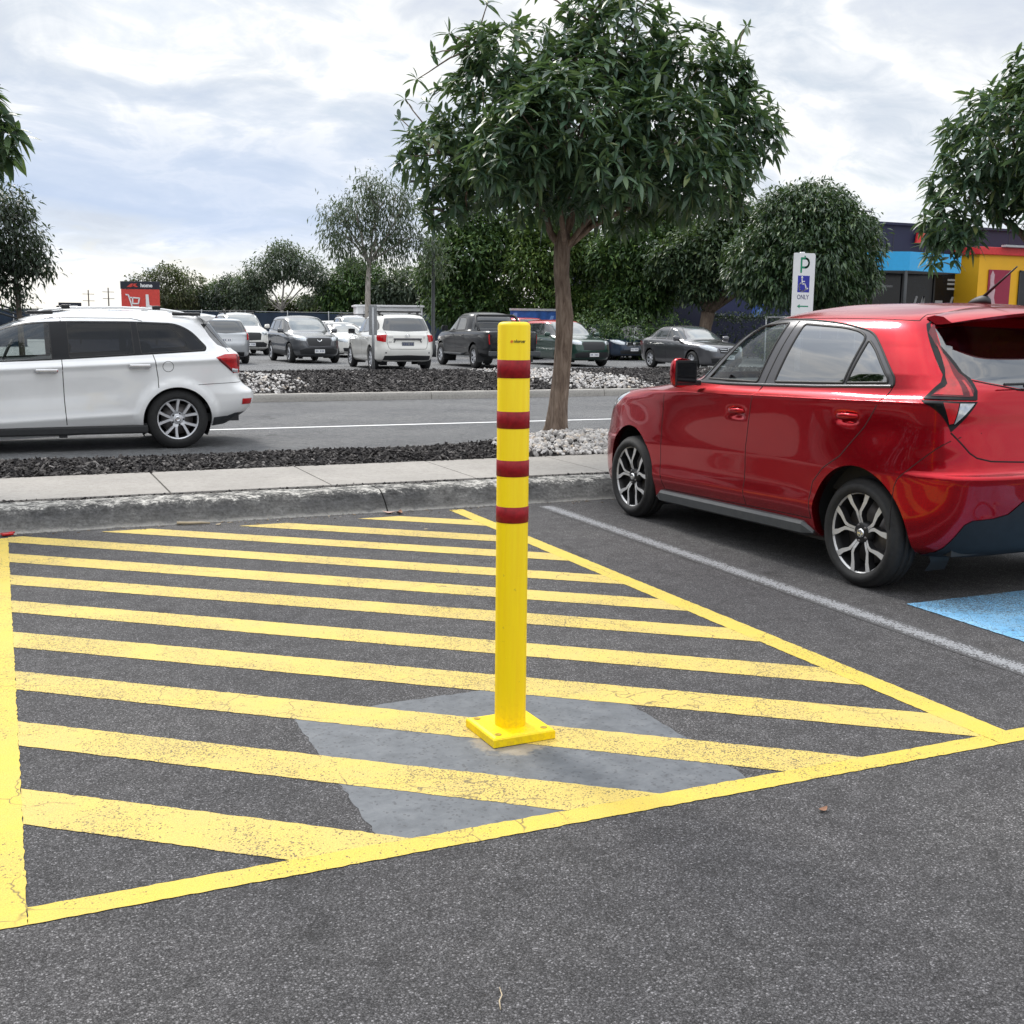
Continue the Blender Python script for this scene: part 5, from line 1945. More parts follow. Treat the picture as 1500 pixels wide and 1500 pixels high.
def parked(kind, name, label, color, loc, yaw, group, scale=(1, 1, 1), style='seven', low_mat=None, plate='plate', rim_r=None, glassm='glass_far', extras=None, small=False, roof=None):
    """one parked car. yaw: direction its nose points, radians from +X. loc: middle of the car on the ground"""
    K = KIND[kind]
    root = thing(name, label, 'car', (0, 0, 0), 0, group)
    rows = [(z, xf, xr, w, nf + (1.6 if z < .9 * K['hz'] + .1 else .5), nr + (1.5 if z < K['hz'] + .1 else .8)) if w > .3 else (z, xf, xr, w, nf, nr) for z, xf, xr, w, nf, nr in K['rows']]
    sh = Shell(rows, K['xc'], [(K['FA'], .5, .55, .34, .018), (K['RA'], .52, .58, .34, .018)], .012, .10 if small else .075, lambda x, z: -.016 * np.exp(-((z - .62 * rows[-1][0] / 1.5) / .13) ** 2))
    zw = K['r']
    zmin = rows[0][0]
    regs = [('hole', circ(K['FA'], zw, K['arch'], 32)), ('hole', circ(K['RA'], zw, K['arch'], 32))]
    regs += [('glass', smooth_poly(S(*w), .05, 3)) for w in K['win']]
    regs += [('screen', K['screen']), ('rear', K['rear']), ('tail', K['tail']), ('head', K['head']), ('grille', K['grille']), ('low', K['low']), ('rlow', K['rlow'])]
    if roof is not None:
        wt = K['win'][0][1][1] + .10
        regs.append(('roof', [('f', 0, wt), ('s', K['win'][0][2][0] - .05, wt), ('s', K['xc'], wt), ('s', K['win'][-1][1][0], wt), ('r', 0, wt), ('r', 0, rows[-1][0]), ('f', 0, rows[-1][0])]))
    a, b, c = K['doors']
    zs, zb = zmin + .10, K['hz'] + .08
    regs += [('fdoor', S((a, zb), (a, zs + .05), (a + .05, zs), (b, zs), (b, zb + .02))), ('rdoor', S((b, zb + .02), (b, zs), (min(c, K['RA'] - K['arch'] - .03) - .06, zs), (min(c, K['RA'] - K['arch'] - .02), zw + .1), (c - .04, zw + K['arch'] * .95), (c, zb + .05)))]
    pc = skin(sh, regs)
    cm = color
    skin_obj('body', pc['body'], cm, root)
    if roof is not None and 'roof' in pc:
        skin_obj('roof', pc['roof'], roof, root)
    skin_obj('windscreen', pc['screen'], M['glass_screen'], root)
    skin_obj('rear_window', pc['rear'], M[glassm], root)
    lm = low_mat or M['black_plastic']
    skin_obj('grille', pc['grille'], M['black_plastic'], root)
    skin_obj('front_bumper', pc['low'], lm, root, off=.004)
    skin_obj('rear_bumper', pc['rlow'], lm, root, off=.004)
    for sd in 'LR':
        k = -1 if sd == 'L' else 1
        d1 = skin_obj('front_door', pc['fdoor'], cm, root, sd)
        d2 = skin_obj('rear_door', pc['rdoor'], cm, root, sd)
        skin_obj('side_window', pc['glass'], M['glass_far'], root, sd)
        tl = skin_obj('tail_light', pc['tail'], M['lens_red'], root, sd, off=.006)
        skin_obj('headlight', pc['head'], M['lens_clear'], root, sd, off=.004)
        for w in K['win']:
            mb = MB()
            ribbon(mb, sh, smooth_poly(S(*w), .05, 3), .03, .003, True, sd, step=.08)
            mb.build('window_seal', [M['seal']], root)
        mb = MB()
        ribbon(mb, sh, S((a, zb), (a, zs + .05), (a + .05, zs)), .012, .001, False, sd, step=.08)
        mb.build('shut_line', [M['gap']], root)
        mb = MB()
        ribbon(mb, sh, S((b, zs), (b, zb + .02)), .012, .001, False, sd, step=.08)
        mb.build('shut_line', [M['gap']], root)
        mb = MB()
        ribbon(mb, sh, S((c - .04, zw + K['arch'] * .95), (c, zb + .05)), .012, .001, False, sd, step=.08)
        mb.build('shut_line', [M['gap']], root)
        for hx, par in ((b - .16, d1), (c - .18, d2)):
            P, N = sh.at([sh.par(('s', hx, K['hz']))])
            mb = MB()
            mb.box((hx, k * (abs(P[0][1]) + .02), K['hz']), (.19, .022, .03), bev=.008)
            mb.build('handle', [cm], par)
        mirror_part(root, cm if not small else M['black_plastic'], K['mir'][0], k * K['mir'][1], K['mir'][2], k, 1.1)
        for x in (K['FA'], K['RA']):
            wheel(root, x, k * (K['ymax'] - .115), K['r'], .22, rim_r or K['rim'], style, k, n=28, detail=False)
    for x in (K['FA'], K['RA']):
        for k in (1, -1):
            mb = MB()
            arch_lip(mb, sh, x, zw, K['arch'], zmin + .005, .06, sides=(k,))
            mb.build('arch_lip', [lm if low_mat else cm], root)
    mb = MB()
    for x in (K['FA'], K['RA']):
        arch_liner(mb, x, zw, K['arch'] + .015, K['ymax'] - .04, .4, 18, shell=sh)
    mb.box((K['L'] / 2, 0, zmin + .06), (K['L'] - .7, K['ymax'] * 1.55, .08))
    mb.box((K['L'] / 2, 0, .62), (K['L'] - 1.0, K['ymax'] * 1.5, .08))
    mb.build('underbody', [M['black_plastic']], root)
    # number plates, front and rear
    if plate:
        for fr, z in ((True, .44), (False, K['rplate'][0])):
            P, N = sh.at([sh.par(('f' if fr else 'r', .0, z))])
            x = P[0][0] + (-.012 if fr else .012)
            mb = MB()
            mb.box((x, 0, z), (.012, .372, .134), bev=.003)
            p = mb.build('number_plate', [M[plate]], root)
            mb = MB()
            for i in range(6):
                if i != 3:
                    mb.box((x + (-.0075 if fr else .0075), -.135 + .054 * i, z + .005), (.002, .022, .058))
            mb.build('lettering', [M['plate_ink']], p)
    if extras:
        extras(root, sh, K)
    # place: middle of the car to loc, nose along yaw
    rz = yaw - PI
    mid = Vector((K['L'] / 2 * scale[0], 0, 0))
    mid.rotate(Matrix.Rotation(rz, 3, 'Z'))
    root.location = Vector(loc) - mid
    root.rotation_euler = (0, 0, rz)
    root.scale = scale
    return root


def rack(root, sh, K, bars=2):
    zt = K['rows'][-1][0]
    for x in ([2.75, 3.65] if bars == 2 else [2.6]):
        mb = MB()
        for k in (-1, 1):
            mb.box((x, k * .60, zt - .01), (.12, .07, .10), bev=.02)
        mb.tube([(x, -.72, zt + .055), (x, .72, zt + .055)], .026, 8)
        mb.build('roof_bar', [M['black_plastic']], root)
    for k in (-1, 1):
        mb = MB()
        mb.tube([(2.35, k * .60, zt - .06), (2.5, k * .60, zt - .005), (3.9, k * .60, zt - .02), (4.1, k * .60, zt - .07)], .02, 8)
        mb.build('roof_rail', [M['black_plastic']], root)


def ex_highlander(root, sh, K):
    rack(root, sh, K)
    P, N = sh.at([sh.par(('r', 0, .93))])
    mb = MB()
    x = P[0][0]
    mb.box((x + .02, 0, .955), (.05, .86, .05), bev=.015)
    for k in (-1, 1):
        mb.box((x + .012, k * .40, .90), (.03, .035, .1), bev=.01, M=Matrix.Rotation(k * .5, 3, 'X'))
    mb.build('plate_garnish', [M['satin_trim']], root)
    mb = MB()
    mb.lathe([(.062 + .009 * math.cos(a), .009 * math.sin(a)) for a in np.linspace(0, 2 * PI, 7)[:-1]], 20, 0, Matrix.Translation((x + .02, 0, 1.06)) @ Matrix.Rotation(PI / 2, 4, 'Y') @ Matrix.Diagonal((.72, 1, 1, 1)), close=True)
    mb.tube([(x + .02, -.05, 1.065), (x + .02, 0, 1.04), (x + .02, .05, 1.065)], .008, 6)
    mb.build('badge', [M['chrome']], root)
    mb = MB()
    mb.box((x + .012, -.52, 1.02), (.008, .16, .022))
    mb.box((x + .012, -.54, .87), (.008, .10, .022))
    mb.box((x + .012, .52, 1.01), (.008, .045, .05))
    mb.build('badge', [M['chrome']], root)
    mb = MB()
    for k in (-1, 1):
        mb.lathe([(0, .02), (.022, .02), (.026, -.01)], 10, 0, Matrix.Translation((4.70, k * .66, .55)) @ Matrix.Rotation(PI / 2, 4, 'Y'))
    mb.tube([(2.0, -.5, .34), (4.2, -.5, .30)], .035, 8)
    mb.build('parking_sensor', [M['grey_plastic']], root)
    # boot shut line
    for sd in 'LR':
        mb = MB()
        ribbon(mb, sh, [('r', .655, 1.18), ('r', .61, 1.05), ('r', .63, .86), ('r', .60, .70), ('r', .55, .66), ('r', 0, .655)], .012, .001, False, sd, step=.08)
        mb.build('shut_line', [M['gap']], root)


def ex_winged(root, sh, K):
    """crossover: winged badge, black cladding, black lower face"""
    P, N = sh.at([sh.par(('f', 0, .80))])
    x = P[0][0] - .02
    mb = MB()
    mb.tube([(x, -.085, .855), (x, -.06, .80), (x, 0, .775), (x, .06, .80), (x, .085, .855)], [.008, .012, .014, .012, .008], 8)
    mb.tube([(x, -.06, .80), (x, -.03, .825), (x, 0, .785), (x, .03, .825), (x, .06, .80)], .009, 6)
    mb.build('badge', [M['chrome']], root)
    mb = MB()
    for sd in 'LR':
        ribbon(mb, sh, [('f', 0, .60), ('f', .42, .615), ('f', .52, .78)], .035, .012, False, sd, step=.08)
    mb.build('grille_trim', [M['satin_trim']], root)
    for sd in 'LR':
        mb = MB()
        ribbon(mb, sh, S((1.40, .37), (3.30, .39)), .17, .012, False, sd, step=.1)
        mb.build('sill_cladding', [M['black_plastic']], root)


def ex_saloon(root, sh, K):
    """upright chrome grille"""
    P, N = sh.at([sh.par(('f', 0, .66))])
    x = P[0][0] - .02
    mb = MB()
    for i in range(5):
        mb.box((x, 0, .585 + .035 * i), (.03, .56 - .02 * abs(i - 2), .012))
    mb.box((x - .01, 0, .66), (.03, .02, .20))
    mb.build('grille_bars', [M['chrome']], root)


def ex_lion(root, sh, K):
    P, N = sh.at([sh.par(('f', 0, .66))])
    x = P[0][0] - .025
    mb = MB()
    mb.lathe([(.0, .008), (.055, .006), (.065, 0)], 18, 0, Matrix.Translation((x, 0, .665)) @ Matrix.Rotation(-PI / 2, 4, 'Y'))
    for sd in 'LR':
        ribbon(mb, sh, [('f', 0, .735), ('f', .32, .72), ('f', .355, .63)], .03, .012, False, sd, step=.06)
        ribbon(mb, sh, [('f', 0, .575), ('f', .31, .585)], .022, .012, False, sd, step=.06)
    mb.build('badge', [M['chrome']], root)


def ex_sedan_badge(root, sh, K):
    P, N = sh.at([sh.par(('f', 0, .68))])
    x = P[0][0] - .022
    mb = MB()
    mb.lathe([(.055 + .009 * math.cos(a), .009 * math.sin(a)) for a in np.linspace(0, 2 * PI, 7)[:-1]], 18, 0, Matrix.Translation((x, 0, .69)) @ Matrix.Rotation(PI / 2, 4, 'Y') @ Matrix.Diagonal((.7, 1, 1, 1)), close=True)
    for sd in 'LR':
        ribbon(mb, sh, [('f', .08, .69), ('f', .34, .70)], .018, .010, False, sd, step=.06)
        ribbon(mb, sh, [('f', .05, .62), ('f', .33, .63)], .014, .010, False, sd, step=.06)
    mb.build('badge', [M['chrome']], root)


def ex_ute(root, sh, K):
    mb = MB()
    # sports bar behind the cab, tray liner lip, step
    for k in (-1, 1):
        mb.tube([(4.30, k * .78, 1.19), (3.95, k * .76, 1.45), (3.78, k * .70, 1.66), (3.74, k * .62, 1.70)], .045, 10)
    mb.tube([(3.74, -.64, 1.70), (3.74, .64, 1.70)], .042, 10)
    mb.build('sports_bar', [M['black_plastic']], root)
    for k in (-1, 1):
        mb = MB()
        mb.box((2.35, k * .95, .44), (1.75, .13, .06), bev=.02)
        mb.build('side_step', [M['grey_plastic']], root)
    mb = MB()
    mb.box((5.41, 0, .50), (.13, 1.75, .16), bev=.03)
    mb.build('tow_step', [M['grey_plastic']], root)
    for sd in 'LR':
        mb = MB()
        ribbon(mb, sh, [('r', .80, 1.15), ('r', .80, .66)], .014, .001, False, sd)
        mb.build('shut_line', [M['gap']], root)
        mb = MB()
        ribbon(mb, sh, [('r', .80, .66), ('r', 0, .66)], .014, .001, False, sd)
        mb.build('shut_line', [M['gap']], root)
    for k in (-1, 1):
        for x in (K['FA'], K['RA']):
            mb = MB()
            mb.box((x + .46, k * .86, .34), (.02, .24, .26))
            mb.build('mud_flap', [M['black_plastic']], root)


G_CARS = 'cars parked in the lot across the road'
UP, DN = PI / 2, -PI / 2


def lot_cars():
    parked('suv', 'parked_car', 'off-white four wheel drive wagon with black roof bars, seen from behind past the bent-back sign', M['cream_car'], (11.30, 35.15, 0), UP - .06, G_CARS, style='seven', plate='plate_shaded', extras=ex_highlander, glassm='glass_far')
    parked('suv', 'parked_car', 'slate grey crossover facing us with black lower bumper and winged badge', M['slate_car'], (10.15, 41.7, 0), DN + .02, G_CARS, (.95, .96, .97), 'five', low_mat=M['black_plastic'], extras=ex_winged)
    parked('ute', 'parked_ute', 'black twin cab ute with sports bar behind the yellow bollard', M['charcoal_car'], (15.0, 36.2, 0), UP - .02, G_CARS, style='six', extras=ex_ute)
    parked('suv', 'parked_car', 'dark green four wheel drive with red edged roof behind the tree trunk', M['green_car'], (18.55, 37.3, 0), DN + .03, G_CARS, (.96, .97, .94), 'ten', roof=M['maroon_car'])
    parked('sedan', 'parked_car', 'dark blue sedan with a chrome ringed grille, right of the tree trunk', M['navy_car'], (23.6, 43.6, 0), DN + .08, G_CARS, (1.03, 1.02, 1.02), 'five', extras=ex_lion)
    parked('sedan', 'parked_car', 'pale silver sedan showing only its roof behind the dark blue one', M['silver_car'], (25.3, 42.6, 0), DN + .35, G_CARS, style='five', small=True)
    parked('sedan', 'parked_car', 'steel grey sedan seen over the nose of the red hatchback', M['steel_car'], (21.35, 33.25, 0), DN, G_CARS, style='seven', extras=ex_sedan_badge)
    parked('hatch', 'parked_car', 'silver hatchback with tall red tail lamps just behind the white wagon', M['silver_car'], (7.0, 41.3, 0), UP - .02, G_CARS, style='seven')
    parked('suv', 'parked_van', 'tall white people mover with roof bar between silver hatch and slate crossover', M['cream_car'], (9.75, 51.5, 0), DN, G_CARS, (1.0, 1.02, 1.06), 'seven', extras=lambda r, s, k: rack(r, s, k, 1))
    parked('sedan', 'parked_car', 'cream saloon with an upright chrome grille beside the slate crossover', M['cream_car'], (13.35, 47.9, 0), DN + .02, G_CARS, (1.02, 1.02, 1.0), 'five', extras=ex_saloon)
    parked('suv', 'parked_car', 'white wagon with a roof rail farther back behind the cream saloon', M['white_car'], (17.2, 59.5, 0), DN - .1, G_CARS, (1, 1, 1.05), 'seven', small=True, extras=lambda r, s, k: rack(r, s, k, 1))
    parked('hatch', 'parked_car', 'bright red hatchback far back, only its roof above the cream saloon', M['maroon_car'], (16.5, 66.0, 0), DN + .9, G_CARS, (1, 1, 1.14), 'five', small=True)
    parked('hatch', 'parked_car', 'small white hatchback far back between the red car and the off-white wagon', M['white_car'], (18.6, 68.0, 0), DN + .2, G_CARS, (1, 1, 1), 'five', small=True)
    parked('hatch', 'parked_car', 'red hatchback half hidden behind the black ute', M['maroon_car'], (19.8, 45.0, 0), UP + .2, G_CARS, (1, 1, 1.12), 'five', small=True)


lot_cars()
# ------------------------------------------------------------------ trees
def bark(name, c1, c2, c3, zs=.18):
    t = NT(name)
    mp = t.n('ShaderNodeMapping', Vector=t.coords())
    mp.inputs['Scale'].default_value = (1, 1, zs)
    n1 = t.noise(mp, 26, 6, .7, .6)
    n2 = t.noise(t.coords(), 4, 3)
    c = t.ramp(n1, [(.28, c1), (.5, c2), (.72, c3)])
    c = t.mix(1.0, c, t.ramp(n2, [(.3, .8), (.7, 1.2)]), 'MULTIPLY')
    return t.pbr(Base_Color=c, Roughness=.85, Specular_IOR_Level=.25, Normal=t.bump(n1, .7, .02))


def leaf_mat(name, stops, rough=.42, trans=.25, tcol=(.20, .32, .06)):
    t = NT(name)
    r = t.n('ShaderNodeNewGeometry').outputs['Random Per Island']
    c = t.ramp(r, stops)
    b = t.n('ShaderNodeBsdfPrincipled', Base_Color=c, Roughness=rough, Specular_IOR_Level=.5)
    tr = t.n('ShaderNodeBsdfTranslucent', Color=t.mix(.6, c, (*tcol, 1)))
    mx = t.n('ShaderNodeMixShader')
    t.set(mx, 0, trans)
    t.set(mx, 1, b)
    t.set(mx, 2, tr)
    return t.out(mx.outputs[0])


M['bark_main'] = bark('fibrous_bark', (.075, .05, .038), (.19, .142, .11), (.31, .245, .20))
M['bark_dark'] = bark('dark_bark', (.04, .034, .03), (.09, .075, .062), (.15, .13, .11))
M['bark_pale'] = bark('smooth_pale_bark', (.20, .18, .16), (.36, .33, .30), (.52, .49, .45))
M['leaf_main'] = leaf_mat('broad_leaf', [(0, (.038, .074, .054)), (.45, (.062, .118, .072)), (.8, (.092, .165, .088)), (.95, (.13, .19, .08)), (1, (.19, .21, .08))], .38, .24)
M['leaf_fig'] = leaf_mat('fig_leaf', [(0, (.024, .05, .028)), (.5, (.045, .088, .040)), (.85, (.075, .13, .05)), (1, (.12, .165, .06))], .36, .14)
M['leaf_gum'] = leaf_mat('gum_leaf', [(0, (.035, .055, .04)), (.6, (.07, .10, .065)), (1, (.13, .15, .10))], .5, .22)
M['leaf_dense'] = leaf_mat('dense_leaf', [(0, (.022, .050, .018)), (.45, (.046, .10, .030)), (.8, (.09, .17, .045)), (1, (.17, .25, .06))], .5, .2)
M['leaf_fresh'] = leaf_mat('fresh_leaf', [(0, (.03, .065, .018)), (.45, (.07, .13, .03)), (.8, (.13, .21, .05)), (1, (.22, .29, .07))], .5, .25)
M['leaf_mid'] = leaf_mat('mid_leaf', [(0, (.025, .05, .026)), (.5, (.05, .09, .045)), (.85, (.09, .14, .06)), (1, (.15, .19, .08))], .5, .2)
M['leaf_olive'] = leaf_mat('olive_leaf', [(0, (.03, .036, .018)), (.5, (.06, .068, .03)), (1, (.12, .12, .05))], .5, .2)
M['leaf_dark'] = leaf_mat('dark_leaf', [(0, (.012, .022, .016)), (.6, (.028, .046, .030)), (1, (.05, .075, .045))], .45, .15)

CR = np.array([.914, -.405, 0.0])      # sideways as the photographer sees it
CD = np.array([.405, .914, 0.0])       # away from the photographer


def unit(v):
    return v / np.maximum(np.linalg.norm(v, axis=-1, keepdims=True), 1e-9)


def leaves(base, d, L, W, droop, rng, segs=4, fold=.25):
    """one curved, folded blade per row: base point, direction, length"""
    n = len(base)
    up = np.tile([0, 0, 1.0], (n, 1)) + rng.normal(0, .35, (n, 3))
    t = unit(d)
    b = unit(np.cross(up, t))
    nn = np.cross(t, b)
    us = np.linspace(0, 1, segs + 1)
    prof = np.sin(PI * np.clip(us, 0, 1) ** .85) ** .9
    prof[0], prof[-1] = .06, .03
    rows = []
    for u, pw in zip(us, prof):
        c = base + t * (L * u)[:, None]
        c = c + np.array([0, 0, -1.0]) * (droop * L * u * u)[:, None]
        w = (W * pw)[:, None]
        rows += [c - b * w + nn * w * fold, c, c + b * w + nn * w * fold]
    V = np.stack(rows, 1)                                  # n, 3*(segs+1), 3
    f = []
    for i in range(segs):
        for k in range(2):
            f.append((i * 3 + k, i * 3 + k + 1, i * 3 + k + 4, i * 3 + k + 3))
    F = np.array(f)[None] + (np.arange(n) * V.shape[1])[:, None, None]
    return V.reshape(-1, 3), F.reshape(-1, 4)


def crown_points(blobs, n, rng, shell=.55):
    """points in the outer part of a heap of ellipsoids, with the outward direction"""
    B = np.array([b[:3] for b in blobs], float)
    Rr = np.array([b[3] for b in blobs], float)
    flat = np.array([b[4] if len(b) > 4 else .85 for b in blobs])
    p = Rr ** 2
    k = rng.choice(len(blobs), n * 3, p=p / p.sum())
    d = unit(rng.normal(0, 1, (n * 3, 3)))
    rad = Rr[k] * rng.uniform(shell, 1.0, n * 3) ** .7
    q = d * rad[:, None]
    q[:, 2] *= flat[k]
    P = B[k] + q
    # thin out what lies deep inside another blob
    deep = np.zeros(len(P))
    for c, r, fl in zip(B, Rr, flat):
        e = (P - c) / np.array([1, 1, fl])
        deep = np.maximum(deep, 1 - np.linalg.norm(e, axis=1) / r)
    keep = rng.uniform(0, 1, len(P)) > np.clip((deep - .35) * 3.0, 0, .97)
    P, d = P[keep][:n], d[keep][:n]
    return P, d


def limb(mb, a, b, r0, r1, rng, bend=.18, n=6, sides=8):
    a, b = np.array(a, float), np.array(b, float)
    L = np.linalg.norm(b - a)
    off = rng.normal(0, bend * L * .5, 3)
    off[2] = abs(off[2]) * .4
    pts, rs = [], []
    for i in range(n + 1):
        u = i / n
        pts.append(tuple(a + (b - a) * u + off * math.sin(PI * u) * .6 + rng.normal(0, .012 * L, 3) * (0 < i < n)))
        rs.append(r0 + (r1 - r0) * u)
    mb.tube(pts, rs, sides)
    return pts


def to_world(base, blobs):
    out = []
    for (r, dep, z, rad, *fl) in blobs:
        p = np.array(base) * np.array([1, 1, 0]) + CR * r + CD * dep + np.array([0, 0, z])
        out.append((*p, rad, *(fl or [.85])))
    return out


def broad_tree(name, label, base, blobs, trunk, fork_z, seed, n_ros=900, leaf=.2, per=9, mat='leaf_main', barkm='bark_main', group=None, extra=()):
    """tree of leathery leaves in whorls at the twig ends. trunk: [(sideways, z, radius)]"""
    rng = np.random.default_rng(seed)
    root = thing(name, label, 'tree', tuple(base), 0, group)
    W = to_world(base, blobs)
    off = np.array(base)
    mb = MB()
    pts = [tuple(CR * s + np.array([0, 0, z])) for s, z, r in trunk]
    # trunk with a fluted, flared foot
    n = 20
    vs = []
    for (s, z, r), p in zip(trunk, pts):
        for k in range(n):
            a = 2 * PI * k / n
            fl = 1 + .16 * math.sin(5 * a + z) * max(0, (.55 - z) / .55) + .05 * math.sin(3 * a + z * 4)
            vs.append((p[0] + r * fl * math.cos(a), p[1] + r * fl * math.sin(a), z))
    fs = [(i * n + k, i * n + (k + 1) % n, (i + 1) * n + (k + 1) % n, (i + 1) * n + k) for i in range(len(trunk) - 1) for k in range(n)]
    mb.add(vs, fs, 0, True)
    top = pts[-1]
    r0 = trunk[-1][2]
    ends = []
    for w in sorted(W, key=lambda w: -w[3])[:9]:
        c = np.array(w[:3]) - off
        q = limb(mb, np.array(top) - [0, 0, .22], c - np.array([0, 0, w[3] * .1]), r0 * .62, .018, rng, .2, 7)
        for _ in range(5):
            dd = unit(rng.normal(0, 1, 3)) * w[3] * .85
            dd[2] = abs(dd[2]) * .7
            limb(mb, q[-3], c + dd, .016, .004, rng, .2, 4, 5)
    for r_, dp_, z_ in extra:            # twigs that carry the outermost tufts
        e_ = CR * r_ + CD * dp_ + np.array([0, 0, z_])
        c_ = min((np.array(w[:3]) - off for w in W), key=lambda q: np.linalg.norm(q - e_))
        limb(mb, c_, e_, .012, .005, rng, .12, 5, 5)
    mb.build('trunk', [M[barkm]], root)
    P, d = crown_points(W, n_ros, rng)
    P = P - off
    if len(extra):
        E = np.array([CR * r + CD * dp + np.array([0, 0, z]) for r, dp, z in extra])
        P = np.concatenate([P, E])
        d = np.concatenate([d, unit(rng.normal(0, 1, (len(E), 3)) * [1, 1, .3])])
    axis = unit(d + np.array([0, 0, .55]))
    bases, dirs, Ls, Ds = [], [], [], []
    ref = unit(np.cross(axis, rng.normal(0, 1, axis.shape)))
    ref2 = np.cross(axis, ref)
    for k in range(per):
        a = 2 * PI * (k + rng.uniform(-.3, .3, len(P))) / per * 1.0 + k * .5
        spread_ = rng.uniform(.55, 1.25, len(P))
        dr = axis * (1.15 - spread_)[:, None] + (ref * np.cos(a)[:, None] + ref2 * np.sin(a)[:, None]) * spread_[:, None]
        bases.append(P - axis * (.05 * k / per))
        dirs.append(dr)
        Ls.append(leaf * rng.uniform(.5, 1.3, len(P)))
        Ds.append(rng.uniform(.05, .40, len(P)))
    bs, dr, Ls, Ds = np.concatenate(bases), np.concatenate(dirs), np.concatenate(Ls), np.concatenate(Ds)
    V, F = leaves(bs, dr, Ls, Ls * .138, Ds, rng, 4)
    o = link('crown', np_mesh('crown', V, F, True), M[mat], root)
    return root


def leafy_tree(name, label, base, blobs, trunk, seed, n=5000, leaf=.3, mat='leaf_dense', barkm='bark_dark', hang=.3, cat='tree', group=None, clump=7, limbs=7, shell=.5, wid=.2, spreadc=.22, core=0):
    """tree seen from farther off: twig-end clumps of leaf blades through the crown, limbs up into it"""
    rng = np.random.default_rng(seed)
    root = thing(name, label, cat, tuple(base), 0, group)
    W = to_world(base, blobs)
    off = np.array(base)
    if trunk:
        mb = MB()
        pts = [tuple(CR * s + np.array([0, 0, z])) for s, z, r in trunk]
        mb.tube(pts, [r for _, _, r in trunk], 12)
        for w in sorted(W, key=lambda w: -w[3])[:limbs]:
            c = np.array(w[:3]) - off
            q = limb(mb, pts[-1], c, trunk[-1][2] * .6, .03, rng, .15, 6, 6)
            for _ in range(3):
                dd = unit(rng.normal(0, 1, 3)) * w[3] * .75
                dd[2] = abs(dd[2]) * .6
                limb(mb, q[-3], c + dd, .03, .01, rng, .15, 3, 4)
        mb.build('trunk', [M[barkm]], root)
    nc = max(20, n // clump)
    P, d = crown_points(W, nc, rng, shell)
    P = P - off
    k = np.repeat(np.arange(len(P)), clump)
    m = len(k)
    B = P[k] + rng.normal(0, spreadc, (m, 3)) * leaf * 3
    dr = unit(d[k] + rng.normal(0, .8, (m, 3)) + np.array([0, 0, -hang]))
    L = leaf * rng.uniform(.6, 1.3, m)
    V, F = leaves(B, dr, L, L * wid, rng.uniform(.1, .5, m), rng, 2, .2)
    if core:                     # larger, closer-set leaves further in
        P2, d2 = crown_points([(*w[:3], w[3] * .84, w[4]) for w in W], core * 2, rng, .3)
        P2 = P2 - off
        L2 = leaf * rng.uniform(1.0, 1.5, len(P2))
        V2, F2 = leaves(P2 * 1.0, unit(d2 + rng.normal(0, 1, d2.shape)), L2, L2 * .30, rng.uniform(.1, .4, len(P2)), rng, 2, .2)
        F = np.concatenate([F, F2 + len(V)])
        V = np.concatenate([V, V2])
    link('crown' if cat == 'tree' else 'foliage', np_mesh('crown', V, F, False), M[mat], root)
    return root


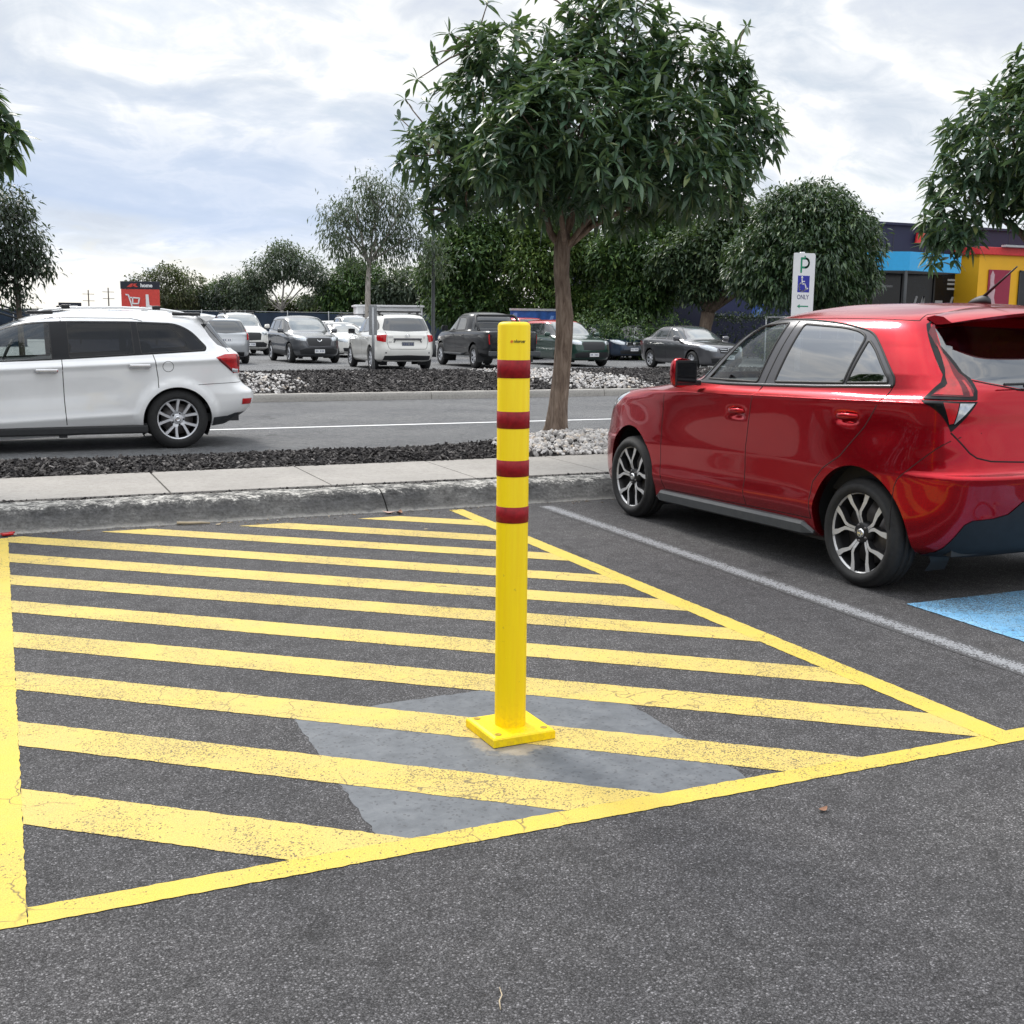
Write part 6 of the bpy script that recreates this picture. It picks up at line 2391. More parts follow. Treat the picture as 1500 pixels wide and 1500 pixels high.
def trees():
    # the three street trees of the bed by the footpath
    main = [(.10, 0, 3.60, .95), (-.80, .1, 3.55, .78), (-1.38, -.15, 3.15, .48), (1.0, 0, 3.65, .88), (1.62, .1, 3.45, .60), (.50, .1, 4.32, .60), (-.65, -.1, 4.12, .52), (1.15, -.1, 4.08, .55), (.3, -.95, 2.95, .48), (-.68, -.95, 3.0, .48), (1.0, .2, 2.92, .52), (.05, .95, 3.0, .6), (-.35, -.9, 3.3, .6), (1.15, -.7, 2.9, .45), (-1.05, .5, 3.0, .45),
            (-.1, -.75, 3.35, .72), (.85, -.65, 3.2, .66), (.5, .9, 3.7, .85), (-.6, .8, 3.4, .7), (1.45, -.3, 2.92, .46), (-1.38, -.1, 2.60, .27), (-1.1, -.2, 2.78, .32), (1.58, -.1, 4.0, .28), (-1.05, .0, 4.25, .22), (.15, 0, 4.5, .35), (.15, -.75, 2.78, .38), (-.45, -.55, 2.72, .36), (.5, .3, 2.75, .4)]
    broad_tree('street_tree', 'broad leaved street tree in white pebbles just behind the yellow bollard', (5.60, 11.10, .17), main,
               [(-.13, -.05, .185), (-.125, .06, .150), (-.12, .18, .122), (-.11, .40, .104), (-.08, .80, .094), (-.06, 1.15, .092), (-.055, 1.35, .094), (-.07, 1.50, .086), (-.10, 1.80, .082), (-.10, 2.05, .088), (-.09, 2.16, .08), (-.09, 2.24, .05)], 2.2, 5, 3000, .155, 9,
               group='street trees beside the footpath', extra=[(-1.8, 0, 3.35), (-1.75, 0, 3.55), (-1.62, 0, 3.75), (-1.45, 0, 4.0), (-1.3, 0, 4.2), (-.9, 0, 4.5), (-.4, 0, 4.62), (2.1, 0, 3.5), (2.12, 0, 3.3), (-1.8, -.1, 2.95), (-1.55, 0, 2.42), (-1.3, -.2, 2.35), (-1.1, 0, 2.42), (1.95, 0, 2.9), (1.65, -.2, 2.58), (.05, -.9, 2.48), (1.75, 0, 4.3), (.6, 0, 4.9), (.9, 0, 4.75)])
    b2 = [(0, 0, 3.9, 1.2), (-.9, 0, 3.75, .90), (-1.30, .2, 3.15, .58), (-.8, -.4, 3.5, .6), (.5, 0, 4.5, 1.0), (-.25, .1, 4.55, .7), (.6, .2, 3.6, 1.0), (-1.62, -.1, 2.80, .40), (-.6, -.7, 3.6, .7), (-1.15, .0, 4.0, .38), (-1.66, .1, 2.40, .26), (-1.5, -.1, 2.6, .30), (-.3, 0, 3.05, .5), (-.8, -.2, 3.0, .45), (.3, -.3, 3.1, .6), (.1, -.7, 3.0, .5)]
    broad_tree('street_tree', 'low crowned street tree at the right edge in front of the yellow shop', (12.55, 10.75, .17), b2,
               [(0, -.05, .22), (0, .2, .15), (.02, .8, .125), (0, 1.5, .12), (0, 1.9, .125)], 1.9, 9, 1500, .18, 9, group='street trees beside the footpath')
    b3 = [(-.1, 0, 3.2, .85), (.55, 0, 2.95, .50), (.45, -.1, 2.55, .45), (.80, 0, 2.9, .28), (-.6, .2, 3.8, .7), (-.8, 0, 3.2, .9), (.3, -.4, 2.9, .5), (.70, 0, 3.15, .25)]
    broad_tree('street_tree', 'street tree at the left edge of the picture above the white wagon', (-.72, 11.02, .17), b3,
               [(0, -.05, .2), (0, .2, .14), (.02, .8, .12), (0, 1.5, .115), (0, 2.0, .12)], 2.0, 13, 800, .18, 9, group='street trees beside the footpath')
    G = 'trees behind the car park'
    # darker small-leaved tree in the bed across the road
    leafy_tree('dark_tree', 'dark small leaved tree above the bonnet of the white wagon', (.45, 29.0, .15), [(-.5, 0, 3.5, 1.0), (.0, .1, 3.1, .70), (-.9, 0, 3.0, .9), (-.1, 0, 3.95, .5), (.35, 0, 2.75, .40), (-.3, .1, 2.2, .40), (.55, 0, 2.6, .28), (.1, 0, 1.95, .22)],
               [(.05, -.1, .07), (.04, 1.0, .06), (0, 2.2, .05)], 21, 9000, .14, 'leaf_dark', 'bark_dark', .6, clump=9, spreadc=.30, wid=.17)
    # slender gum with a pale trunk
    leafy_tree('gum_tree', 'slender gum with a pale trunk and see-through crown above the off-white wagon', (14.4, 47.6, 0), [(-.4, 0, 6.0, .95), (.75, 0, 6.5, .95), (.1, .2, 7.1, .7), (1.2, 0, 5.6, .85), (-1.0, 0, 5.2, .85), (.45, 0, 4.9, .8), (-1.35, 0, 5.9, .6), (1.6, .1, 6.5, .7), (1.9, 0, 5.0, .6), (-1.2, 0, 4.4, .55), (1.2, 0, 4.3, .6), (-.3, 0, 4.1, .5), (2.6, .2, 4.6, .6), (2.9, .2, 3.9, .5)],
               [(0, -.1, .16), (0, 1.5, .13), (.02, 3.0, .11), (.08, 3.9, .09)], 22, 8000, .20, 'leaf_gum', 'bark_pale', .9, clump=9, limbs=9, shell=.35, spreadc=.42, wid=.14, group=G)
    # row beyond the far fence
    leafy_tree('round_tree', 'low domed olive tree beside the red trolley sign', (12.2, 95, 0), [(0, 0, 4.0, 1.9), (-1.5, 0, 3.8, 1.5), (1.6, 0, 3.8, 1.7), (.3, 0, 4.7, 1.2), (2.1, 0, 3.2, .9), (-1.9, 0, 3.2, .8)], [(0, 0, .3), (0, 1.6, .25)], 31, 5200, .32, 'leaf_olive', 'bark_dark', .3, group=G)
    leafy_tree('fence_tree', 'straggly dark trees filling the gap right of the domed olive tree', (16.6, 93, 0), [(0, 0, 3.6, 1.4), (-1.4, 0, 3.2, 1.0), (1.3, 0, 3.4, 1.2), (2.2, 0, 4.2, 1.0), (.2, 0, 4.6, .6), (-.5, 0, 2.4, 1.2), (1.6, 0, 2.3, 1.0)], [(0, 0, .2), (0, 1.5, .15)], 32, 6500, .26, 'leaf_dark', 'bark_dark', .4, group=G, shell=.35)
    leafy_tree('tall_gum', 'tall open crowned gum with forked pale trunk above the slate crossover', (20.4, 90, 0), [(0, 0, 5.9, 1.7), (-1.6, 0, 5.0, 1.4), (1.6, 0, 5.6, 1.4), (.2, 0, 6.7, 1.0), (-2.8, 0, 4.3, 1.1), (2.7, 0, 5.0, 1.1), (-2.0, 0, 3.3, 1.0), (3.3, 0, 4.0, 1.0), (-3.2, 0, 2.9, .9), (1.9, 0, 3.0, .6)], [(.1, 0, .17), (0, 1.5, .14), (-.1, 2.3, .13)], 33, 11000, .27, 'leaf_gum', 'bark_pale', .5, group=G, shell=.35, spreadc=.3)
    leafy_tree('dense_tree', 'dark bushy tree between the tall gum and the slender pale trunked gum', (25.2, 88, 0), [(0, 0, 4.4, 1.8), (-1.3, 0, 3.4, 1.4), (1.5, 0, 4.9, 1.5), (.3, 0, 5.6, 1.0), (2.3, 0, 3.5, 1.6), (-.5, 0, 2.2, 1.5), (1.6, 0, 2.0, 1.4)], [(0, 0, .3), (0, 1.6, .25)], 34, 8500, .28, 'leaf_dense', 'bark_dark', .35, group=G, core=2500)
    leafy_tree('dense_tree', 'dull green tree behind the slender gum', (29.0, 85, 0), [(0, 0, 4.2, 1.9), (-1.6, 0, 3.8, 1.4), (1.6, 0, 4.3, 1.5), (2.9, 0, 3.4, 1.3), (0, 0, 2.3, 1.8), (2.0, 0, 2.0, 1.4)], [(0, 0, .3), (0, 1.6, .25)], 35, 8000, .28, 'leaf_gum', 'bark_dark', .35, group=G, core=2500)
    leafy_tree('dense_tree', 'small dark tree in the sky gap left of the big leafy mass', (34.6, 84, 0), [(0, 0, 3.9, 1.4), (-1.2, 0, 3.2, 1.2), (1.3, 0, 3.4, 1.3), (0, 0, 2.0, 1.7)], [(0, 0, .3), (0, 1.4, .25)], 36, 6000, .28, 'leaf_dense', 'bark_dark', .35, group=G, core=2500)
    leafy_tree('fence_tree', 'low scrubby trees under the edge of the tall gum, beyond the fence', (22.3, 96, 0), [(-.5, 0, 2.5, 1.2), (1.6, 0, 2.6, 1.3), (3.2, 0, 3.2, 1.3), (-2.4, 0, 2.6, 1.3)], [(0, 0, .2), (0, 1.2, .15)], 37, 5000, .27, 'leaf_olive', 'bark_dark', .3, group=G, core=1500)
    leafy_tree('fence_tree', 'dark scrubby trees between the olive dome and the tall gum', (15.2, 99, 0), [(-.5, 0, 3.0, 1.4), (1.6, 0, 3.5, 1.4), (3.2, 0, 3.9, 1.5), (-2.2, 0, 2.6, 1.3)], [(0, 0, .2), (0, 1.2, .15)], 38, 6000, .27, 'leaf_dense', 'bark_dark', .3, group=G, core=1500)
    # big leafy mass left and right of the street tree's trunk
    leafy_tree('leafy_tree', 'big mid green tree directly behind the black ute', (20.4, 50.8, 0), [(0, 0, 4.6, 1.8), (-1.4, 0, 3.8, 1.3), (1.3, 0, 4.9, 1.5), (.3, 0, 6.0, 1.1), (-.7, 0, 2.4, 1.6), (1.2, 0, 2.4, 1.6), (-1.5, 0, 5.0, .8), (1.9, 0, 6.0, .9), (-.5, 0, 5.7, .7)], [(0, 0, .3), (0, 1.4, .25)], 41, 12000, .22, 'leaf_dense', 'bark_dark', .2, group=G, spreadc=.28, core=5000)
    leafy_tree('leafy_tree', 'mid green tree seen on both sides of the street tree trunk', (23.4, 47.8, 0), [(0, 0, 4.7, 1.7), (-1.2, 0, 4.0, 1.4), (1.5, 0, 4.6, 1.5), (.2, 0, 6.0, 1.2), (0, 0, 2.3, 1.7), (1.9, 0, 2.6, 1.4), (-1.2, 0, 5.6, .9)], [(0, 0, .3), (0, 1.4, .25)], 42, 12000, .20, 'leaf_fresh', 'bark_dark', .2, group=G, spreadc=.28, core=5000)
    leafy_tree('leafy_tree', 'yellow green tree between the trunk of the street tree and the navy wall', (26.2, 44.4, 0), [(0, 0, 4.7, 1.7), (-1.5, 0, 4.4, 1.3), (1.5, 0, 5.0, 1.5), (.4, 0, 6.1, 1.1), (2.3, 0, 4.2, 1.1), (0, 0, 3.0, 1.6), (-1.2, 0, 2.4, 1.3), (-1.3, 0, 5.7, .8)], [(0, 0, .25), (0, 1.6, .2)], 43, 12000, .22, 'leaf_dense', 'bark_dark', .2, group=G, spreadc=.28, core=5000)
    leafy_tree('leafy_tree', 'tree with a thick forked trunk behind the steel grey sedan', (27.4, 41.6, 0), [(0, 0, 4.6, 1.7), (-1.5, 0, 4.2, 1.2), (1.5, 0, 4.6, 1.5), (2.5, 0, 4.9, 1.3), (.8, 0, 5.9, 1.2), (-.3, 0, 3.3, 1.2), (2.3, 0, 3.4, 1.3), (2.4, 0, 5.9, .8)], [(-.1, -.1, .33), (-.05, .6, .27), (0, 1.4, .26), (.1, 2.0, .3)], 44, 11000, .20, 'leaf_mid', 'bark_main', .2, group=G, spreadc=.28, core=5000)
    # fig clipped round behind the sign
    leafy_tree('fig_tree', 'dense rounded fig behind the accessible parking sign', (28.3, 36.2, 0), [(-.1, 0, 4.8, 2.1, .95), (-1.6, 0, 4.0, 1.55), (1.45, 0, 4.5, 1.5), (.35, -.2, 5.8, 1.25), (-.9, 0, 5.7, 1.15), (1.6, 0, 3.3, 1.2), (-2.15, 0, 3.3, .95), (.1, -1.2, 3.9, 1.5), (1.0, -.8, 5.1, 1.2), (-1.2, -.8, 3.2, 1.2), (.7, -.5, 2.8, 1.2)],
               [(-.5, -.1, .22), (-.4, 1.2, .16), (-.2, 2.2, .15)], 51, 22000, .22, 'leaf_fig', 'bark_main', .8, clump=9, limbs=8, shell=.72, spreadc=.17, wid=.17, core=3500)
    # rounded shrubs at the foot of the wall
    G2 = 'rounded shrubs in front of the navy wall'
    for i, (x, y, h, lab) in enumerate([(22.6, 43.0, 1.9, 'round shrub right of the street tree trunk, behind the dark blue sedan'), (24.0, 42.2, 2.1, 'tallest round shrub behind the pale silver sedan'), (25.6, 41.4, 1.8, 'round shrub left of the thick forked trunk'), (30.4, 40.2, 1.5, 'low shrub right of the thick forked trunk by the white railing')]):
        leafy_tree('shrub', lab, (x, y, 0), [(0, 0, h * .55, h * .5, 1.0), (-.5, 0, h * .4, h * .4), (.55, 0, h * .42, h * .42)], None, 60 + i, 2600, .14, 'leaf_dense', 'bark_dark', .1, cat='shrub', group=G2, wid=.22)


def off_left():
    """unseen band of foliage added left of the view, something dark for car paint and glass to reflect"""
    rng = np.random.default_rng(99)
    n = 24000
    u = rng.uniform(0, 1, n)
    x = -27 - 5 * np.sin(u * 9) + rng.normal(0, 1.6, n)
    y = -28 + 104 * u
    top = 8.5 + 2.0 * np.sin(u * 31) + .8 * np.sin(u * 83)
    z = top * rng.uniform(0, 1, n) ** .8
    P = np.stack([x, y, z], -1)
    L = rng.uniform(.5, 1.1, n)
    V, F = leaves(P, unit(rng.normal(0, 1, P.shape)), L, L * .34, rng.uniform(.1, .4, n), rng, 2, .2)
    tag(link('unseen_treeline', np_mesh('unseen_treeline', V, F), M['leaf_dark']), 'unseen band of trees added as a dark reflection for the red hatchback', kind='stuff')


trees()
off_left()
# ------------------------------------------------------------------ signs, fence, buildings
M['navy_wall'] = plain('navy_wall_paint', (.010, .013, .045), .6, var=.1, scale=.6)
M['hoard'] = plain('navy_hoarding', (.012, .020, .085), .5, var=.1, scale=.8)
M['hoard_blue'] = plain('hoarding_mid_blue', (.03, .09, .36), .5)
M['hoard_light'] = plain('hoarding_light_blue', (.16, .30, .62), .5)
M['awning'] = plain('sky_blue_fascia', (.03, .40, .78), .45, var=.04)
M['soffit'] = plain('grey_soffit', (.42, .43, .44), .7)
M['yellow_wall'] = plain('golden_yellow_wall', (.82, .43, .012), .6, var=.05, scale=1)
M['red_trim'] = plain('red_fascia', (.62, .03, .035), .5)
M['shop_glass'] = plain('dark_shop_glass', (.008, .010, .016), .15, spec=.35, var=.4, scale=.8)
M['white_print'] = plain('white_print', (.80, .80, .80), .5, var=.03)
M['sign_white'] = plain('sign_white', (.80, .81, .83), .4, var=.03)
M['sign_green'] = plain('sign_green', (.01, .24, .13), .45)
M['sign_blue'] = plain('sign_blue', (.022, .028, .36), .45)
M['sign_ink'] = plain('sign_dark_ink', (.045, .05, .16), .45)
M['sign_red'] = plain('sign_red', (.62, .06, .045), .5)
M['sign_navy'] = plain('sign_navy', (.015, .018, .03), .5)
M['galv'] = plain('galvanised_steel', (.30, .31, .32), .45, metal=.6, var=.2, scale=30)
M['dark_steel'] = plain('dark_painted_steel', (.03, .033, .036), .5, var=.15)
M['mesh_cloth'] = plain('fence_cloth', (.018, .032, .055), .9, var=.3, scale=1.2)
M['shed_white'] = plain('white_sheet_steel', (.74, .74, .75), .5, var=.04)
M['magenta'] = plain('poster_magenta', (.28, .010, .045), .5, var=.1)
M['pale_pink'] = plain('poster_pale_pink', (.50, .33, .36), .5, var=.2, scale=4)
M['orange'] = plain('banner_orange', (.75, .13, .03), .5)
M['banner_blue'] = plain('banner_blue', (.02, .09, .33), .5, var=.5, scale=2.5)
M['hedge'] = M['leaf_dense']


def face(o_pt, right, up):
    """matrix that lays local x, y on a board: x = right, y = up, z = out of the board"""
    r, u = Vector(right).normalized(), Vector(up).normalized()
    n = r.cross(u)
    m = Matrix((r, u, n)).transposed().to_4x4()
    m.translation = Vector(o_pt)
    return m


def letters(txt, size, mat, parent, M4, x, y, align='CENTER', bold=0.0, sx=1.0, depth=.004):
    me = text_mesh(txt, size, depth, align, bold, sx)
    me.transform(M4 @ Matrix.Translation((x, y, depth / 2)))
    return link('lettering', me, mat, parent)


def rounded(w, h, r, n=5, x0=0, y0=0):
    out = []
    for cx, cy, a0 in ((w - r, h - r, 0), (r, h - r, 90), (r, r, 180), (w - r, r, 270)):
        for k in range(n + 1):
            a = math.radians(a0 + 90 * k / n)
            out.append((x0 + cx + r * math.cos(a), y0 + cy + r * math.sin(a)))
    return out


def parking_sign():
    X, Y = 8.42, 10.85
    t = thing('parking_sign', 'white accessible parking sign with green P and blue wheelchair above the red hatchback roof', 'sign', (X, Y, .15))
    w, h = .305, .80
    zb = 1.455 - .15
    F = face((-w / 2, -.033, zb), (1, 0, 0), (0, 0, 1))
    mb = MB()
    mb.prism(rounded(w, h, .025), 0, .003, F)
    b = mb.build('panel', [M['sign_white']], t)
    mb = MB()
    mb.tube([(0, 0, -.2), (-.01, 0, zb + h + .012)], .03, 14)
    mb.build('post', [M['sign_white']], t)
    G = F @ Matrix.Translation((0, 0, .003))
    mb = MB()
    # the P: stem, bowl, short stub on top
    px, py, sz = .112, .585, .155
    mb.stroke([(px, py), (px, py + sz)], .024, 0, .001, G)
    bowl = [(px + .012 + .045 + .046 * math.cos(a) * 1.05, py + sz - .050 + .050 * math.sin(a)) for a in np.linspace(PI / 2, -PI / 2, 12)]
    mb.stroke([(px, py + sz)] + bowl + [(px, py + sz - .100)], .024, 0, .0011, G)
    mb.stroke([(px + .045, py + sz), (px + .045, py + sz + .024)], .018, 0, .0012, G)
    mb.build('letter_p', [M['sign_green']], b)
    mb = MB()
    mb.prism([(.072, .362), (.237, .362), (.237, .548), (.072, .548)], 0, .0008, G)
    sq = mb.build('blue_square', [M['sign_blue']], b)
    mb = MB()
    cx, cy = .140, .424
    ring = [(cx + .046 * math.cos(a), cy + .050 * math.sin(a)) for a in np.linspace(math.radians(125), math.radians(370), 22)]
    mb.stroke(ring, .013, .0008, .0016, G)
    mb.lathe([(0, .0016), (.014, .0016), (.014, .0008)], 14, 0, G @ Matrix.Translation((.130, .528, 0)))
    mb.stroke([(.130, .510), (.135, .456), (.175, .456), (.196, .400), (.216, .407)], .014, .0008, .0017, G)
    mb.stroke([(.133, .484), (.167, .484)], .012, .0008, .0018, G)
    mb.build('wheelchair_symbol', [M['white_print']], sq)
    letters('ONLY', .072, M['sign_ink'], b, G, .154, .285, sx=.86, depth=.001, bold=.0006)
    mb = MB()
    mb.prism([(.075, .205), (.115, .228), (.115, .182)], 0, .001, G)
    mb.prism([(.115, .198), (.235, .198), (.235, .212), (.115, .212)], 0, .001, G)
    mb.build('arrow', [M['sign_green']], b)


parking_sign()


def small_posts():
    t = thing('sign_post', 'grey sign turned away from us on a thin post in the far bed', 'sign', (9.02, 29.35, .1))
    mb = MB()
    mb.tube([(0, 0, -.1), (0, 0, 1.72)], .035, 10)
    mb.build('post', [M['galv']], t)
    mb = MB()
    F = face((-.10, .045, 1.0), (.96, -.28, 0), (0, 0, 1))
    mb.prism(rounded(.215, .78, .02), 0, .006, F)
    mb.build('panel', [M['galv']], t)
    t = thing('lamp_post', 'thin dark car park lamp post half hidden by the street tree', 'lamp post', (17.1, 46.9, 0))
    mb = MB()
    mb.tube([(0, 0, 0), (0, 0, .5), (0, 0, .52), (0, 0, 7.3)], [.13, .13, .085, .055], 12)
    mb.build('pole', [M['dark_steel']], t)
    mb = MB()
    mb.tube([(-.6, 0, 7.28), (.6, 0, 7.28)], .035, 8)
    for k in (-1, 1):
        mb.box((k * .75, 0, 7.27), (.55, .28, .09), bev=.03)
    mb.build('lamp_head', [M['dark_steel']], t)
    t = thing('signal_post', 'pale thin post right of the rounded fig by the shop', 'post', (35.3, 42.6, 0))
    mb = MB()
    mb.tube([(0, 0, 0), (0, 0, 3.3)], .06, 10)
    mb.build('pole', [M['galv']], t)


small_posts()


def trolley_signs():
    t = thing('trolley_sign', 'big red and navy trolley sign above the roof of the white wagon', 'sign', (7.85, 72.0, 0), -.33)
    w, h, z0 = 2.2, 2.0, 1.70
    F = face((-w / 2, -.08, z0), (1, 0, 0), (0, 0, 1))
    mb = MB()
    mb.box((0, 0, z0 + h * .385), (w, .14, h * .77), bev=.01)
    red = mb.build('panel', [M['sign_red']], t)
    mb = MB()
    mb.box((0, 0, z0 + h * .885), (w + .06, .16, h * .225), bev=.01)
    nav = mb.build('header', [M['sign_navy']], t)
    for k in (-1, 1):
        mb = MB()
        mb.tube([(k * .8, .12, 0), (k * .8, .12, z0 + h * .9)], .06, 8)
        mb.build('post', [M['dark_steel']], t)
    G = F @ Matrix.Translation((0, 0, .005))
    mb = MB()
    # red slanted K mark
    mb.prism([(.34, 1.66), (.60, 1.86), (.72, 1.86), (.62, 1.66)], 0, .02, G)
    mb.prism([(.66, 1.66), (.76, 1.86), (.96, 1.86), (.84, 1.78), (.98, 1.70), (.98, 1.66), (.84, 1.66), (.74, 1.72)], 0, .02, G)
    mb.build('logo', [M['sign_red']], nav)
    letters('home', .30, M['white_print'], nav, G, 1.48, 1.665, bold=.012, depth=.02)
    G = F @ Matrix.Translation((0, 0, .012))
    mb = MB()
    q = lambda pts: mb.stroke(pts, .075, 0, .02, G)
    q([(.28, 1.22), (.42, 1.20), (.62, .52), (1.0, .52)])
    q([(.46, 1.06), (1.05, 1.02), (.98, .70), (.58, .70)])
    q([(.66, 1.05), (.66, .72)])
    mb.lathe([(0, .02), (.06, .02), (.06, 0)], 12, 0, G @ Matrix.Translation((.66, .36, 0)))
    mb.lathe([(0, .02), (.06, .02), (.06, 0)], 12, 0, G @ Matrix.Translation((.98, .36, 0)))
    mb.build('trolley_symbol', [M['white_print']], red)
    mb = MB()
    mb.prism([(1.42, 1.24), (1.58, 1.24), (1.62, .62), (1.98, .52), (1.98, .40), (1.88, .36), (1.42, .38)][::-1], 0, .02, G)
    mb.build('chair_symbol', [M['white_print']], red)
    t = thing('trolley_sign', 'small dark trolley sign left of the big red one, seen between the roof rail feet', 'sign', (4.0, 73.6, 0), -.33)
    mb = MB()
    mb.box((0, 0, 2.24), (1.3, .10, .36), bev=.01)
    p = mb.build('panel', [M['sign_navy']], t)
    for k in (-1, 1):
        mb = MB()
        mb.tube([(k * .5, .08, 0), (k * .5, .08, 2.3)], .05, 8)
        mb.build('post', [M['dark_steel']], t)
    G = face((-.65, -.055, 2.06), (1, 0, 0), (0, 0, 1))
    letters('home', .2, M['white_print'], p, G, .88, .11, bold=.008, depth=.01)
    mb = MB()
    mb.prism([(.22, .11), (.34, .25), (.46, .25), (.40, .18), (.46, .11)][::-1], 0, .01, G)
    mb.build('logo', [M['sign_red']], p)


trolley_signs()


def fence():
    t = thing('cloth_fence', 'long chain fence hung with dark blue cloth along the back of the car park', 'fence', (0, 82.5, 0))
    x0, x1, sp = -14.0, 46.0, 3.0
    mb = MB()
    n = 240
    vs = []
    for i in range(n + 1):
        x = x0 + (x1 - x0) * i / n
        w = .05 * math.sin(x * 2.1) + .03 * math.sin(x * 5.3)
        vs += [(x, w, .12), (x, w * .3, 1.1), (x, 0, 2.06 + .03 * math.sin(x * 1.05))]
    fs = [(i * 3 + k, (i + 1) * 3 + k, (i + 1) * 3 + k + 1, i * 3 + k + 1) for i in range(n) for k in range(2)]
    mb.add(vs, fs, 0, True)
    mb.build('cloth', [M['mesh_cloth']], t)
    x = x0
    while x <= x1:
        mb = MB()
        mb.tube([(x, -.06, 0), (x, -.06, 2.22)], .035, 8)
        mb.build('post', [M['galv']], t)
        x += sp
    mb = MB()
    mb.tube([(x0, -.02, 2.12), (x1, -.02, 2.12)], .022, 6)
    mb.build('top_rail', [M['galv']], t)
    # sloping handrails of the ramp at the far left
    t = thing('ramp_railing', 'dark sloping handrails of a ramp at the left edge behind the white wagon', 'railing', (-2.0, 66, 0))
    for k in range(3):
        mb = MB()
        mb.tube([(-3.5, 0, 4.2 - .32 * k), (3.3, 0, 1.75 - .20 * k)], .05, 8)
        mb.build('handrail', [M['dark_steel']], t)
    for k in range(6):
        x = -3.0 + 1.2 * k
        mb = MB()
        mb.tube([(x, .02, 0), (x, .02, 4.15 - .36 * (x + 3.5))], .045, 8)
        mb.build('post', [M['dark_steel']], t)
    mb = MB()
    mb.prism([(-3.6, 0), (3.4, 0), (3.4, .9), (-3.6, 3.0)], -.5, -.3, face((0, 0, 0), (1, 0, 0), (0, 0, 1)))
    mb.build('ramp_wall', [M['mesh_cloth']], t)
    # timber power poles in the distance
    for i, (x, y, h, lab) in enumerate([(10.3, 150, 5.0, 'left of two thin power poles far off beside the red trolley sign'), (12.6, 150, 5.3, 'right of two thin power poles far off beside the red trolley sign')]):
        t = thing('power_pole', lab, 'power pole', (x, y, 0), .2, 'far power poles')
        mb = MB()
        mb.tube([(0, 0, 0), (0, 0, h)], [.09, .07], 8)
        mb.build('pole', [M['bark_dark']], t)
        for z in (.5, 1.3):
            mb = MB()
            mb.box((0, 0, h - z), (1.4, .06, .06))
            mb.build('cross_arm', [M['bark_dark']], t)
    # white site shed behind the off-white wagon
    t = thing('site_shed', 'low white sheet metal shed behind the off-white wagon', 'shed', (19.9, 62.0, 0), -.22)
    mb = MB()
    mb.box((0, 0, 1.14), (3.6, 2.6, 2.28), bev=.03)
    for k in range(14):
        mb.box((-1.72 + .264 * k, -1.31, 1.14), (.06, .03, 2.15))
    mb.build('wall', [M['shed_white']], t)
    mb = MB()
    mb.box((0, 0, 2.33), (3.8, 2.8, .10), bev=.02)
    mb.build('roof', [M['shed_white']], t)
    mb = MB()
    mb.box((-1.0, -1.345, 1.05), (.85, .02, 2.0))
    mb.build('door', [M['soffit']], t)


fence()


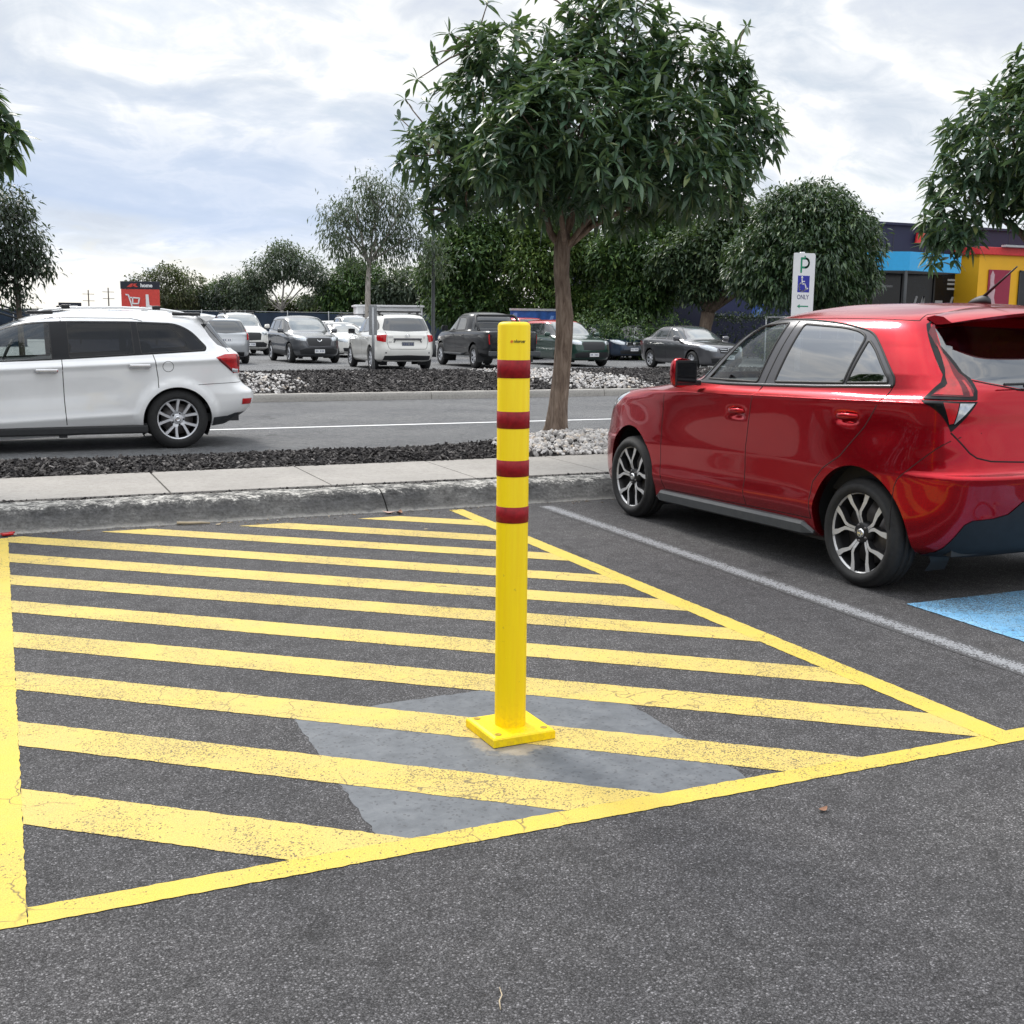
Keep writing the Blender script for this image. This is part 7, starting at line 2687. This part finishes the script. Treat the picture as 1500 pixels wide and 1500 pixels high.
def shops():
    Y = 46.0
    # long navy store
    t = thing('department_store', 'navy department store with a sky blue awning at the right', 'building', (22.0, Y, 0))
    def lx(x):
        return x - 22.0
    mb = MB()
    mb.box((lx((27.5 + 37.6) / 2), 6, 2.15), (37.6 - 27.5, 12, 4.3))
    mb.box((lx((37.6 + 62) / 2), 6, 3.25), (62 - 37.6, 12.02, 6.5))
    mb.box((lx((37.6 + 62) / 2), 6, 6.56), (62.3 - 37.6, 12.3, .12))
    wall = mb.build('wall', [M['navy_wall']], t)
    for k in range(9):
        mb = MB()
        x = 38.6 + k * 2.6
        mb.box((lx(x), -.005, 5.7), (.03, .03, 1.5))
        mb.build('cladding_joint', [M['dark_steel']], wall)
    # hoarding panels with a plan drawing and a list
    F = face((lx(30.6), -.06, 1.9), (1, 0, 0), (0, 0, 1))
    mb = MB()
    mb.prism([(0, 0), (7.0, 0), (7.0, 2.9), (0, 2.9)], 0, .05, F)
    hb = mb.build('hoarding', [M['hoard']], t)
    G = F @ Matrix.Translation((0, 0, .052))
    mb = MB()
    for pts in ([(1.5, 2.0), (2.5, 2.5), (3.0, 1.1), (2.2, .6), (1.9, 1.0)], [(2.3, .5), (2.9, .7), (2.7, 0.02), (2.1, .02)]):
        mb.prism(pts[::-1], 0, .004, G)
    mb.build('plan_block', [M['hoard_blue']], hb)
    mb = MB()
    mb.stroke([(1.45, 1.35), (2.55, .75)], .16, .004, .008, G)
    mb.stroke([(2.65, .9), (3.05, 2.2)], .14, .004, .009, G)
    mb.prism([(1.9, 1.45), (2.35, 1.65), (2.45, 2.1), (2.0, 1.95)], .004, .008, G)
    mb.stroke([(2.35, .05), (2.75, .35)], .18, .004, .010, G)
    mb.build('plan_block', [M['hoard_light']], hb)
    mb = MB()
    for i, y in enumerate((2.05, 1.62, 1.22, .82)):
        if i:
            mb.lathe([(0, .004), (.10, .004), (.10, 0)], 14, 0, G @ Matrix.Translation((4.35, y + .03, 0)))
            mb.box(tuple(G @ Vector((4.95, y + .08, .003))), (.68 - .1 * (i % 2), .006, .09))
            mb.box(tuple(G @ Vector((4.85, y - .08, .003))), (.5, .006, .07))
        else:
            mb.box(tuple(G @ Vector((4.75, y + .08, .003))), (.85, .006, .13))
    mb.box(tuple(G @ Vector((4.9, .42, .003))), (1.0, .006, .08))
    mb.build('directory_list', [M['white_print']], hb)
    # sky blue awning: a shallow wedge with its corner towards the car park
    zt, zb = 5.0, 4.12
    plan = [(lx(36.3), -.02), (lx(36.6), -1.2), (lx(39.6), -3.0), (lx(43.6), -2.2), (lx(44.4), -.02)]
    mb = MB()
    n = len(plan)
    mb.add([(x, y, zt) for x, y in plan] + [(x, y, zb) for x, y in plan], [(i, i + n, i + n + 1, i + 1) for i in range(n - 1)])
    aw = mb.build('awning', [M['awning']], t)
    mb = MB()
    mb.add([(x * .999, y * .99, zb + .02) for x, y in plan], [tuple(range(n))])
    mb.add([(x * .999, y * .99, zt - .02) for x, y in plan], [tuple(reversed(range(n)))])
    mb.build('soffit', [M['soffit']], aw)
    mb = MB()
    mb.tube([(lx(39.5), -2.9, 0), (lx(39.5), -2.9, zb)], .09, 10)
    mb.build('awning_post', [M['dark_steel']], t)
    # dark glazed shopfront with posters
    F = face((lx(37.7), -.03, .05), (1, 0, 0), (0, 0, 1))
    mb = MB()
    mb.prism([(0, 0), (8.4, 0), (8.4, 4.3), (0, 4.3)], 0, .02, F)
    sf = mb.build('shopfront', [M['shop_glass']], t)
    G = F @ Matrix.Translation((0, 0, .022))
    for x in (0.05, 2.1, 4.2, 6.3, 8.35):
        mb = MB()
        mb.box(tuple(G @ Vector((x, 2.1, .02))), (.09, .06, 4.2))
        mb.build('mullion', [M['dark_steel']], sf)
    mb = MB()
    for x in (4.8, 5.25, 7.2, 7.6):
        mb.prism([(x, 2.0), (x + .16, 2.0), (x + .5, 3.0), (x + .36, 3.0)], 0, .006, G)
    for x in (5.6, 7.95):
        mb.prism([(x, 2.0), (x + .14, 2.0), (x + .14, 3.0), (x + .02, 3.0)], 0, .006, G)
    mb.prism([(6.45, 2.1), (6.95, 2.1), (6.95, 2.8), (6.45, 2.8)], 0, .006, G)
    for y in (3.35, 3.6, 3.8):
        mb.prism([(7.2, y), (7.95, y), (7.95, y + .1), (7.2, y + .1)], 0, .006, G)
    mb.prism([(2.5, 3.4), (3.6, 3.4), (3.6, 3.5), (2.5, 3.5)], 0, .006, G)
    mb.build('window_poster', [M['soffit']], sf)
    # red panel with white slashes up on the wall
    F = face((lx(42.5), -.10, 5.65), (1, 0, 0), (0, 0, 1))
    mb = MB()
    mb.prism([(0, 0), (2.2, 0), (2.3, .52), (.08, .52)], 0, .12, F)
    rs = mb.build('logo_panel', [M['red_trim']], t)
    G = F @ Matrix.Translation((0, 0, .122))
    mb = MB()
    for x in (.50, .82, 1.15):
        mb.prism([(x, .05), (x + .09, .05), (x + .36, .47), (x + .24, .47)], 0, .01, G)
    mb.build('logo', [M['white_print']], rs)
    # rooftop mast
    mb = MB()
    for x, h in ((44.6, 3.0), (46.4, 2.2)):
        mb.tube([(lx(x), 9, 6.5), (lx(x), 9, 6.5 + h)], .07, 6)
    mb.tube([(lx(44.6), 9, 8.2), (lx(47.5), 9, 8.2)], .06, 6)
    mb.tube([(lx(44.9), 9, 6.6), (lx(46.4), 9, 8.2)], .04, 6)
    mb.build('roof_mast', [M['galv']], t)
    # yellow shop
    t = thing('yellow_shop', 'golden yellow shop with a red roof edge at the right edge', 'building', (45.4, 44.4, 0))
    mb = MB()
    mb.box((8.0, 5, 2.6), (16, 10, 5.2))
    mb.build('wall', [M['yellow_wall']], t)
    mb = MB()
    mb.box((8.0, 5, 5.32), (16.3, 10.3, .38), bev=.03)
    mb.build('roof_edge', [M['red_trim']], t)
    mb = MB()
    mb.box((8.6, -.25, 5.58), (14.6, .3, .10))
    mb.build('roof_capping', [M['soffit']], t)
    F = face((.65, -.03, 1.9), (.68, 0, 0), (0, 0, 1)) @ Matrix.Diagonal((.68, 1, 1, 1))
    mb = MB()
    mb.prism([(0, 0), (2.2, 0), (2.2, 2.5), (0, 2.5)], 0, .03, F)
    po = mb.build('poster', [M['magenta']], t)
    G = F @ Matrix.Translation((0, 0, .032))
    mb = MB()
    mb.prism([(.02, .5), (.30, .55), (.62, .5), (.9, .62), (.66, 1.1), (.72, 1.5), (.55, 1.9), (.58, 2.25), (.36, 2.46), (.16, 2.2), (.2, 1.7), (.04, 1.2)], 0, .006, G)
    mb.build('poster_figure', [M['pale_pink']], po)
    mb = MB()
    mb.prism([(.02, .02), (2.0, .02), (1.7, .3), (1.0, .62), (.5, .42), (.02, .5)], 0, .004, G)
    mb.build('poster_dark_print', [M['sign_navy']], po)  # black area of the poster print
    F = face((2.75, -.03, 1.2), (1, 0, 0), (0, 0, 1))
    mb = MB()
    mb.prism([(0, 0), (1.15, 0), (1.15, 3.2), (0, 3.2)], 0, .02, F)
    w = mb.build('window', [M['shop_glass']], t)
    mb = MB()
    for a, b in (((.03, .0), (.03, 3.2)), ((1.12, 0), (1.12, 3.2)), ((0, 3.17), (1.15, 3.17))):
        mb.stroke([a, b], .07, .02, .06, F)
    mb.build('frame', [M['dark_steel']], w)
    # small blue and orange banner left of the store
    t = thing('banner_board', 'blue and orange banner board behind the bollard top', 'banner', (21.0, 45.2, 0))
    F = face((-1.05, 0, 1.30), (1, 0, 0), (0, 0, 1))
    mb = MB()
    mb.prism([(0, 0), (2.15, 0), (2.15, .70), (0, .70)], 0, .06, F)
    bb = mb.build('board', [M['banner_blue']], t)
    mb = MB()
    mb.prism([(0, .70), (2.15, .70), (2.15, .79), (0, .79)], -.1, .1, F)
    mb.build('board_roof', [M['soffit']], t)
    G = F @ Matrix.Translation((0, 0, .062))
    mb = MB()
    mb.prism([(.02, .05), (1.5, .05), (1.5, .25), (.02, .25)], 0, .006, G)
    mb.build('banner_stripe', [M['orange']], bb)
    mb = MB()
    mb.prism([(.12, .42), (.3, .42), (.3, .6), (.12, .6)], 0, .006, G)
    mb.prism([(1.72, .1), (1.9, .1), (2.05, .5), (1.9, .5)], 0, .006, G)
    mb.build('banner_mark', [M['hoard_light']], bb)
    for k in (-.9, .95):
        mb = MB()
        mb.tube([(k, .12, 0), (k, .12, 2.0)], .05, 8)
        mb.build('post', [M['dark_steel']], t)
    # clipped hedge and white railing in front of the hoarding
    rng = np.random.default_rng(77)
    n = 7000
    P = np.stack([rng.uniform(29.2, 37.5, n), rng.uniform(43.6, 44.6, n), rng.uniform(.1, 2.05, n)], -1)
    kk = (P[:, 1] < 43.85) | (P[:, 2] > 1.75)
    P = P[kk]
    V, F2 = leaves(P, unit(rng.normal(0, 1, P.shape)), np.full(len(P), .16), np.full(len(P), .035), np.full(len(P), .2), rng, 2)
    h = link('hedge', np_mesh('hedge', V, F2), M['leaf_dark'])
    tag(h, 'dark clipped hedge along the foot of the navy hoarding', 'hedge')
    t = thing('railing', 'white metal ramp railing above the roof of the steel grey sedan', 'railing', (28.6, 39.0, 0))
    for z in (1.35, 1.8):
        mb = MB()
        mb.tube([(0, 0, z), (6.0, .6, z + .1)], .03, 8)
        mb.build('handrail', [M['sign_white']], t)
    for k in range(7):
        mb = MB()
        mb.tube([(k, .1 * k, 0), (k, .1 * k, 1.85)], .028, 8)
        mb.build('post', [M['sign_white']], t)


shops()
